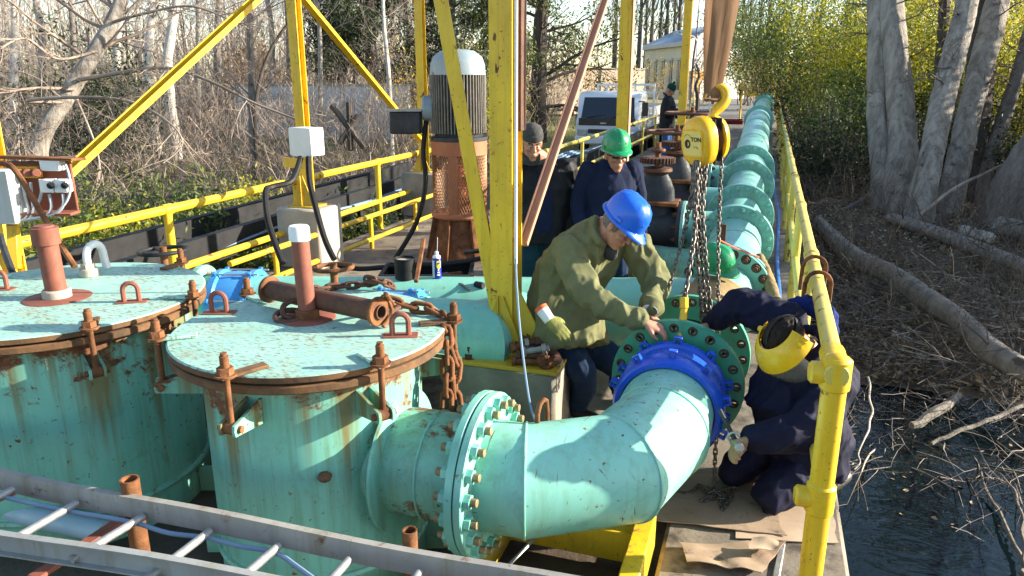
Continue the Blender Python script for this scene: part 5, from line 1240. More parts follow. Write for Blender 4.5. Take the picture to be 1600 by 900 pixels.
limb(j, cl_, [.020]*16, 8, 2)
jk = solid(j, 'parka', OLIVE, pa, .0085, 4, (.030, 8.0, (.25, .25, .95), .5), 3)
# zip placket and pocket flap
zp = MB(); zps = [dep(985, 400, 4.20), dep(978, 425, 4.19), dep(966, 455, 4.22), dep(955, 480, 4.27)]
hipR, hipL = dep(872, 520, 4.5), dep(915, 520, 4.66)
fr_, fl_ = V((-1.02, 4.22, .08)), V((-.80, 4.62, .08)); fr_ = V((-.98, 4.20, .085)); knr, knl = (hipR+fr_)/2+fh*.12+V((0, 0, .02)), (hipL+fl_)/2+fh*.14
tj = MB(); limb(tj, [hipR, hipR+V((0, 0, -.06)), knr, fr_+V((0, 0, .05))], [.12, .115, .085, .07], 14, 5); limb(tj, [hipL, hipL+V((0, 0, -.06)), knl, fl_+V((0, 0, .05))], [.12, .115, .085, .07], 14, 5)
solid(tj, 'jeans', DENIM, pa, .010, 3, (.010, 9, (0, 0, 1), .6), 5)
bd_ = MB(); torso(bd_, sp[1:], rad[1:], Wd, .04); head_prims(bd_, HmA); limb(bd_, [rs_, re_, rw_], [.055, .045, .032], 10, 4); limb(bd_, [ls_, le_, lw_], [.055, .045, .032], 10, 4)
limb(bd_, [HmA @ V((0, -.03, -.08)), nk, sp[4]], [.062, .068, .08], 12, 3)
limb(bd_, [hipR, knr, fr_], [.075, .055, .04], 10, 4); limb(bd_, [hipL, knl, fl_], [.075, .055, .04], 10, 4); limb(bd_, [hipR, sp[2], hipL], [.09, .12, .09], 10, 4)
hand_prims(bd_, rw_+(rw_-re_).normalized()*.03, camR*.86+V((0, 0, -.34))-camF*.1, V((0, 0, -1))+camF*.35, -1, .42, 1.04, spread=.10)
hand_prims(bd_, lw_+V((.0, -.01, -.03)), camR*.55-camF*.5+V((0, 0, -.45)), V((0, 0, -1))-camR*.2, 1, .45, 1.0, spread=.10)
solid(bd_, 'body', SKIN, pa, .0052, 2)
face_bits(pa, HmA, GREYH, 1, .45)
hr = MB(); hr.ball(HmA @ V((0, -.030, .018)), (.0815, .090, .085), 18, 12, M=HmA.to_3x3())
for s_ in (-1, 1): limb(hr, [HmA @ V((s_*.070, .022, .03)), HmA @ V((s_*.0725, .020, -.012))], [.012, .007], 8, 2)
hr.build('hair', GREYH, pa); hardhat(pa, HmA, HB_)
cfm = MB(); cfm.tube([lw_-(lw_-le_).normalized()*.01, lw_+(lw_-le_).normalized()*.03], .046, 14); cfm.build('white_cuff', M['white_pl'], pa)
cfm = MB(); cfm.tube([lw_-(lw_-le_).normalized()*.012, lw_+(lw_-le_).normalized()*.004], .050, 14); cfm.build('red_cuff', plain('red_knit', (.5, .04, .02), None, 8, .8), pa)
und = MB(); limb(und, [sp[6]+fh*.03, sp[5]+fh*.075, sp[4]+fh*.17+V((0, 0, .02))], [.05, .055, .045], 10, 3); solid(und, 'shirt', CHAR, pa, .008, 2)
boots(pa, ((fr_, fr_+fh*.16), (fl_, fl_+fh*.16)))

# ---- kneeling worker with the face shield
pk = thing('person', 'kneeling person in navy coverall and yellow face shield beside the blue coupling', 'person', (.28, 3.8, 0))
fk = -camR*.93-camF*.40; HmK = headM(dep(1231, 534, 3.58), fk, R(50), R(4))
pel, che, shc, nkk = dep(1262, 690, 3.82), dep(1230, 620, 3.75), dep(1244, 568, 3.74), dep(1247, 548, 3.68)
lsh, rsh = dep(1304, 592, 3.58), dep(1228, 506, 3.92); Wk = (lsh-rsh).normalized()
lel, lwr = dep(1262, 668, 3.40), dep(1182, 684, 3.42); rel, rwr = dep(1160, 478, 4.02), dep(1118, 500, 4.12)
spk = [pel+V((0, 0, -.14)), pel, pel.lerp(che, .5)+camR*.02, che, shc, nkk]; rk = [(.21, .19), (.225, .21), (.235, .21), (.235, .195), (.185, .14), (.085, .085)]
j = MB(); torso(j, spk, rk, Wk); limb(j, [lsh, lel, lwr], [.108, .092, .066], 14, 6); limb(j, [rsh, rel, rwr], [.112, .094, .064], 14, 6)
limb(j, [HmK @ V((.085*math.cos(a), -.05+.08*math.sin(a), -.10)) for a in np.linspace(PI*.5+.7, PI*2.5-.7, 14)], [.02]*14, 8, 2)
solid(j, 'coverall_top', COVER, pk, .0085, 4, (.028, 9.0, (.5, .2, .8), .45), 11)
kA, kB, fA, fB = V((.175, 3.50, .105)), V((-.005, 3.72, .10)), V((.46, 3.80, .09)), V((.30, 4.02, .09)); hA, hB = pel+Wk*.09+V((0, 0, -.03)), pel-Wk*.10+V((0, 0, -.03))
j = MB(); limb(j, [hA+V((0, 0, .04)), hA, hA.lerp(kA, .5)+V((0, 0, .02)), kA], [.12, .125, .105, .088], 14, 4); limb(j, [kA, kA.lerp(fA, .5)+V((0, 0, .01)), fA], [.085, .08, .06], 14, 4)
limb(j, [hB+V((0, 0, .04)), hB, hB.lerp(kB, .5)+V((0, 0, .02)), kB], [.12, .12, .10, .088], 14, 4); limb(j, [kB, kB.lerp(fB, .5)+V((0, 0, .01)), fB], [.085, .08, .06], 14, 4)
solid(j, 'coverall_legs', COVER, pk, .009, 4, (.024, 9, (.4, .4, .7), .5), 17)
b2 = MB(); torso(b2, spk, rk, Wk, .04); head_prims(b2, HmK); limb(b2, [HmK @ V((0, -.03, -.08)), nkk, shc], [.06, .065, .07], 12, 3)
limb(b2, [lsh, lel, lwr], [.055, .045, .032], 10, 4); limb(b2, [rsh, rel, rwr], [.055, .045, .032], 10, 4); limb(b2, [hA, kA, fA], [.07, .055, .04], 10, 4); limb(b2, [hB, kB, fB], [.07, .055, .04], 10, 4); limb(b2, [hA, pel, hB], [.09, .12, .09], 10, 4)
hand_prims(b2, rwr+(rwr-rel).normalized()*.03, -camR*.8-V((0, 0, .5)), V((0, 0, -1))-camF*.5, 1, .5, 1.0)
ld2 = (lwr-lel).normalized(); hand_prims(b2, lwr+ld2*.02, ld2-camF*.2, -camF*.2+V((0, 0, -.5))-camR*.2, -1, .75, .9)
solid(b2, 'body', SKIN2, pk, .0058, 2)
TANG = plain('tan_leather_glove', (.36, .24, .135), (.26, .17, .09), 14, .75, 0, .4, 70)
for i, (w_, d_, n_, s_) in enumerate(((lwr, ld2-camF*.25, V((0, 0, -.6))-camF*.75, -1), (rwr, (rwr-rel).normalized()*.4-camR*.5-V((0, 0, .5)), V((0, 0, -1))-camF*.5, 1))):
    gmm = MB(); hand_prims(gmm, V(w_)+V(d_).normalized()*.02, d_, n_, s_, .62 if i == 0 else .5, 1.06, grow=.004); limb(gmm, [V(w_)-V(d_).normalized()*.04, V(w_)+V(d_).normalized()*.02], [.046, .036], 12, 2, False); solid(gmm, 'glove', TANG, pk, .0055, 2)
hr = MB(); hr.ball(HmK @ V((0, -.006, .044)), (.087, .106, .092), 20, 14, M=HmK.to_3x3()); solid(hr, 'hair', DARKH, pk, .006, 2, (.006, 40, (0, 0, 1), .4), 4)
YV = plain('yellow_visor_plastic', (.72, .46, .01), (.68, .42, .01), 6, .3, rv=.08)
def arcsheet(prof, a0, a1, n, th, mat, name, parent, Hm, sy=1.15):
    m = MB(); vs = []; p_ = len(prof)
    for o_ in (0, th):
        for i in range(n+1):
            a = a0+(a1-a0)*i/n
            for (r_, z, dy) in prof: vs.append(Hm @ V(((r_+o_)*math.sin(a), (r_+o_)*math.cos(a)*sy+dy, z)))
    N = (n+1)*p_; fs = []
    for i in range(n):
        for k in range(p_-1):
            q = i*p_+k; fs += [(q, q+1, q+p_+1, q+p_), (N+q, N+q+p_, N+q+p_+1, N+q+1)]
        fs += [(i*p_, (i+1)*p_, N+(i+1)*p_, N+i*p_), (i*p_+p_-1, (i+1)*p_+p_-1, N+(i+1)*p_+p_-1, N+i*p_+p_-1)]
    for i in (0, n):
        for k in range(p_-1): q = i*p_+k; fs.append((q, q+1, N+q+1, N+q))
    m.add(vs, fs); return m.build(name, mat, parent, smooth=50)
fs_ = arcsheet([(.090, .098, 0), (.104, .088, .004), (.124, .062, .010), (.140, .026, .014), (.146, .0, .014)], -R(108), R(108), 36, .003, YV, 'brow_guard', pk, HmK)
GLS = NT('clear_visor'); GLS.p.inputs['Base Color'].default_value = (.20, .20, .19, 1); GLS.p.inputs['Roughness'].default_value = .06; GLS.p.inputs['Alpha'].default_value = .40; GLS.p.inputs['IOR'].default_value = 1.5
arcsheet([(.145, .005, .014), (.142, -.06, .010), (.135, -.135, 0)], -R(80), R(80), 30, .0015, GLS.m, 'shield', fs_, HmK)
arcsheet([(.0905, .050, -.004), (.0885, .080, -.004)], R(0), R(360), 40, .003, M['rubber'], 'headband', fs_, HmK, 1.12)
m = MB(); m.tube([HmK @ V((0, -.006+.108*math.cos(a), .046+.093*math.sin(a))) for a in np.linspace(.2, PI-.2, 12)], .010, 6, flat=.3); m.build('crown_strap', M['rubber'], fs_)
for s_ in (-1, 1): MB().cyl(HmK @ V((s_*.105, .0, .05)), HmK @ V((s_*.158, .005, .05)), .016, n=12).build('pivot_knob', YV, fs_)
OPL = plain('orange_plastic', (.6, .1, .02), None, 6, .4)
for s_ in (-1, 1): MB().ball(HmK @ V((s_*.088, -.02, -.01)), (.016, .026, .032), 10, 8, M=HmK.to_3x3()).build('ear_plug', OPL, pk)
face_bits(pk, HmK, DARKH, 1, .5)
boots(pk, ((fA+V((0, 0, -.02)), fA+V((.10, .12, -.02))), (fB+V((0, 0, -.02)), fB+V((.12, .10, -.02)))))
rg = MB(); rg.tube(smoothpath([dep(1262, 478, 3.95), dep(1275, 468, 3.98), dep(1292, 482, 3.96), dep(1285, 498, 3.94)], 4), [.05, .06, .06, .06, .06, .06, .06, .06, .055, .05, .045, .04, .03][:13], 8)
m = MB(); limb(m, [dep(1235, 478, 4.0), dep(1262, 476, 3.98), dep(1290, 492, 3.96), dep(1298, 520, 3.92)], [.03, .05, .055, .035], 10, 4); hd_ = solid(m, 'hood', cloth('blue_hood_cloth', (.012, .03, .16), (.01, .02, .1)), pk, .008, 2, (.02, 14, (0, 0, 1), .6), 8)
wr2 = thing('ratchet_wrench', 'steel ratchet wrench in the gloved hand of the kneeling worker', 'wrench', dep(1145, 680, 3.42))
MB().cyl(dep(1124, 640, 3.50), dep(1152, 694, 3.40), .011, n=12, bev=.003).build('handle', M['grey_steel'], wr2); MB().cyl(dep(1147, 690, 3.44), dep(1156, 700, 3.34), .022, n=16, bev=.004).build('socket_head', M['galv'], wr2)
MB().tube(arc(dep(1147, 684, 3.42), .026, .4, 5.6, 10, (1, 0, 0), (0, 0, 1)), .006, 6).build('ring_end', M['galv'], wr2)

# ---- standing people
def standing(label, pos, z0, fh, hgt, top, trousers, hp=R(12), arms=None, skin=SKIN2, vox=.008, girth=1.0, hpos=None, folds=.011, lean=0., seed=0, yaw=0., det=True):
    fh = V(fh); fh.z = 0; fh.normalize(); sd_ = fh.cross(V((0, 0, 1))); k = hgt/1.76
    Q = lambda s_, f_, z: V((pos[0], pos[1], z0))+(sd_*s_+fh*(f_+lean*max(0, z-.9))+V((0, 0, z)))*k
    t = thing('person', label, 'person', (pos[0], pos[1], z0))
    spn = [Q(0, 0, .80), Q(0, 0, .95), Q(0, .0, 1.1), Q(0, .01, 1.27), Q(0, .0, 1.40), Q(0, -.01, 1.50)]; rad_ = [(.175, .13), (.18, .135), (.172, .13), (.188, .135), (.165, .10), (.068, .065)]
    rad_ = [(a*girth*k, b*girth*k) for a, b in rad_]
    am = arms or (((-.255, -.03, 1.13), (-.25, .09, .90)), ((.255, -.03, 1.13), (.25, .09, .90)))
    hm = headM(Q(0, .035, 1.615), fh*math.cos(yaw)+sd_*math.sin(yaw), hp) if hpos is None else headM(hpos, fh*math.cos(yaw)+sd_*math.sin(yaw), hp)
    j = MB(); torso(j, spn, rad_, sd_)
    for s_, (e, w_) in zip((-1, 1), am): limb(j, [Q(s_*.185, 0, 1.405), Q(*e), Q(*w_)], [.078*girth*k, .064*girth*k, .048*girth*k], 12, 5)
    limb(j, [hm @ V((.072*math.cos(a), -.04+.07*math.sin(a), -.115)) for a in np.linspace(0, 2*PI, 16)], [.018]*16, 8, 1)
    solid(j, 'jacket', top, t, vox, 3, (folds, 9, (0, 0, 1), .5), seed)
    j = MB()
    for s_ in (-1, 1): limb(j, [Q(s_*.085, 0, .92), Q(s_*.095, .02, .5), Q(s_*.10, 0, .10)], [.105*k, .078*k, .066*k], 12, 5)
    limb(j, [Q(-.09, 0, .90), Q(.09, 0, .90)], [.11*k, .11*k], 12, 2); solid(j, 'trousers', trousers, t, vox*1.1, 3, (.008, 10, (0, 0, 1), .6), seed+3)
    b = MB(); torso(b, spn, [(a-.025, b_-.025) for a, b_ in rad_], sd_); head_prims(b, hm, k); limb(b, [hm @ V((0, -.03, -.08)), spn[-1], spn[-2]], [.058, .062, .06], 12, 3)
    for s_, (e, w_) in zip((-1, 1), am):
        limb(b, [Q(s_*.185, 0, 1.405), Q(*e), Q(*w_)], [.05*k, .04*k, .03*k], 10, 4); d_ = (Q(*w_)-Q(*e)).normalized(); hand_prims(b, Q(*w_)+d_*.02, d_, -sd_*s_+fh*.2, s_, .35, k, spread=.12)
    for s_ in (-1, 1): limb(b, [Q(s_*.085, 0, .92), Q(s_*.095, .02, .5), Q(s_*.10, 0, .06)], [.07, .05, .04], 10, 4)
    limb(b, [Q(-.09, 0, .90), Q(0, 0, 1.0), Q(.09, 0, .90)], [.08, .09, .08], 10, 3); solid(b, 'body', skin, t, .0055 if vox < .01 else .009, 2)
    boots(t, [(Q(s_*.10, 0, .045), Q(s_*.11, .17, .04)) for s_ in (-1, 1)])
    return t, hm, Q
pb, HmB, QB = standing('person in navy sweater with green hard hat and dark glasses', (-1.17, 5.98), 0, camR*.12-camF, 1.745, NAVY, DENIM, R(9), girth=1.12, hpos=dep(962, 244, 5.92), seed=2, yaw=-.12)
face_bits(pb, HmB); hardhat(pb, HmB, HG)
m = MB(); m.ball(HmB @ V((0, -.028, .02)), (.079, .088, .085), 18, 12, M=HmB.to_3x3()); m.build('hair', DARKH, pb)
LENS = plain('dark_lens', (.008, .008, .01), None, 5, .08)
gl_ = MB()
for s_ in (-1, 1): gl_.tube([HmB @ V((s_*x, y, .012)) for x, y in ((.010, .104), (.028, .102), (.046, .092), (.058, .078))], [.010, .0165, .016, .011], 8, flat=.35, up=HmB.to_3x3() @ V((0, 0, 1)))
gl2 = gl_.build('glasses', LENS, pb); m = MB()
for s_ in (-1, 1): m.tube([HmB @ V((s_*.058, .078, .018)), HmB @ V((s_*.078, .02, .02)), HmB @ V((s_*.081, -.02, .012))], .0035, 6)
m.build('temple', LENS, gl2)
cm = MB(); limb(cm, [HmB @ V((.07*math.cos(a), -.035+.072*math.sin(a), -.118-.016*math.sin(a))) for a in np.linspace(PI*.5+.3, PI*2.5-.3, 16)], [.017]*16, 8, 2); solid(cm, 'shirt_collar', cloth('blue_shirt', (.03, .06, .13)), pb, .006, 2)
pcn, HmC, QC = standing('person in black jacket with grey bands and knit cap, partly behind the centre column', (-1.74, 5.94), 0, camR*.05-camF, 1.73, BLK, TEALTR, R(16), girth=1.45, hpos=dep(831, 226, 5.9), seed=5, yaw=-.15)
face_bits(pcn, HmC)
m = MB(); m.lathe([(.098, .028), (.102, .04), (.100, .075), (.094, .078), (.092, .10), (.075, .128), (.04, .145), (.001, .15)], 28, HmC @ Matrix.Translation((0, -.012, .02)) @ Matrix.Diagonal((.88, 1.08, 1, 1))); m.build('knit_cap', cloth('grey_knit', (.075, .075, .072), (.04, .04, .04), .9, 40), pcn)
m = MB(); m.lathe([(.060, -.06), (.074, -.055), (.080, -.02), (.078, .015), (.066, .02)], 28, HmC @ Matrix.Translation((0, -.012, -.098)) @ Matrix.Diagonal((1, 1.08, 1, 1))); solid_ng = m.build('neck_gaiter', CHAR, pcn)
REF = plain('reflective_tape', (.42, .42, .40), (.32, .32, .31), 20, .35)
for s_, e in ((-1, (-.255, -.03, 1.13)), (1, (.255, -.03, 1.13))):
    for t0, rr3 in ((.42, .108), (.62, .104)):
        a_ = QC(s_*.185, 0, 1.405).lerp(QC(*e), t0); b3 = QC(s_*.185, 0, 1.405).lerp(QC(*e), t0+.09); MB().tube([a_, b3], rr3, 16).build('reflective_band', REF, pcn)
m = MB(); a_, b3 = QC(0, .02, 1.36), QC(0, .02, 1.02)
for s_ in (-1, 1): pass
vst = MB(); loft(vst, [(QC(0, .165, 1.42), camR*.045, camF*.02), (QC(0, .19, 1.25), camR*.07, camF*.015), (QC(0, .19, 1.0), camR*.075, camF*.015), (QC(0, .18, .9), camR*.06, camF*.015)], 16); vst.build('navy_pullover', NAVY, pcn)
pe, HmE, QE = standing('person in black jacket, blue jeans and dark green beanie standing on the walkway', (dep(1044, 160, 16.5).x, dep(1044, 160, 16.5).y), .26, camR*.8+camF*-.35, 1.76, BLK, DENIM_B, R(32), arms=(((-.25, .05, 1.12), (-.07, .27, 1.20)), ((.25, .05, 1.12), (.07, .27, 1.20))), vox=.016, girth=1.25, seed=8)
tag(MB().box((dep(1044, 160, 16.5).x, dep(1044, 160, 16.5).y, .13), (1.2, 1.2, .255), bev=.02).build('concrete_step', M['conc'], loc=(dep(1044, 160, 16.5).x, dep(1044, 160, 16.5).y, 0)), 'low concrete step under the person in the green beanie', 'step')
m = MB(); m.lathe([(.098, .01), (.102, .02), (.102, .06), (.09, .10), (.06, .13), (.03, .14), (.001, .142)], 20, HmE @ Matrix.Translation((0, -.012, .02))); m.ball(HmE @ V((0, -.03, .18)), .032, 10, 8); m.build('beanie', cloth('dark_green_knit', (.008, .05, .035)), pe)
pf, HmF, QF = standing('distant person in dark clothes standing on the road beyond the pipeline', atz(1157, 158, .30)[:2], .33, -camF, 1.74, BLK, BLK, R(5), vox=.02, girth=1.15, seed=9)
m = MB(); m.ball(HmF @ V((0, -.02, .035)), (.083, .10, .092), 12, 8, M=HmF.to_3x3()); m.build('hair', DARKH, pf)
# glove on the centre pedestal
gmm = MB(); gd_ = (dep(892, 534, 3.93)-dep(857, 498, 3.97)).normalized(); hand_prims(gmm, dep(857, 498, 3.97), gd_, camF*.8+V((0, 0, -.6)), 1, .22, .98, grow=.002, spread=.02); solid(gmm, 'glove_hand', GLM, gl, .006, 2)
MB().tube([dep(847, 484, 3.985), dep(859, 501, 3.968)], [.036, .031], 12).build('glove_cuff', M['white_pl'], gl); MB().tube([dep(844.5, 480, 3.99), dep(847.5, 485, 3.984)], [.0385, .038], 12).build('orange_band', plain('orange_band', (.8, .12, .02), None, 6, .6), gl)
# ---- hard hat and tan jacket left on the pipe
hh2 = thing('hard_hat', 'green hard hat resting on the tan jacket on the pipeline', 'hard hat', dep(1120, 408, 5.3))
HmH = headM(dep(1119, 414, 5.25), camR*.75-camF*.66, R(15), R(10)); hardhat(hh2, HmH @ Matrix.Translation((0, 0, -.06)), HG, 'hat_shell')
tj_ = thing('tan_jacket', 'tan canvas jacket draped over the pipeline under the green hard hat', 'jacket', (-.28, 5.1, .74))
m = MB(); n = 26; cx0 = A0.lerp(A1, .42)
def drape(u, v):   # u around the pipe, v along it
    a = R(205)-u*R(175); w_ = .012+.012*abs(noise.noise((u*6, v*7, 1)))+.012*noise.noise((u*3+4, v*9, 2)); r_ = RP+.012+w_
    vv = -.24+.52*v+.05*noise.noise((u*2.3, 1.7, 4))*(1 if v > .5 else -1)
    c = cx0+ad_*vv; s_ = V((ad_.y, -ad_.x, 0)); return c+s_*(r_*math.cos(a))+V((0, 0, r_*math.sin(a)))
vs = [drape(i/n, j2/n) for i in range(n+1) for j2 in range(n+1)]
m.add(vs, [(i*(n+1)+j2, i*(n+1)+j2+1, (i+1)*(n+1)+j2+1, (i+1)*(n+1)+j2) for i in range(n) for j2 in range(n)])
TAN = cloth('tan_canvas', (.27, .20, .10), (.20, .145, .07)); o = m.build('jacket_body', TAN, tj_, smooth=180); sm_ = o.modifiers.new('thick', 'SOLIDIFY'); sm_.thickness = .012; sm_.offset = 0
m = MB(); limb(m, [dep(1187, 402, 5.9), dep(1196, 425, 5.75), dep(1207, 455, 5.6), dep(1214, 478, 5.5)], [.035, .045, .045, .042], 12, 5); solid(m, 'sleeve', TAN, tj_, .008, 2, (.008, 20, (0, 0, 1), .6), 3)
MB().tube([dep(1212, 470, 5.53), dep(1218, 488, 5.45)], .046, 12).build('cuff', CHAR, tj_)
tag(MB().tube(smoothpath([dep(1126, 376, 5.3), dep(1150, 388, 5.55), dep(1186, 402, 5.75)], 4), .006, 6).build('orange_cord', plain('orange_cord', (.7, .1, .03), None, 6, .6), loc=dep(1126, 376, 5.3)), 'thin orange cord stretched over the pipeline behind the green hat', 'cord')
tag(MB().box(dep(1129, 367, 5.75), (.05, .012, .17), Euler((0, 0, .3)), bev=.003).build('hinge_plate', M['rust_dark'], loc=dep(1129, 367, 5.75)), 'small dark drilled plate standing on the pipeline behind the green hat', 'plate')
# ------------------------------------------------------------ vegetation helpers
def np_mesh(name, verts, faces, mats, smooth=False, uvr=None):
    me = bpy.data.meshes.new(name); verts = np.asarray(verts, 'f'); faces = np.asarray(faces, 'i'); k = faces.shape[1]
    me.vertices.add(len(verts)); me.vertices.foreach_set('co', verts.ravel()); me.loops.add(faces.size); me.loops.foreach_set('vertex_index', faces.ravel())
    me.polygons.add(len(faces)); me.polygons.foreach_set('loop_start', np.arange(0, faces.size, k, dtype='i'))
    if smooth: me.polygons.foreach_set('use_smooth', np.ones(len(faces), bool))
    me.update(calc_edges=True)
    for m in (mats if isinstance(mats, (list, tuple)) else [mats]): me.materials.append(m)
    return me
def seg_mesh(name, segs, mat, sides=4):
    A = np.array([s[0] for s in segs], 'f'); B = np.array([s[1] for s in segs], 'f'); r0 = np.array([s[2] for s in segs], 'f'); r1 = np.array([s[3] for s in segs], 'f')
    d = B-A; d /= np.linalg.norm(d, axis=1, keepdims=True)+1e-9
    up = np.where(np.abs(d[:, 2:3]) > .9, np.array([[1., 0, 0]]), np.array([[0, 0, 1.]])); s_ = np.cross(d, up); s_ /= np.linalg.norm(s_, axis=1, keepdims=True)+1e-9; u = np.cross(s_, d)
    vs = np.empty((len(segs), 2*sides, 3), 'f')
    for k in range(sides):
        a = 2*PI*k/sides; o = s_*math.cos(a)+u*math.sin(a); vs[:, k] = A+o*r0[:, None]; vs[:, sides+k] = B+o*r1[:, None]
    base = (np.arange(len(segs))*2*sides)[:, None]; fs = np.concatenate([base+np.array([k, (k+1) % sides, sides+(k+1) % sides, sides+k]) for k in range(sides)])
    return np_mesh(name, vs.reshape(-1, 3), fs, mat, True)
def leaf_mesh(name, pts, size, mat, flat=.45, droop=0., jit=.5, rng=RNG, nrm=None):
    n = len(pts); pts = np.asarray(pts); a = rng.normal(size=(n, 3)); a[:, 2] -= droop; a /= np.linalg.norm(a, axis=1, keepdims=True)
    b = rng.normal(size=(n, 3)); b -= a*(a*b).sum(1, keepdims=True); b /= np.linalg.norm(b, axis=1, keepdims=True); L = size*(1+jit*rng.uniform(-1, 1, (n, 1)))
    c = np.cross(a, b); vs = np.stack([pts-a*L*.5, pts+b*L*flat*.5+c*L*.06, pts+a*L*.5, pts-b*L*flat*.5+c*L*.06], 1)
    fs = np.arange(4*n).reshape(-1, 4); return np_mesh(name, vs.reshape(-1, 3), fs, mat)
def leafmat(name, c1, c2, c3=None, rough=.6, trans=.35):
    k = NT(name); g = k.n('ShaderNodeNewGeometry'); r_ = k.n('ShaderNodeValToRGB'); e = r_.color_ramp
    e.elements[0].color = (*c1, 1); e.elements[1].color = (*(c3 or c2), 1); e.elements.new(.5).color = (*c2, 1)
    k.l(g.outputs['Random Per Island'], r_.inputs[0]); k.l(r_.outputs[0], k.p.inputs['Base Color']); k.p.inputs['Roughness'].default_value = rough
    tr = k.n('ShaderNodeBsdfTranslucent'); k.l(r_.outputs[0], tr.inputs[0]); mx = k.n('ShaderNodeMixShader'); mx.inputs[0].default_value = trans
    k.l(k.p.outputs[0], mx.inputs[1]); k.l(tr.outputs[0], mx.inputs[2]); k.l(mx.outputs[0], k.t.nodes['Material Output'].inputs[0]); return k.m
def grow(segs, p, d, L, r, lev, rnd, up=.15, crook=.25, ns=5, kids=(3, 6), ratio=.55, ang=.8, tips=None, minr=.002):
    p = V(p); d = V(d).normalized(); st = L/ns
    for i in range(ns):
        d = (d+V((rnd.gauss(0, crook), rnd.gauss(0, crook), rnd.gauss(0, crook)+up))*.5).normalized() if i else d
        q = p+d*st; ra, rb = max(minr, r*(1-i/ns*.75)), max(minr, r*(1-(i+1)/ns*.75)); segs.append((p, q, ra, rb))
        if lev > 0 and i >= 1:
            for _ in range(max(0, round(rnd.uniform(*kids)/ns*1.6))):
                t = rnd.random(); pp_ = p.lerp(q, t); s_, u, _ = basis(d); a = rnd.uniform(0, 2*PI); dd = d*math.cos(ang)+(s_*math.cos(a)+u*math.sin(a))*math.sin(ang)
                grow(segs, pp_, dd, L*ratio*rnd.uniform(.6, 1.1), rb*.62, lev-1, rnd, up, crook, max(3, ns-1), kids, ratio, ang, tips, minr)
        p = q
    if tips is not None: tips.append(p)
def bark(name, c1, c2, sc=3, dark=.35, zs=.25):
    k = NT(name); v1 = k.coord((sc*2.4, sc*2.4, sc*zs)); f = k.noise(1, 8, .7, v1, .4); col = k.mix(k.ramp(f, .38, .62), c1, c2)
    kn = k.ramp(k.noise(1, 5, .6, k.coord((3.0, 3.0, 5.5))), .62, .68); col = k.mix(k.mth('MULTIPLY', kn, .8), col, tuple(x*dark for x in c2)); k.bump(k.noise(1, 9, .72, k.coord((sc*6, sc*6, sc*1.6))), 1.0, .05); return k.out(col, .9)
BK_PALE = bark('pale_poplar_bark', (.38, .34, .29), (.17, .145, .12)); BK_GREY = bark('grey_bark', (.22, .19, .165), (.12, .10, .085)); BK_DARK = bark('dark_bark', (.085, .065, .05), (.045, .035, .028)); BK_WHITE = bark('white_bark', (.55, .52, .47), (.36, .33, .29))
TWIG = plain('dry_twig_bark', (.43, .34, .27), (.14, .105, .08), .9, .85); TWIG_D = plain('dark_twig_bark', (.13, .10, .08), (.07, .055, .045), 1.5, .85); TWIG_L = plain('bleached_twig', (.50, .44, .37), (.32, .27, .22), 2, .85)
def trunk_mesh(path, rad, mat, parent, seed=0, n=18, sub=10, name='trunk'):
    P = smoothpath(path, sub); m = len(P); rs = [np.interp(i/(m-1), np.linspace(0, 1, len(rad)), rad) for i in range(m)]
    b = MB(); b.tube(P, list(map(float, rs)), n)
    out = []
    for i, v in enumerate(b.v):
        q = V(v); ring = P[min(i//n, m-1)]; dv = q-ring; a = (i % n)/n*2*PI; h = .08*noise.noise((math.cos(a)*1.6+seed, math.sin(a)*1.6, q.z*.9))+.05*noise.noise((math.cos(a)*4, math.sin(a)*4+seed, q.z*4)); out.append(tuple(ring+dv*(1+h*2.2+.05*noise.noise((math.cos(a)*7, math.sin(a)*7+seed, q.z*1.2)))))
    b.v = out; return b.build(name, mat, parent, smooth=180)
# ------------------------------------------------------------ trees on the right bank
def rtree(label, top, bot, d0, d1, rt, rb_, mat, seed, ext=5.0, flare=1.18, twigs=2):
    a = dep(*bot, d0); a.z = H(a.x, a.y)-.1; c = dep(*top, d1); a0 = dep(*bot, d0); dirv = (c-a0).normalized(); tp = c+dirv*ext
    t = thing('tree', label, 'tree', a, 'tall trees on the right bank'); rnd = random.Random(seed)
    mid = a0.lerp(c, .5)+V((rnd.uniform(-.08, .08), rnd.uniform(-.1, .1), 0)); trunk_mesh([a, a0.lerp(c, .12), mid, c, tp], [rb_*flare, rb_*1.05, (rt+rb_)/2, rt, rt*.55], mat, t, seed, 30, 22)
    segs = []
    for k in range(10):
        p = c.lerp(tp, rnd.uniform(.1, 1)); grow(segs, p, (rnd.gauss(0, 1), rnd.gauss(0, 1), 1.1), rnd.uniform(1.5, 3.2), rt*.3, twigs, rnd, .12, .3)
    for k in range(4): p = a0.lerp(c, rnd.uniform(.45, .98)); grow(segs, p, (rnd.gauss(0, 1), rnd.gauss(0, 1), .3), rnd.uniform(.6, 1.6), .022, 2, rnd, .02, .35)
    link('branches', seg_mesh('branches', segs, TWIG_D, 4), t).location = -V(a); return t
PXR = lambda w, d: w/2*d/FPX*.78
rtree('pale rough tree trunk on the right bank, left one of the close pair', (1371, 0), (1382, 330), 15.5, 16.2, PXR(38, 16), PXR(42, 15.5), BK_PALE, 1)
rtree('thick pale trunk on the right bank, right one of the close pair', (1392, 0), (1412, 330), 15.2, 16, PXR(44, 16), PXR(62, 15), BK_PALE, 2)
rtree('smooth pale trunk leaning right with its foot beside a broken stump', (1512, 0), (1438, 335), 14.0, 15, PXR(42, 15), PXR(46, 14), BK_PALE, 3)
rtree('pale trunk leaning right, directly behind the smooth leaning one', (1560, 0), (1482, 325), 14.8, 16, PXR(46, 15.5), PXR(42, 15), BK_PALE, 4)
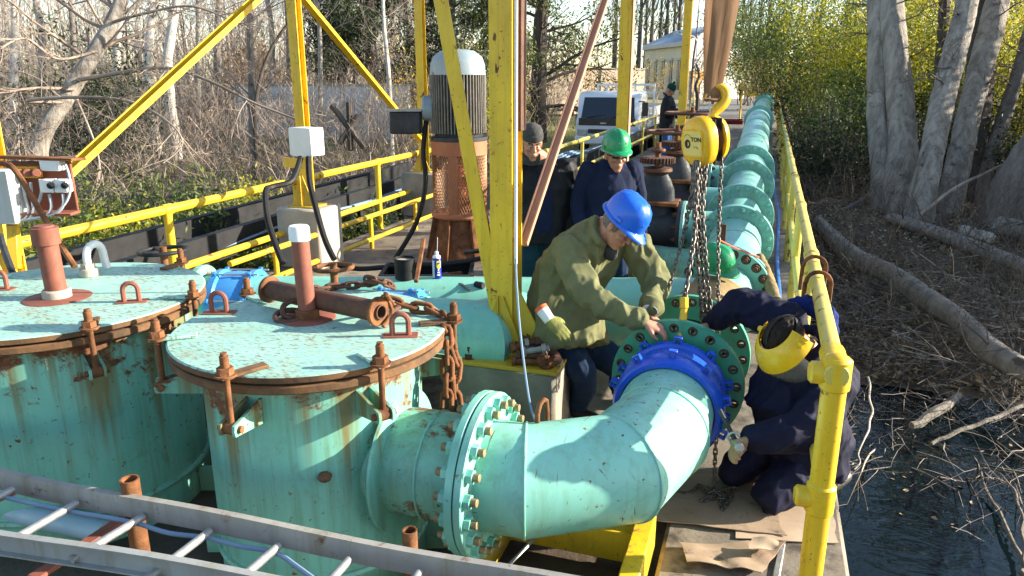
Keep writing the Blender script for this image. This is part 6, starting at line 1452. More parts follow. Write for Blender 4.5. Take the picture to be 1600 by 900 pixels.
rtree('dark shaded trunk in the clump between the leaning pale trunks', (1540, 0), (1512, 315), 16.5, 17, PXR(52, 17), PXR(50, 16.5), BK_DARK, 5)
rtree('slim grey trunk leaning right at the edge of the tree clump', (1612, 40), (1533, 290), 16.2, 17, PXR(24, 17), PXR(28, 16), BK_GREY, 6)
rtree('thick furrowed trunk slanting out of the picture at the right edge', (1690, 120), (1568, 318), 13.6, 13.4, PXR(62, 13.5), PXR(68, 13.6), BK_GREY, 7, 3)
rtree('dark slender trunk behind the close pale pair', (1476, 0), (1468, 290), 19, 19.5, PXR(20, 19), PXR(26, 19), BK_DARK, 8)
# broken stump
q = atz(1424, 330, -.35); st_ = MB(); st_.tube([q+V((0, 0, -.2)), q+V((0, 0, .35)), q+V((.03, 0, .8)), q+V((.06, 0, 1.15))], [.14, .11, .07, .012], 10); tag(st_.build('broken_stump', BK_PALE, loc=q), 'splintered narrow stump at the foot of the leaning trunk', 'stump')
# ------------------------------------------------------------ logs and debris on the bank
BK_LOG = bark('weathered_log', (.36, .31, .26), (.19, .16, .13))
def gz(p, dz=0.): return V((p[0], p[1], H(p[0], p[1])+dz))
def log(label, pix, rads, mat, seed, dz=.12):
    pts = []
    for (x, y, z) in pix: q = atz(x, y, z); pts.append(V((q.x, q.y, max(q.z, H(q.x, q.y)+dz))))
    o = thing('fallen_log', label, 'log', pts[0]); trunk_mesh(pts, rads, mat, o, seed, 24, 16, 'log_wood'); rn = random.Random(seed+40); sg = []
    for k in range(7): i = rn.randint(0, len(pts)-2); q = pts[i].lerp(pts[i+1], rn.random()); grow(sg, q, (rn.gauss(0, .6), rn.gauss(0, .6), rn.uniform(.3, 1)), rn.uniform(.3, .9), .02, 1, rn, 0, .3, 5, (1, 3))
    sb = link('stub_branches', seg_mesh('stub_branches', sg, TWIG_D, 5), o); sb.location = -pts[0]; sb['kind'] = 'stuff'; return o
log('long grey fallen log slanting down the bank to the right edge', ((1278, 358, -.55), (1330, 398, -.53), (1392, 428, -.5), (1450, 468, -.56), (1500, 500, -.52), (1550, 548, -.62), (1625, 590, -.62)), [.11, .15, .135, .145, .115, .13, .10], BK_LOG, 1)
log('grey fallen log below the tree clump on the bank', ((1390, 345, -.42), (1450, 362, -.42), (1520, 385, -.45), (1610, 420, -.45)), [.10, .115, .115, .10], BK_LOG, 2)
log('short pale sawn log section at the right edge by the big trunk', ((1560, 352, -.3), (1605, 362, -.3)), [.16, .15], BK_PALE, 3)
log('pale chunk of peeled log lying on the leaves', ((1505, 360, -.38), (1548, 372, -.38)), [.10, .09], BK_WHITE, 4)
DRIFT = bark('driftwood', (.30, .265, .22), (.15, .13, .105), 6)
def stick(label, pix, rads, mat, n=6, nm='dead_branch'):
    pts = smoothpath([atz(x, y, z) for x, y, z in pix], 3); pts = [q+V((random.gauss(0, .012), random.gauss(0, .012), random.gauss(0, .012))) for q in pts]; tag(MB().tube(smoothpath(pts, n), [float(np.interp(i/(len(pts)*n-n), np.linspace(0, 1, len(rads)), rads)) for i in range((len(pts)-1)*n+1)], 7).build(nm, mat, loc=pts[0]), label, 'branch', 'dead branches on the right bank')
stick('pale flattened driftwood stick lying over the waterline', ((1425, 668, -.95), (1460, 645, -.9), (1502, 615, -.85)), [.035, .05, .03], DRIFT)
stick('white bleached stick on the dark bank beside the railing', ((1302, 335, -.5), (1330, 322, -.4), (1362, 302, -.3)), [.03, .045, .035], DRIFT)
stick('long bare branch arching in front of the tree clump', ((1430, 345, -.35), (1475, 305, .1), (1540, 270, .4), (1605, 245, .6)), [.035, .03, .028, .022], TWIG)
stick('straight pale branch leaning up to the right edge', ((1555, 335, -.3), (1580, 300, .1), (1606, 250, .6)), [.035, .03, .025], TWIG)
stick('pale branch crossing the shallows from the right edge', ((1455, 690, -1.0), (1500, 672, -.95), (1560, 652, -.9), (1606, 630, -.85)), [.015, .02, .02, .02], DRIFT)
stick('forked bleached branch in the lower right corner, left prong', ((1536, 740, -1.0), (1560, 800, -1.05), (1590, 870, -1.0), (1606, 905, -.95)), [.008, .013, .017, .02], DRIFT)
stick('forked bleached branch in the lower right corner, right prong', ((1560, 735, -.95), (1585, 770, -.9), (1600, 830, -.9), (1608, 900, -.9)), [.006, .010, .013, .015], DRIFT)
stick('thin branch dipping into the water near the yellow post', ((1335, 735, -1.0), (1350, 690, -.9), (1362, 640, -.85), (1358, 590, -.8)), [.006, .008, .010, .012], TWIG_L)
rnd = random.Random(21); segs = []
def bank_pt(): 
    while True:
        y = rnd.uniform(6.4, 12.5); x = .75+rnd.random()**1.2*(.34*y-.2)
        return x, y
for k in range(430):
    x, y = bank_pt(); p = gz((x, y), rnd.uniform(.0, .28)); p.z = max(p.z, -1.12); a = rnd.uniform(-.5, 1.0) if rnd.random() < .75 else rnd.uniform(0, 6.3)
    L = rnd.uniform(.35, 1.5); r_ = rnd.uniform(.003, .011); grow(segs, p, (-math.sin(a), -math.cos(a), rnd.uniform(-.15, .35)), L, r_, 1 if L > .7 else 0, rnd, -.03, .22, 5, (1, 3), .5, .7)
tag(link('dead_twigs', seg_mesh('dead_twigs', segs, leafmat('grey_dead_twig', (.05, .04, .033), (.15, .12, .10), (.36, .31, .26), .85, 0.), 4)), 'tangle of dry twigs on the bank at the waterline', 'twigs', kind='stuff')
segs = []
for k in range(420):
    y = rnd.uniform(8.0, 19); x = .8+rnd.random()*(.33*y-.6); p = gz((x, y), -.02); grow(segs, p, (rnd.gauss(0, .5), rnd.gauss(0, .5), 1), rnd.uniform(.3, 1.5), rnd.uniform(.003, .009), 1, rnd, .02, .34, 5, (2, 4), .5, .7)
tag(link('bare_undergrowth', seg_mesh('bare_undergrowth', segs, TWIG_D, 4)), 'dark leafless undergrowth on the shaded right bank', 'undergrowth', kind='stuff')
n = 15000; yy = RNG.uniform(7.6, 20, n); xx = .8+RNG.random(n)*(.35*yy-.3); keep = []
zz = np.array([H(float(a), float(b)) for a, b in zip(xx, yy)]); keep = zz > -1.08; P_ = np.stack([xx, yy, zz+RNG.uniform(.005, .04, n)], 1)[keep]
LITM = leafmat('fallen_leaves', (.10, .058, .028), (.23, .145, .07), (.38, .30, .17), .8, .1)
def flat_leaves(name, pts, size, mat):
    n = len(pts); a = RNG.uniform(0, 2*PI, n); t = RNG.normal(0, .35, (n, 2)); d = np.stack([np.cos(a), np.sin(a), t[:, 0]], 1); e = np.stack([-np.sin(a), np.cos(a), t[:, 1]], 1); L = size*RNG.uniform(.5, 1.4, (n, 1))
    vs = np.stack([pts-d*L*.5, pts+e*L*.3, pts+d*L*.5, pts-e*L*.3], 1); return np_mesh(name, vs.reshape(-1, 3), np.arange(4*n).reshape(-1, 4), mat)
tag(link('leaf_litter', flat_leaves('leaf_litter', P_, .075, LITM)), 'brown fallen leaves covering the right bank', 'leaves', kind='stuff')
n = 70; yy = RNG.uniform(5.6, 8.0, n); xx = .75+RNG.random(n)**.8*(.36*yy-.2); tag(link('floating_leaves', flat_leaves('floating_leaves', np.stack([xx, yy, np.full(n, -1.094)], 1), .04, LITM)), 'fallen leaves floating on the dark canal water', 'leaves', kind='stuff')
# ------------------------------------------------------------ leafy shrubs
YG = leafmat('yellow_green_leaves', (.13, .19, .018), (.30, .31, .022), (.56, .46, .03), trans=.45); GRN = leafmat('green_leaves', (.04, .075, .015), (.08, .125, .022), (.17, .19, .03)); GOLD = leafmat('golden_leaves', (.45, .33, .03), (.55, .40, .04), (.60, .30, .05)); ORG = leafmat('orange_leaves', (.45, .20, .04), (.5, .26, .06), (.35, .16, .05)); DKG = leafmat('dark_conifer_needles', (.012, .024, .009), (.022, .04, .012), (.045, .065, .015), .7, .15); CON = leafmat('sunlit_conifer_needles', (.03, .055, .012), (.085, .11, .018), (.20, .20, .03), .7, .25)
def shrub(label, c, rx, ry, rz, n, size, mat, group, seed, stems=14, name='shrub', droop=.2, twmat=TWIG_D, clump=26, cat='shrub', cspread=.20, lo=.0):
    rnd = random.Random(seed); rg = np.random.default_rng(seed); c = V(c); t = thing(name, label, cat, c, group); segs = []; cl = []
    for k in range(stems):
        a = rnd.uniform(0, 6.283); q = V((rnd.gauss(0, rx*.18), rnd.gauss(0, ry*.18), 0)); tips = []
        grow(segs, q, (math.cos(a)*rnd.uniform(.1, .7), math.sin(a)*rnd.uniform(.1, .7), 1), rz*rnd.uniform(.6, 1.05), .012+.012*rz/3, 2, rnd, .10, .25, 6, (2, 5), .45, .7, tips); cl += [x for x in tips if x.z > rz*lo]
    link('stems', seg_mesh('stems', segs, twmat, 4), t)
    cl = np.array([tuple(x) for x in cl]); cl[:, 0] = np.clip(cl[:, 0], -rx*1.15, rx*1.15); cl[:, 1] = np.clip(cl[:, 1], -ry*1.15, ry*1.15)
    idx = rg.integers(0, len(cl), n//clump+1); base = np.repeat(cl[idx]+rg.normal(0, .05, (len(idx), 3)), clump, 0)[:n]; pts = base+rg.normal(0, 1, (len(base), 3))*np.array([rx, ry, rz*.8])*cspread*np.array([.55, .55, .5]); pts[:, 2] = np.maximum(pts[:, 2], .03)
    link('foliage', leaf_mesh('foliage', pts, size, mat, .34, droop, rng=rg), t); return t
gs = 'yellow-green shrubs behind the right bank'
def sh(px, d, rx, rz, n, mat, seed, label, size=.13, **kw):
    q = dep(px, 200, d); shrub(label, gz(q, -.1), rx, rx, rz, n, size, mat, gs, seed, **kw)
sh(1265, 30, 2.3, 4.2, 9000, GRN, 31, 'green shrub just right of the far end of the pipeline')
sh(1315, 25, 2.2, 4.6, 11000, YG, 32, 'yellow-green shrub between the pipeline and the close pale pair of trunks')
sh(1345, 21, 1.6, 2.6, 8000, GRN, 33, 'lower green shrub in front, left of the pale pair of trunks')
sh(1450, 22, 2.0, 4.6, 13000, YG, 34, 'bright yellow-green shrub between the pale pair and the leaning trunks')
sh(1480, 27, 2.6, 6.2, 11000, YG, 35, 'tall yellowish shrub rising behind the leaning trunks')
sh(1590, 20, 1.8, 4.6, 10000, YG, 36, 'yellow-green shrub at the right edge behind the slim trunk')
sh(1390, 32, 3.0, 6.5, 11000, YG, 37, 'tall pale yellow-green tree-like shrub behind the pale pair', .16)
sh(1210, 46, 2.6, 7.0, 9000, GRN, 38, 'tall green shrub above the far end of the pipeline', .18)
sh(1165, 58, 3.2, 6.5, 8000, GRN, 39, 'dark green tree behind the distant person', .2)
sh(1195, 52, 2.0, 3.6, 5000, GOLD, 40, 'golden-leaved shrub over the far pipeline end', .16)
sh(1560, 30, 3.0, 8.5, 11000, GOLD, 41, 'tall golden tree crown at the top right behind the trunks', .17)
sh(1290, 40, 3.2, 8.0, 10000, GRN, 42, 'tall sunlit yellow-green tree at the top right of the hoist sling', .18)
for i, (px, d, m_, h_, lab) in enumerate(((1262, 17, DKG, 1.5, 'low dark brush beside the right railing, nearest of the row'), (1300, 19, GRN, 2.0, 'low dark green brush on the bank left of the pale pair of trunks'), (1268, 23, GRN, 2.2, 'green brush beside the middle of the right railing'), (1330, 17.5, DKG, 1.3, 'dark brush at the left foot of the pale pair'), (1425, 18, DKG, 1.6, 'dark brush between the pale pair and the stump'), (1500, 18.5, DKG, 2.0, 'dark brush behind the leaning trunks'), (1250, 30, DKG, 2.2, 'dark brush beside the far right railing'), (1580, 16.5, DKG, 1.6, 'dark brush behind the furrowed trunk'))):
    q = dep(px, 250, d); shrub(lab, gz(q, -.05), 1.1, 1.1, h_, 2600, .10, m_, 'low brush on the right bank', 160+i, stems=16, clump=12, cspread=.26, twmat=TWIG)
for i, (x, y, r_, h_) in enumerate(((7.6, 15.5, 1.7, 3.2), (9.2, 18.8, 2.0, 3.6), (11.5, 23, 2.4, 4.4), (8.6, 12.6, 1.5, 3.2), (10.6, 13.6, 1.9, 4.2), (13, 16.3, 2.4, 5.4), (15, 20.5, 2.6, 6.4))):  # unseen shrubs past the right edge, added to keep the bank in shade
    shrub(['leafy shrub beyond the right edge behind the furrowed trunk', 'leafy shrub right of the slim trunk, beyond the right edge', 'big leafy shrub at the far right beyond the picture', 'low shrub on the bank beyond the right edge', 'tall shrub beyond the right edge behind the low one', 'large shrub in the hedge beyond the right edge', 'largest shrub at the end of the hedge beyond the right edge'][i], gz((x, y), -.1), r_, r_, h_, 8000, .17, YG, gs, 60+i)
# ------------------------------------------------------------ left bank: undergrowth, thicket, trees
gl2_ = 'green undergrowth shrubs on the left bank'
lefts = ((40, 300, 9.5, GRN), (120, 330, 9.0, YG), (170, 290, 11, GRN), (230, 320, 10, YG), (290, 280, 12, GRN), (330, 310, 10.5, GRN), (395, 270, 13, YG), (75, 370, 7.6, GRN), (215, 360, 8.2, GRN), (560, 330, 11.5, GRN), (350, 345, 9.0, GRN), (20, 345, 8.2, YG))
labs = ['behind the switch panel', 'below the long yellow brace, far left', 'above the left railing, under the drooping branch', 'beneath the middle of the yellow brace', 'left of the white junction box, farther back', 'between the brace foot and the junction box', 'just left of the white junction box', 'low behind the rod on the left tank', 'above the black hand wheel', 'beyond the low rail by the pump', 'above the grey channel beam', 'at the left edge beside the panel']
for i, (px, py, d, m_) in enumerate(lefts):
    q = dep(px, py, d); shrub('low leafy shrub '+labs[i], gz(q, -.05), .95, .95, 1.15+.25*(i % 3)*.5, 3400, .085, m_, gl2_, 80+i, stems=12, clump=14, cspread=.26)
rnd = random.Random(33); segs = []
for k in range(1900):
    y = 11.5+29*rnd.random()**.8; x0 = -1.45*y-2; x = x0+(-6.8-x0)*rnd.random()
    if -24 < x-(-.30*y) < 0 and False: continue
    if x > -9 and y > 24: x -= 9
    h = rnd.uniform(.9, 2.6)+(y-9)*.06; p = gz((x, y), -.05); grow(segs, p, (rnd.gauss(0, .35), rnd.gauss(0, .35), 1), h, .006+.004*h, 1 if k % 3 else 2, rnd, .06, .26, 6, (3, 6), .45, .75, minr=.0025)
BR = leafmat('brush_twigs', (.045, .032, .024), (.24, .175, .13), (.52, .42, .335), .85, 0.)  # wide tone spread puts sunlit branches and dark gaps into the twig colour
tag(link('brushwood', seg_mesh('brushwood', segs, BR, 3)), 'dense thicket of pale leafless brushwood beyond the left railing', 'thicket', kind='stuff')
print('brush', len(segs))
rnd = random.Random(34); segs = []
for k in range(520):
    y = rnd.uniform(42, 80); x0, x1 = -1.5*y-5, (-.33*y-4 if rnd.random() < .8 else -.06*y)
    x = rnd.uniform(x0, x1); h = rnd.uniform(5, 14); p = gz((x, y), -.2); grow(segs, p, (rnd.gauss(0, .06), rnd.gauss(0, .06), 1), h, rnd.uniform(.05, .16), 2 if k % 2 else 1, rnd, .10, .12, 7, (4, 8), .38, .6, minr=.012)
tag(link('far_wood', seg_mesh('far_wood', segs, leafmat('far_bark', (.08, .062, .05), (.30, .25, .21), (.58, .52, .46), .9, 0.), 4)), 'distant leafless wood closing the left background', 'wood', kind='stuff')
print('far', len(segs))
n = 9000; yy = RNG.uniform(8, 34, n); xx = -6.5-RNG.random(n)*(1.3*yy-3); zz = np.array([H(float(a), float(b)) for a, b in zip(xx, yy)])
P_ = np.stack([xx, yy, zz+.05], 1); tag(link('dry_grass', leaf_mesh('dry_grass', P_, .32, leafmat('straw_grass', (.30, .24, .10), (.20, .20, .06), (.36, .30, .14), .8, .2), .07, -1.6)), 'straw-coloured dry grass between the brushwood', 'grass', kind='stuff')
def bare(label, path, rads, mat, seed, limbs=(), nb=16, group='bare trees beyond the left railing', blen=(1.2, 3.0), tw=TWIG, bz=(.4, 1), lev=2):
    pts = [dep(*p) for p in path]; base = V(pts[0]); base.z = H(base.x, base.y)-.1; t = thing('tree', label, 'tree', base, group); rnd = random.Random(seed)
    trunk_mesh([base]+pts, [rads[0]*1.15]+list(rads), mat, t, seed, 14, 8); segs = []
    for lp, lr in limbs:
        Q = smoothpath([dep(*p) for p in lp], 6); m = len(Q)
        for i in range(m-1): segs.append((Q[i], Q[i+1], float(np.interp(i/m, (0, 1), lr)), float(np.interp((i+1)/m, (0, 1), lr))))
        for k in range(16):
            i = rnd.randint(m//4, m-2); grow(segs, Q[i], (Q[i+1]-Q[i]).normalized()+V((rnd.gauss(0, .7), rnd.gauss(0, .7), rnd.gauss(-.1, .6))), rnd.uniform(.4, 1.5), .010, 2, rnd, -.05, .25, 5, (2, 5), .5, .7)
    for k in range(nb):
        t_ = rnd.uniform(*bz); i = min(int(t_*(len(pts)-1)), len(pts)-2); p = pts[i].lerp(pts[i+1], t_*(len(pts)-1)-i); grow(segs, p, (rnd.gauss(0, 1), rnd.gauss(0, 1), .8), rnd.uniform(*blen), rads[-1]*.4, lev, rnd, .08, .25, 6, (3, 6), .5, .75)
    link('branches', seg_mesh('branches', segs, tw, 4), t).location = -base; return t
bare('big pale trunk leaning right in the upper left with long drooping limbs', [(62, 235, 15), (105, 150, 15), (150, 80, 15.2), (190, 0, 15.5), (225, -120, 16)], [.175, .16, .15, .13, .10], BK_PALE, 51,
     limbs=((((118, 140, 15), (60, 138, 14), (0, 145, 13.5), (-60, 150, 13)), (.04, .02)), (((122, 125, 15), (200, 112, 14), (262, 106, 13.5), (330, 128, 13), (400, 162, 12.5), (500, 200, 12)), (.045, .012)), (((100, 160, 15), (40, 158, 13), (110, 152, 12), (200, 158, 11.5), (262, 190, 11), (285, 225, 10.8), (255, 255, 10.6)), (.035, .01)), (((150, 80, 15), (90, 92, 14), (40, 60, 13.6), (0, 76, 13)), (.035, .018)), (((175, 35, 15.3), (230, 20, 15), (300, 10, 14.6), (380, 40, 14)), (.035, .012)), (((20, 158, 12.5), (28, 200, 11.8), (30, 260, 11.5)), (.015, .006)), (((120, 155, 12), (150, 230, 11.4), (155, 280, 11.2), (140, 330, 11)), (.02, .006))))
bare('white birch-like trunk left of the long yellow brace, left of two', [(232, 130, 26), (234, 60, 26), (240, -30, 26.4), (246, -200, 27)], [.15, .14, .12, .08], BK_WHITE, 52, tw=TWIG_L)
bare('white birch-like trunk left of the long yellow brace, right of two', [(262, 120, 24), (268, 50, 24), (280, -30, 24.3), (290, -190, 25)], [.16, .15, .13, .08], BK_WHITE, 53, tw=TWIG_L)
bare('slim straight grey trunk just left of the junction-box column', [(396, 238, 17), (393, 120, 17), (390, 0, 17.2), (388, -160, 17.5)], [.085, .08, .07, .05], BK_GREY, 54, nb=26, blen=(.8, 2.0), bz=(.1, 1))
bare('thin pale sapling between the two left braces', [(608, 130, 19), (602, 60, 19), (598, -10, 19.2), (596, -150, 19.6)], [.055, .05, .045, .03], BK_WHITE, 55, nb=16, blen=(.7, 1.8), bz=(.1, 1))
bare('thin dark arching sapling beside the junction-box column', [(398, 200, 15), (410, 110, 15), (440, 50, 15), (470, 20, 15), (520, -30, 15)], [.04, .035, .03, .025, .015], BK_DARK, 56, nb=10, blen=(.5, 1.2))
for i, (px, d, rr4, m_) in enumerate(((20, 28, .16, BK_WHITE), (60, 34, .2, BK_PALE), (120, 30, .13, BK_GREY), (180, 36, .18, BK_WHITE), (310, 30, .12, BK_PALE), (345, 38, .2, BK_GREY), (420, 33, .14, BK_PALE), (455, 40, .2, BK_GREY), (500, 29, .10, BK_PALE), (545, 36, .15, BK_DARK), (575, 42, .2, BK_PALE), (640, 38, .14, BK_GREY))):
    bare('slender bare tree in the left wood, number '+['one', 'two', 'three', 'four', 'five', 'six', 'seven', 'eight', 'nine', 'ten', 'eleven', 'twelve'][i]+' from the left edge', [(px, 190, d), (px+random.uniform(-8, 8), 60, d), (px+random.uniform(-14, 14), -60, d), (px+random.uniform(-18, 18), -220, d)], [rr4, rr4*.85, rr4*.6, rr4*.35], m_, 200+i, nb=22, blen=(1.5, 3.6), tw=TWIG if i % 2 else TWIG_L, bz=(.15, 1), lev=2)
# white wall in the thicket, orange shrub, crossed posts
a, b_ = dep(372, 180, 33), dep(640, 180, 30); a.z = b_.z = 0; zt_ = 2.1
wl = thing('white_wall', 'pale whitewashed wall glimpsed through the thicket', 'wall', gz(a)); MB().bar(V((a.x, a.y, .45)), V((b_.x, b_.y, .45)), .25, 2.9).build('wall_face', plain('whitewash', (.62, .63, .64), (.46, .47, .50), .8, .9, 0, .3, 6), wl); MB().bar(V((a.x, a.y, 1.92)), V((b_.x, b_.y, 1.92)), .36, .08).build('wall_coping', M['conc_lt'], wl)
q = dep(402, 120, 36); shrub('rusty orange-leaved shrub above the pale wall', gz(q, 0), 2.2, 1.5, 3.6, 3500, .16, ORG, None, 120)
q = dep(245, 150, 22); shrub('dark evergreen bush behind the leaning trunk', gz(dep(160, 150, 20), 0), 2.0, 2.0, 3.0, 6000, .12, DKG, None, 121)
cp_ = thing('crossed_posts', 'dark broken wooden posts leaning crossed in the thicket', 'posts', gz(dep(555, 215, 14)))
for p0, p1 in (((518, 165), (570, 232)), ((545, 160), (548, 235)), ((560, 180), (530, 225))): MB().tube([dep(*p0, 14), dep(*p1, 14)], .055, 8).build('post', BK_DARK, cp_)
# ------------------------------------------------------------ conifers
def conifer(label, base_px, d, hgt, spread, n, mat, seed, nl=26, size=.16):
    q = gz(dep(*base_px, d), -.1); t = thing('conifer', label, 'tree', q, 'conifers behind the pump'); rnd = random.Random(seed); rg = np.random.default_rng(seed); segs = []; tips = []
    trunk_mesh([V(q), q+V((0, 0, hgt*.35)), q+V((.2, 0, hgt*.7)), q+V((.1, 0, hgt))], [.34, .27, .18, .05], BK_DARK, t, seed, 12, 6)
    for k in range(nl):
        z = hgt*(.10+.85*k/nl); a = rnd.uniform(0, 6.283); L = spread*(1.05-.55*k/nl)*rnd.uniform(.7, 1.15); grow(segs, V((0, 0, z)), (math.cos(a), math.sin(a), rnd.uniform(.1, .7)), L, .085*(1-.6*k/nl), 2, rnd, -.05, .22, 6, (4, 7), .45, .7, tips)
    link('limbs', seg_mesh('limbs', segs, BK_DARK, 5), t)
    cl = np.array([tuple(x) for x in tips]); base = np.repeat(cl[rg.integers(0, len(cl), n//40+1)], 40, 0)[:n]; pts = base+rg.normal(0, 1, (len(base), 3))*np.array([.30, .30, .22]); link('needles', leaf_mesh('needles', pts, size, mat, .28, .5, rng=rg), t)
conifer('big conifer with dark fanning limbs behind the centre column', (842, 195), 29, 11, 4.0, 24000, CON, 301, nl=34)
conifer('dense dark conifer left of the pump motor', (585, 180), 34, 12, 3.2, 34000, DKG, 302, size=.21)
conifer('dark conifer directly behind the pump motor', (705, 185), 36, 12, 3.4, 32000, DKG, 303, size=.21)
shrub('yellowing shrub low behind the pump motor', gz(dep(775, 190, 22), 0), 1.4, 1.4, 3.0, 3500, .10, YG, None, 122)
shrub('thin yellow-leaved shrub left of the pump terminal box', gz(dep(640, 190, 20), 0), 1.2, 1.2, 2.8, 1400, .08, GOLD, None, 123, twmat=TWIG)
# ------------------------------------------------------------ beyond the deck: walls, building, poles, poplars, truck
a, b_ = dep(775, 150, 46), dep(1004, 150, 52); wl = thing('long_wall', 'long beige boundary wall behind the lawn and conifer', 'wall', gz(a)); MB().bar(V((a.x, a.y, 1.3)), V((b_.x, b_.y, 1.3)), .3, 3.0).build('wall_face', plain('beige_render', (.48, .38, .28), (.40, .31, .23), .5, .9, 0, .2, 8), wl); MB().bar(V((a.x, a.y, 2.84)), V((b_.x, b_.y, 2.84)), .42, .09).build('wall_coping', M['conc_lt'], wl)
fc = thing('timber_fence', 'low dark timber fence at the edge of the lawn', 'fence', gz(dep(850, 175, 42)))
a, b_ = gz(dep(700, 165, 41)), gz(dep(905, 165, 44))
for k in range(9): p = a.lerp(b_, k/8); MB().box(p+V((0, 0, .3)), (.12, .12, .8)).build('post', BK_DARK, fc)
for z in (.25, .55): MB().bar(a+V((0, 0, z)), b_+V((0, 0, z)), .05, .12).build('rail', BK_DARK, fc)
bu = thing('building', 'cream building with tall windows, grey roof and ochre doorway', 'building', gz(dep(1068, 140, 70)))
cA, cB, cC = dep(1006, 110, 80), dep(1069, 110, 70), dep(1165, 110, 74)
for q in (cA, cB, cC): q.z = 0
cD = cA+(cC-cB); EZ = 5.3; CRM = plain('cream_render', (.62, .55, .38), (.55, .48, .33), .6, .85); CRM2 = plain('pale_render', (.60, .58, .52), (.54, .52, .47), .6, .85); TRIM = plain('stone_trim', (.50, .47, .42), (.42, .40, .36), 1, .8); ROOF = plain('bluish_roof_sheet', (.24, .30, .38), (.30, .36, .44), .6, .35, .3); DARKW = plain('dark_window', (.03, .035, .04), (.05, .05, .05), 2, .15)
def quad(p, name, mat, par, th=0):
    return MB().add(p, [tuple(range(len(p)))]).build(name, mat, par)
b = MB(); b.prism([(q.x, q.y) for q in (cA, cB, cC, cD)], EZ+.6, Matrix.Translation((0, 0, -.4))); b.build('wall', [CRM], bu)
n1 = (cB-cA).normalized(); n2 = V((n1.y, -n1.x, 0)); n3 = (cC-cB).normalized(); n4 = V((n3.y, -n3.x, 0))
quad([cB+n4*.03+V((0, 0, -.3)), cC+n4*.03+V((0, 0, -.3)), cC+n4*.03+V((0, 0, EZ)), (cB+cC)/2+n4*.03+V((0, 0, EZ+1.6)), cB+n4*.03+V((0, 0, EZ))], 'gable_wall', CRM2, bu)
MB().bar(cA+n2*.15+V((0, 0, EZ+.1)), cB+n2*.15+V((0, 0, EZ+.1)), .45, .4).build('cornice', TRIM, bu)
mg = (cB+cC)/2; mg2 = (cA+cD)/2
rf = MB(); rf.add([cA+n2*.3+V((0, 0, EZ+.3)), cB+n2*.3+n4*.4+V((0, 0, EZ+.3)), mg+n4*.4+V((0, 0, EZ+2.0)), mg2+V((0, 0, EZ+2.0)), cD+V((0, 0, EZ+.3)), cC+n4*.4+V((0, 0, EZ+.3))], [(0, 1, 2, 3), (3, 2, 5, 4)]); rfo = rf.build('roof', ROOF, bu); rfo.modifiers.new('thick', 'SOLIDIFY').thickness = .15
for p0, p1 in ((cB, mg), (mg, cC)): MB().bar(p0+n4*.42+V((0, 0, EZ+(.25 if p0 is cB else 1.95))), p1+n4*.42+V((0, 0, EZ+(1.95 if p1 is mg else .25))), .18, .32).build('barge_board', TRIM, bu)
for k in range(5):
    p = cA.lerp(cB, .12+.19*k)+n2*.02; w_ = MB(); w_.bar(p+V((0, 0, 1.2)), p+V((0, 0, 3.9)), .85, .10, up=n2); o = w_.build('window', DARKW, bu); MB().bar(p+n2*.06+V((0, 0, 1.2)), p+n2*.06+V((0, 0, 3.9)), .07, .05, up=n2).build('mullion', TRIM, o); MB().bar(p-n1*.6+n2*.08+V((0, 0, 4.05)), p+n1*.6+n2*.08+V((0, 0, 4.05)), .2, .22).build('lintel', TRIM, o)
OCH = plain('ochre_render', (.60, .34, .08), (.52, .29, .07), .8, .85)
p0, p1 = cB.lerp(cC, .10)+n4*.08, cB.lerp(cC, .62)+n4*.08; MB().bar(p0+V((0, 0, 1.2)), p1+V((0, 0, 1.2)), .14, 3.6).build('ochre_porch', OCH, bu)
pm2 = (p0+p1)/2+n4*.10; w_ = MB(); w_.prism([(-1.0, -.6), (1.0, -.6), (1.0, 1.2)]+[(math.cos(a)*1.0, 1.2+math.sin(a)*1.0) for a in np.linspace(0, PI, 10)], .05, frame(pm2+V((0, 0, .2)), n4)); w_.build('arched_door', CRM2, bu)
def pole(label, px, top, d, r_, m_, arm=False):
    q = gz(dep(px, 150, d)); z = dep(px, top, d).z; t = thing('lamp_post' if arm else 'flagpole', label, 'lamp post' if arm else 'flagpole', q); MB().cyl(q, V((q.x, q.y, z)), r_, r_*.7, n=10).build('pole', m_, t); MB().cyl(q, q+V((0, 0, .25)), r_*2.4, n=10).build('pole_base', M['conc_lt'], t)
    if arm: MB().tube([V((q.x, q.y, z)), V((q.x, q.y, z))+camR*-.25+V((0, 0, .35)), V((q.x, q.y, z))+camR*-1.3+V((0, 0, .5))], .05, 8).build('arm', m_, t); MB().box(V((q.x, q.y, z))+camR*-1.5+V((0, 0, .48)), (.5, .18, .12), Euler((0, 0, YAW))).build('lamp_head', M['galv'], t)
    else: MB().ball(V((q.x, q.y, z+.04)), .06, 8, 6).build('finial', m_, t)
pole('white flagpole above the truck, left of two', 986, 20, 50, .07, M['salmon']); pole('white flagpole above the truck, right of two', 999, 40, 52, .06, M['white_pl']); pole('pale curved-arm lamp post before the cream building', 1084, 66, 56, .06, M['white_pl'], True)
rnd = random.Random(77); PB = None; gpop = 'tall bare poplars behind the building'
POPM = plain('poplar_bark', (.10, .08, .07), (.06, .05, .042), .5, .9)
segs = []; grow(segs, V((0, 0, 2)), (0, 0, 1), 19, .26, 0, rnd, .2, .03, 8)
for k in range(46): z = rnd.uniform(3, 18); a = rnd.uniform(0, 6.28); grow(segs, V((0, 0, z)), (math.cos(a)*.45, math.sin(a)*.45, 1), rnd.uniform(2.5, 5)*(1.1-z/24), .05, 1, rnd, .25, .08, 6, (3, 6), .4, .35, minr=.012)
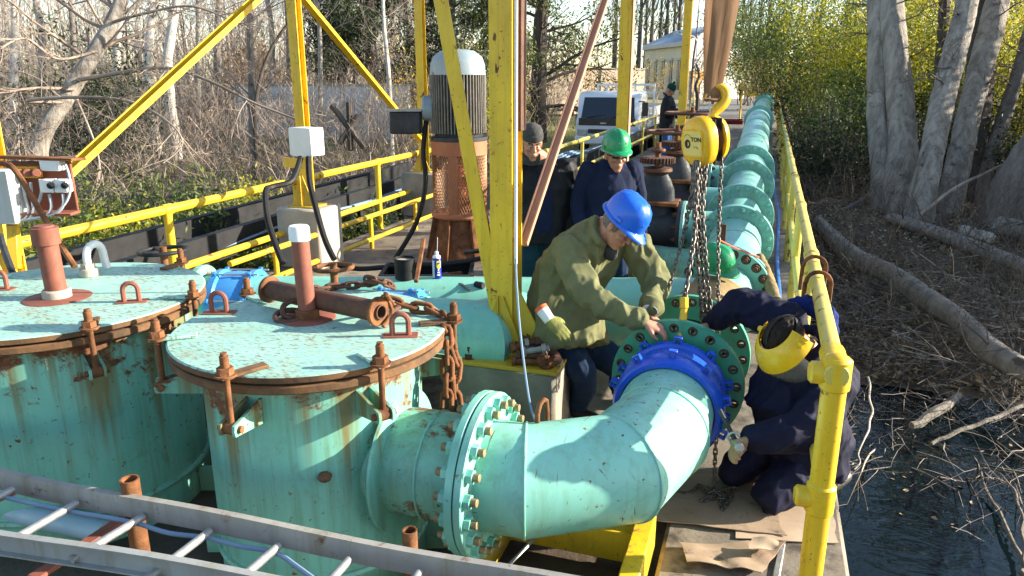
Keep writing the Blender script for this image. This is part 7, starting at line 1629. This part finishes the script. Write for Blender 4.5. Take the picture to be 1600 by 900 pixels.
pcrown = seg_mesh('branches', segs, POPM, 4); ptr = mesh_of(MB().tube([V((0, 0, -.3)), V((0, 0, 3)), V((.05, 0, 8))], [.36, .3, .2], 10), 'trunk', POPM)
words = ['first', 'second', 'third', 'fourth', 'fifth', 'sixth', 'seventh', 'eighth', 'ninth', 'tenth', 'eleventh', 'twelfth', 'thirteenth', 'fourteenth', 'fifteenth', 'sixteenth', 'seventeenth', 'eighteenth', 'nineteenth', 'twentieth', 'twenty-first', 'twenty-second', 'twenty-third', 'twenty-fourth']
for i, px in enumerate((958, 972, 985, 996, 1005, 1014, 1027, 1036, 1047, 1056, 1112, 1122, 1140, 1152, 1163, 1178, 1192, 1215, 1240, 1270, 1310, 1420, 1460, 1580)):
    d = 92+rnd.uniform(-6, 22); t = thing('poplar', 'tall bare poplar in the back row, '+words[i]+' from the left', 'tree', gz(dep(px, 150, d)), gpop); t.rotation_euler = (0, 0, rnd.uniform(0, 6)); sc3 = rnd.uniform(.85, 1.2); t.scale = (sc3,)*3; link('trunk', ptr, t); link('branches', pcrown, t)
for i, (px, d, h, m_, lab) in enumerate(((1022, 60, 3.4, GOLD, 'small golden-leaved tree before the cream building windows'), (1098, 58, 3.0, ORG, 'small tree with sparse orange leaves by the ochre porch'), (940, 48, 3.5, ORG, 'small nearly bare tree behind the truck by the beige wall'))):
    shrub(lab, gz(dep(px, 150, d), 0), 1.8, 1.8, h, 500, .14, m_, None, 140+i, stems=7, twmat=TWIG, cat='tree', name='small_tree')
bare('gnarled dark little tree beside the yellow stand', [(1090, 152, 48), (1087, 135, 48), (1092, 118, 48), (1088, 100, 48)], [.12, .10, .08, .05], BK_DARK, 58, nb=18, blen=(.5, 1.4), group=None, tw=TWIG_D, bz=(.4, 1))
# red valve piece on the walkway, far pipe continuation
tag(MB().cyl(atz(1128, 190, .3), atz(1160, 190, .3), .13, n=14, bev=.02).build('red_pipe_piece', plain('dark_red_paint', (.22, .015, .02), (.15, .01, .015), 4, .5), loc=atz(1140, 190, .3)), 'short dark red pipe piece lying left of the far pipeline', 'pipe')
MB().cyl((XM, 38.0, PZY(38)), (XM, 38.06, PZY(38)), .34, n=32).build('blank_end', M['teal_main'], mp)
# ------------------------------------------------------------ truck
TX, TY = -4.95, 24.3; TG = H(TX, TY)-.02
tk = thing('truck', 'white flatbed truck parked facing the camera behind the faded railing', 'truck', (TX, TY, TG)); WP = plain('white_truck_paint', (.74, .75, .76), (.66, .68, .70), 3, .25, rv=.08); WG = NT('windscreen'); WG.out((.012, .018, .03), .03); DK = plain('dark_grille', (.02, .022, .028), None, 5, .35)
def tl(x, y, z): return V((TX+x, TY+y, TG+z))
b = MB(); prof = [(-.02, .55), (-.05, 1.15), (.10, 1.28), (.32, 2.02), (.55, 2.14), (1.55, 2.16), (1.62, 2.0), (1.62, .55)]
vs = []; n = len(prof)
for x, ins in ((-1.03, .07), (-.97, 0), (.97, 0), (1.03, .07)):
    cyy = sum(p[0] for p in prof)/n; czz = sum(p[1] for p in prof)/n
    for y, z in prof: vs.append(tl(x, y+(cyy-y)*ins, z+(czz-z)*ins))
fs = [(i*n+k, i*n+(k+1) % n, (i+1)*n+(k+1) % n, (i+1)*n+k) for i in range(3) for k in range(n)]+[tuple(range(n)), tuple(3*n+k for k in range(n))]; b.add(vs, fs); b.build('cab', WP, tk)
b = MB(); b.add([tl(-.88, .105, 1.32), tl(.88, .105, 1.32), tl(.82, .30, 1.97), tl(-.82, .30, 1.97)], [(0, 1, 2, 3)]); b.v = [(x, y-.02, z) for x, y, z in b.v]; ws = b.build('windscreen', WG.m, tk)
MB().box(tl(0, -.03, 1.20), (1.86, .06, .24), bev=.02).build('front_panel', DK, tk); MB().box(tl(0, -.075, .90), (1.2, .03, .14), bev=.02).build('grille', DK, tk); MB().box(tl(0, -.12, .62), (2.04, .16, .26), bev=.04).build('bumper', WP, tk)
MB().box(tl(-.1, -.08, 1.16), (.2, .02, .05)).build('front_badge', M['galv'], tk)
for s_ in (-1, 1):
    MB().box(tl(s_*.8, -.075, .86), (.32, .05, .18), bev=.03).build('headlight', M['galv'], tk); MB().box(tl(s_*1.22, .0, 1.62), (.20, .08, .42), bev=.04).build('mirror', DK, tk); MB().tube([tl(s_*1.0, .1, 1.85), tl(s_*1.2, .0, 1.85)], .02, 6).build('mirror_arm', DK, tk)
    b = MB(); b.add([tl(s_*1.035, .45, 1.3), tl(s_*1.035, 1.4, 1.3), tl(s_*1.02, 1.4, 1.95), tl(s_*1.02, .55, 1.95)], [(0, 1, 2, 3)]); b.build('side_window', WG.m, tk)
    for y in (.8, 3.8):
        w_ = MB(); Mx = frame(tl(s_*.92, y, .42), (s_, 0, 0)); w_.lathe([(.22, -.1), (.38, -.1), (.42, -.06), (.42, .06), (.38, .1), (.22, .1)], 24, Mx, closed=True); o = w_.build('wheel', M['rubber'], tk); MB().lathe([(0, .05), (.1, .08), (.22, .06), (.22, -.06)], 18, Mx).build('rim', M['galv'], o)
MB().box(tl(.0, 3.3, 1.0), (2.1, 3.2, .14), bev=.01).build('flatbed', WP, tk); MB().box(tl(0, 3.2, .72), (.9, 3.6, .2)).build('chassis', DK, tk)
for z in (1.35, 1.7, 2.1, 2.36): MB().box(tl(.25, 1.86, z), (2.0, .05, .07), bev=.006).build('headboard_rail', WP, tk)
for x in np.linspace(-.72, 1.22, 7): MB().box(tl(x, 1.82, 1.7), (.06, .05, 1.36), bev=.006).build('headboard_post', WP, tk)
for s_ in (-1, 1): MB().box(tl(s_*1.05, 3.3, 1.35), (.05, 3.2, .5), bev=.008).build('side_board', WP, tk)
for x0, x1 in ((-.7, -.1), (.1, .75)): MB().tube([tl(x0, .06, 1.33), tl(x1, .12, 1.42)], .012, 6).build('wiper', DK, tk)
MB().box(tl(.1, .5, 1.78), (.8, .1, .14), bev=.02).build('sun_visor', M['white_pl'], tk)
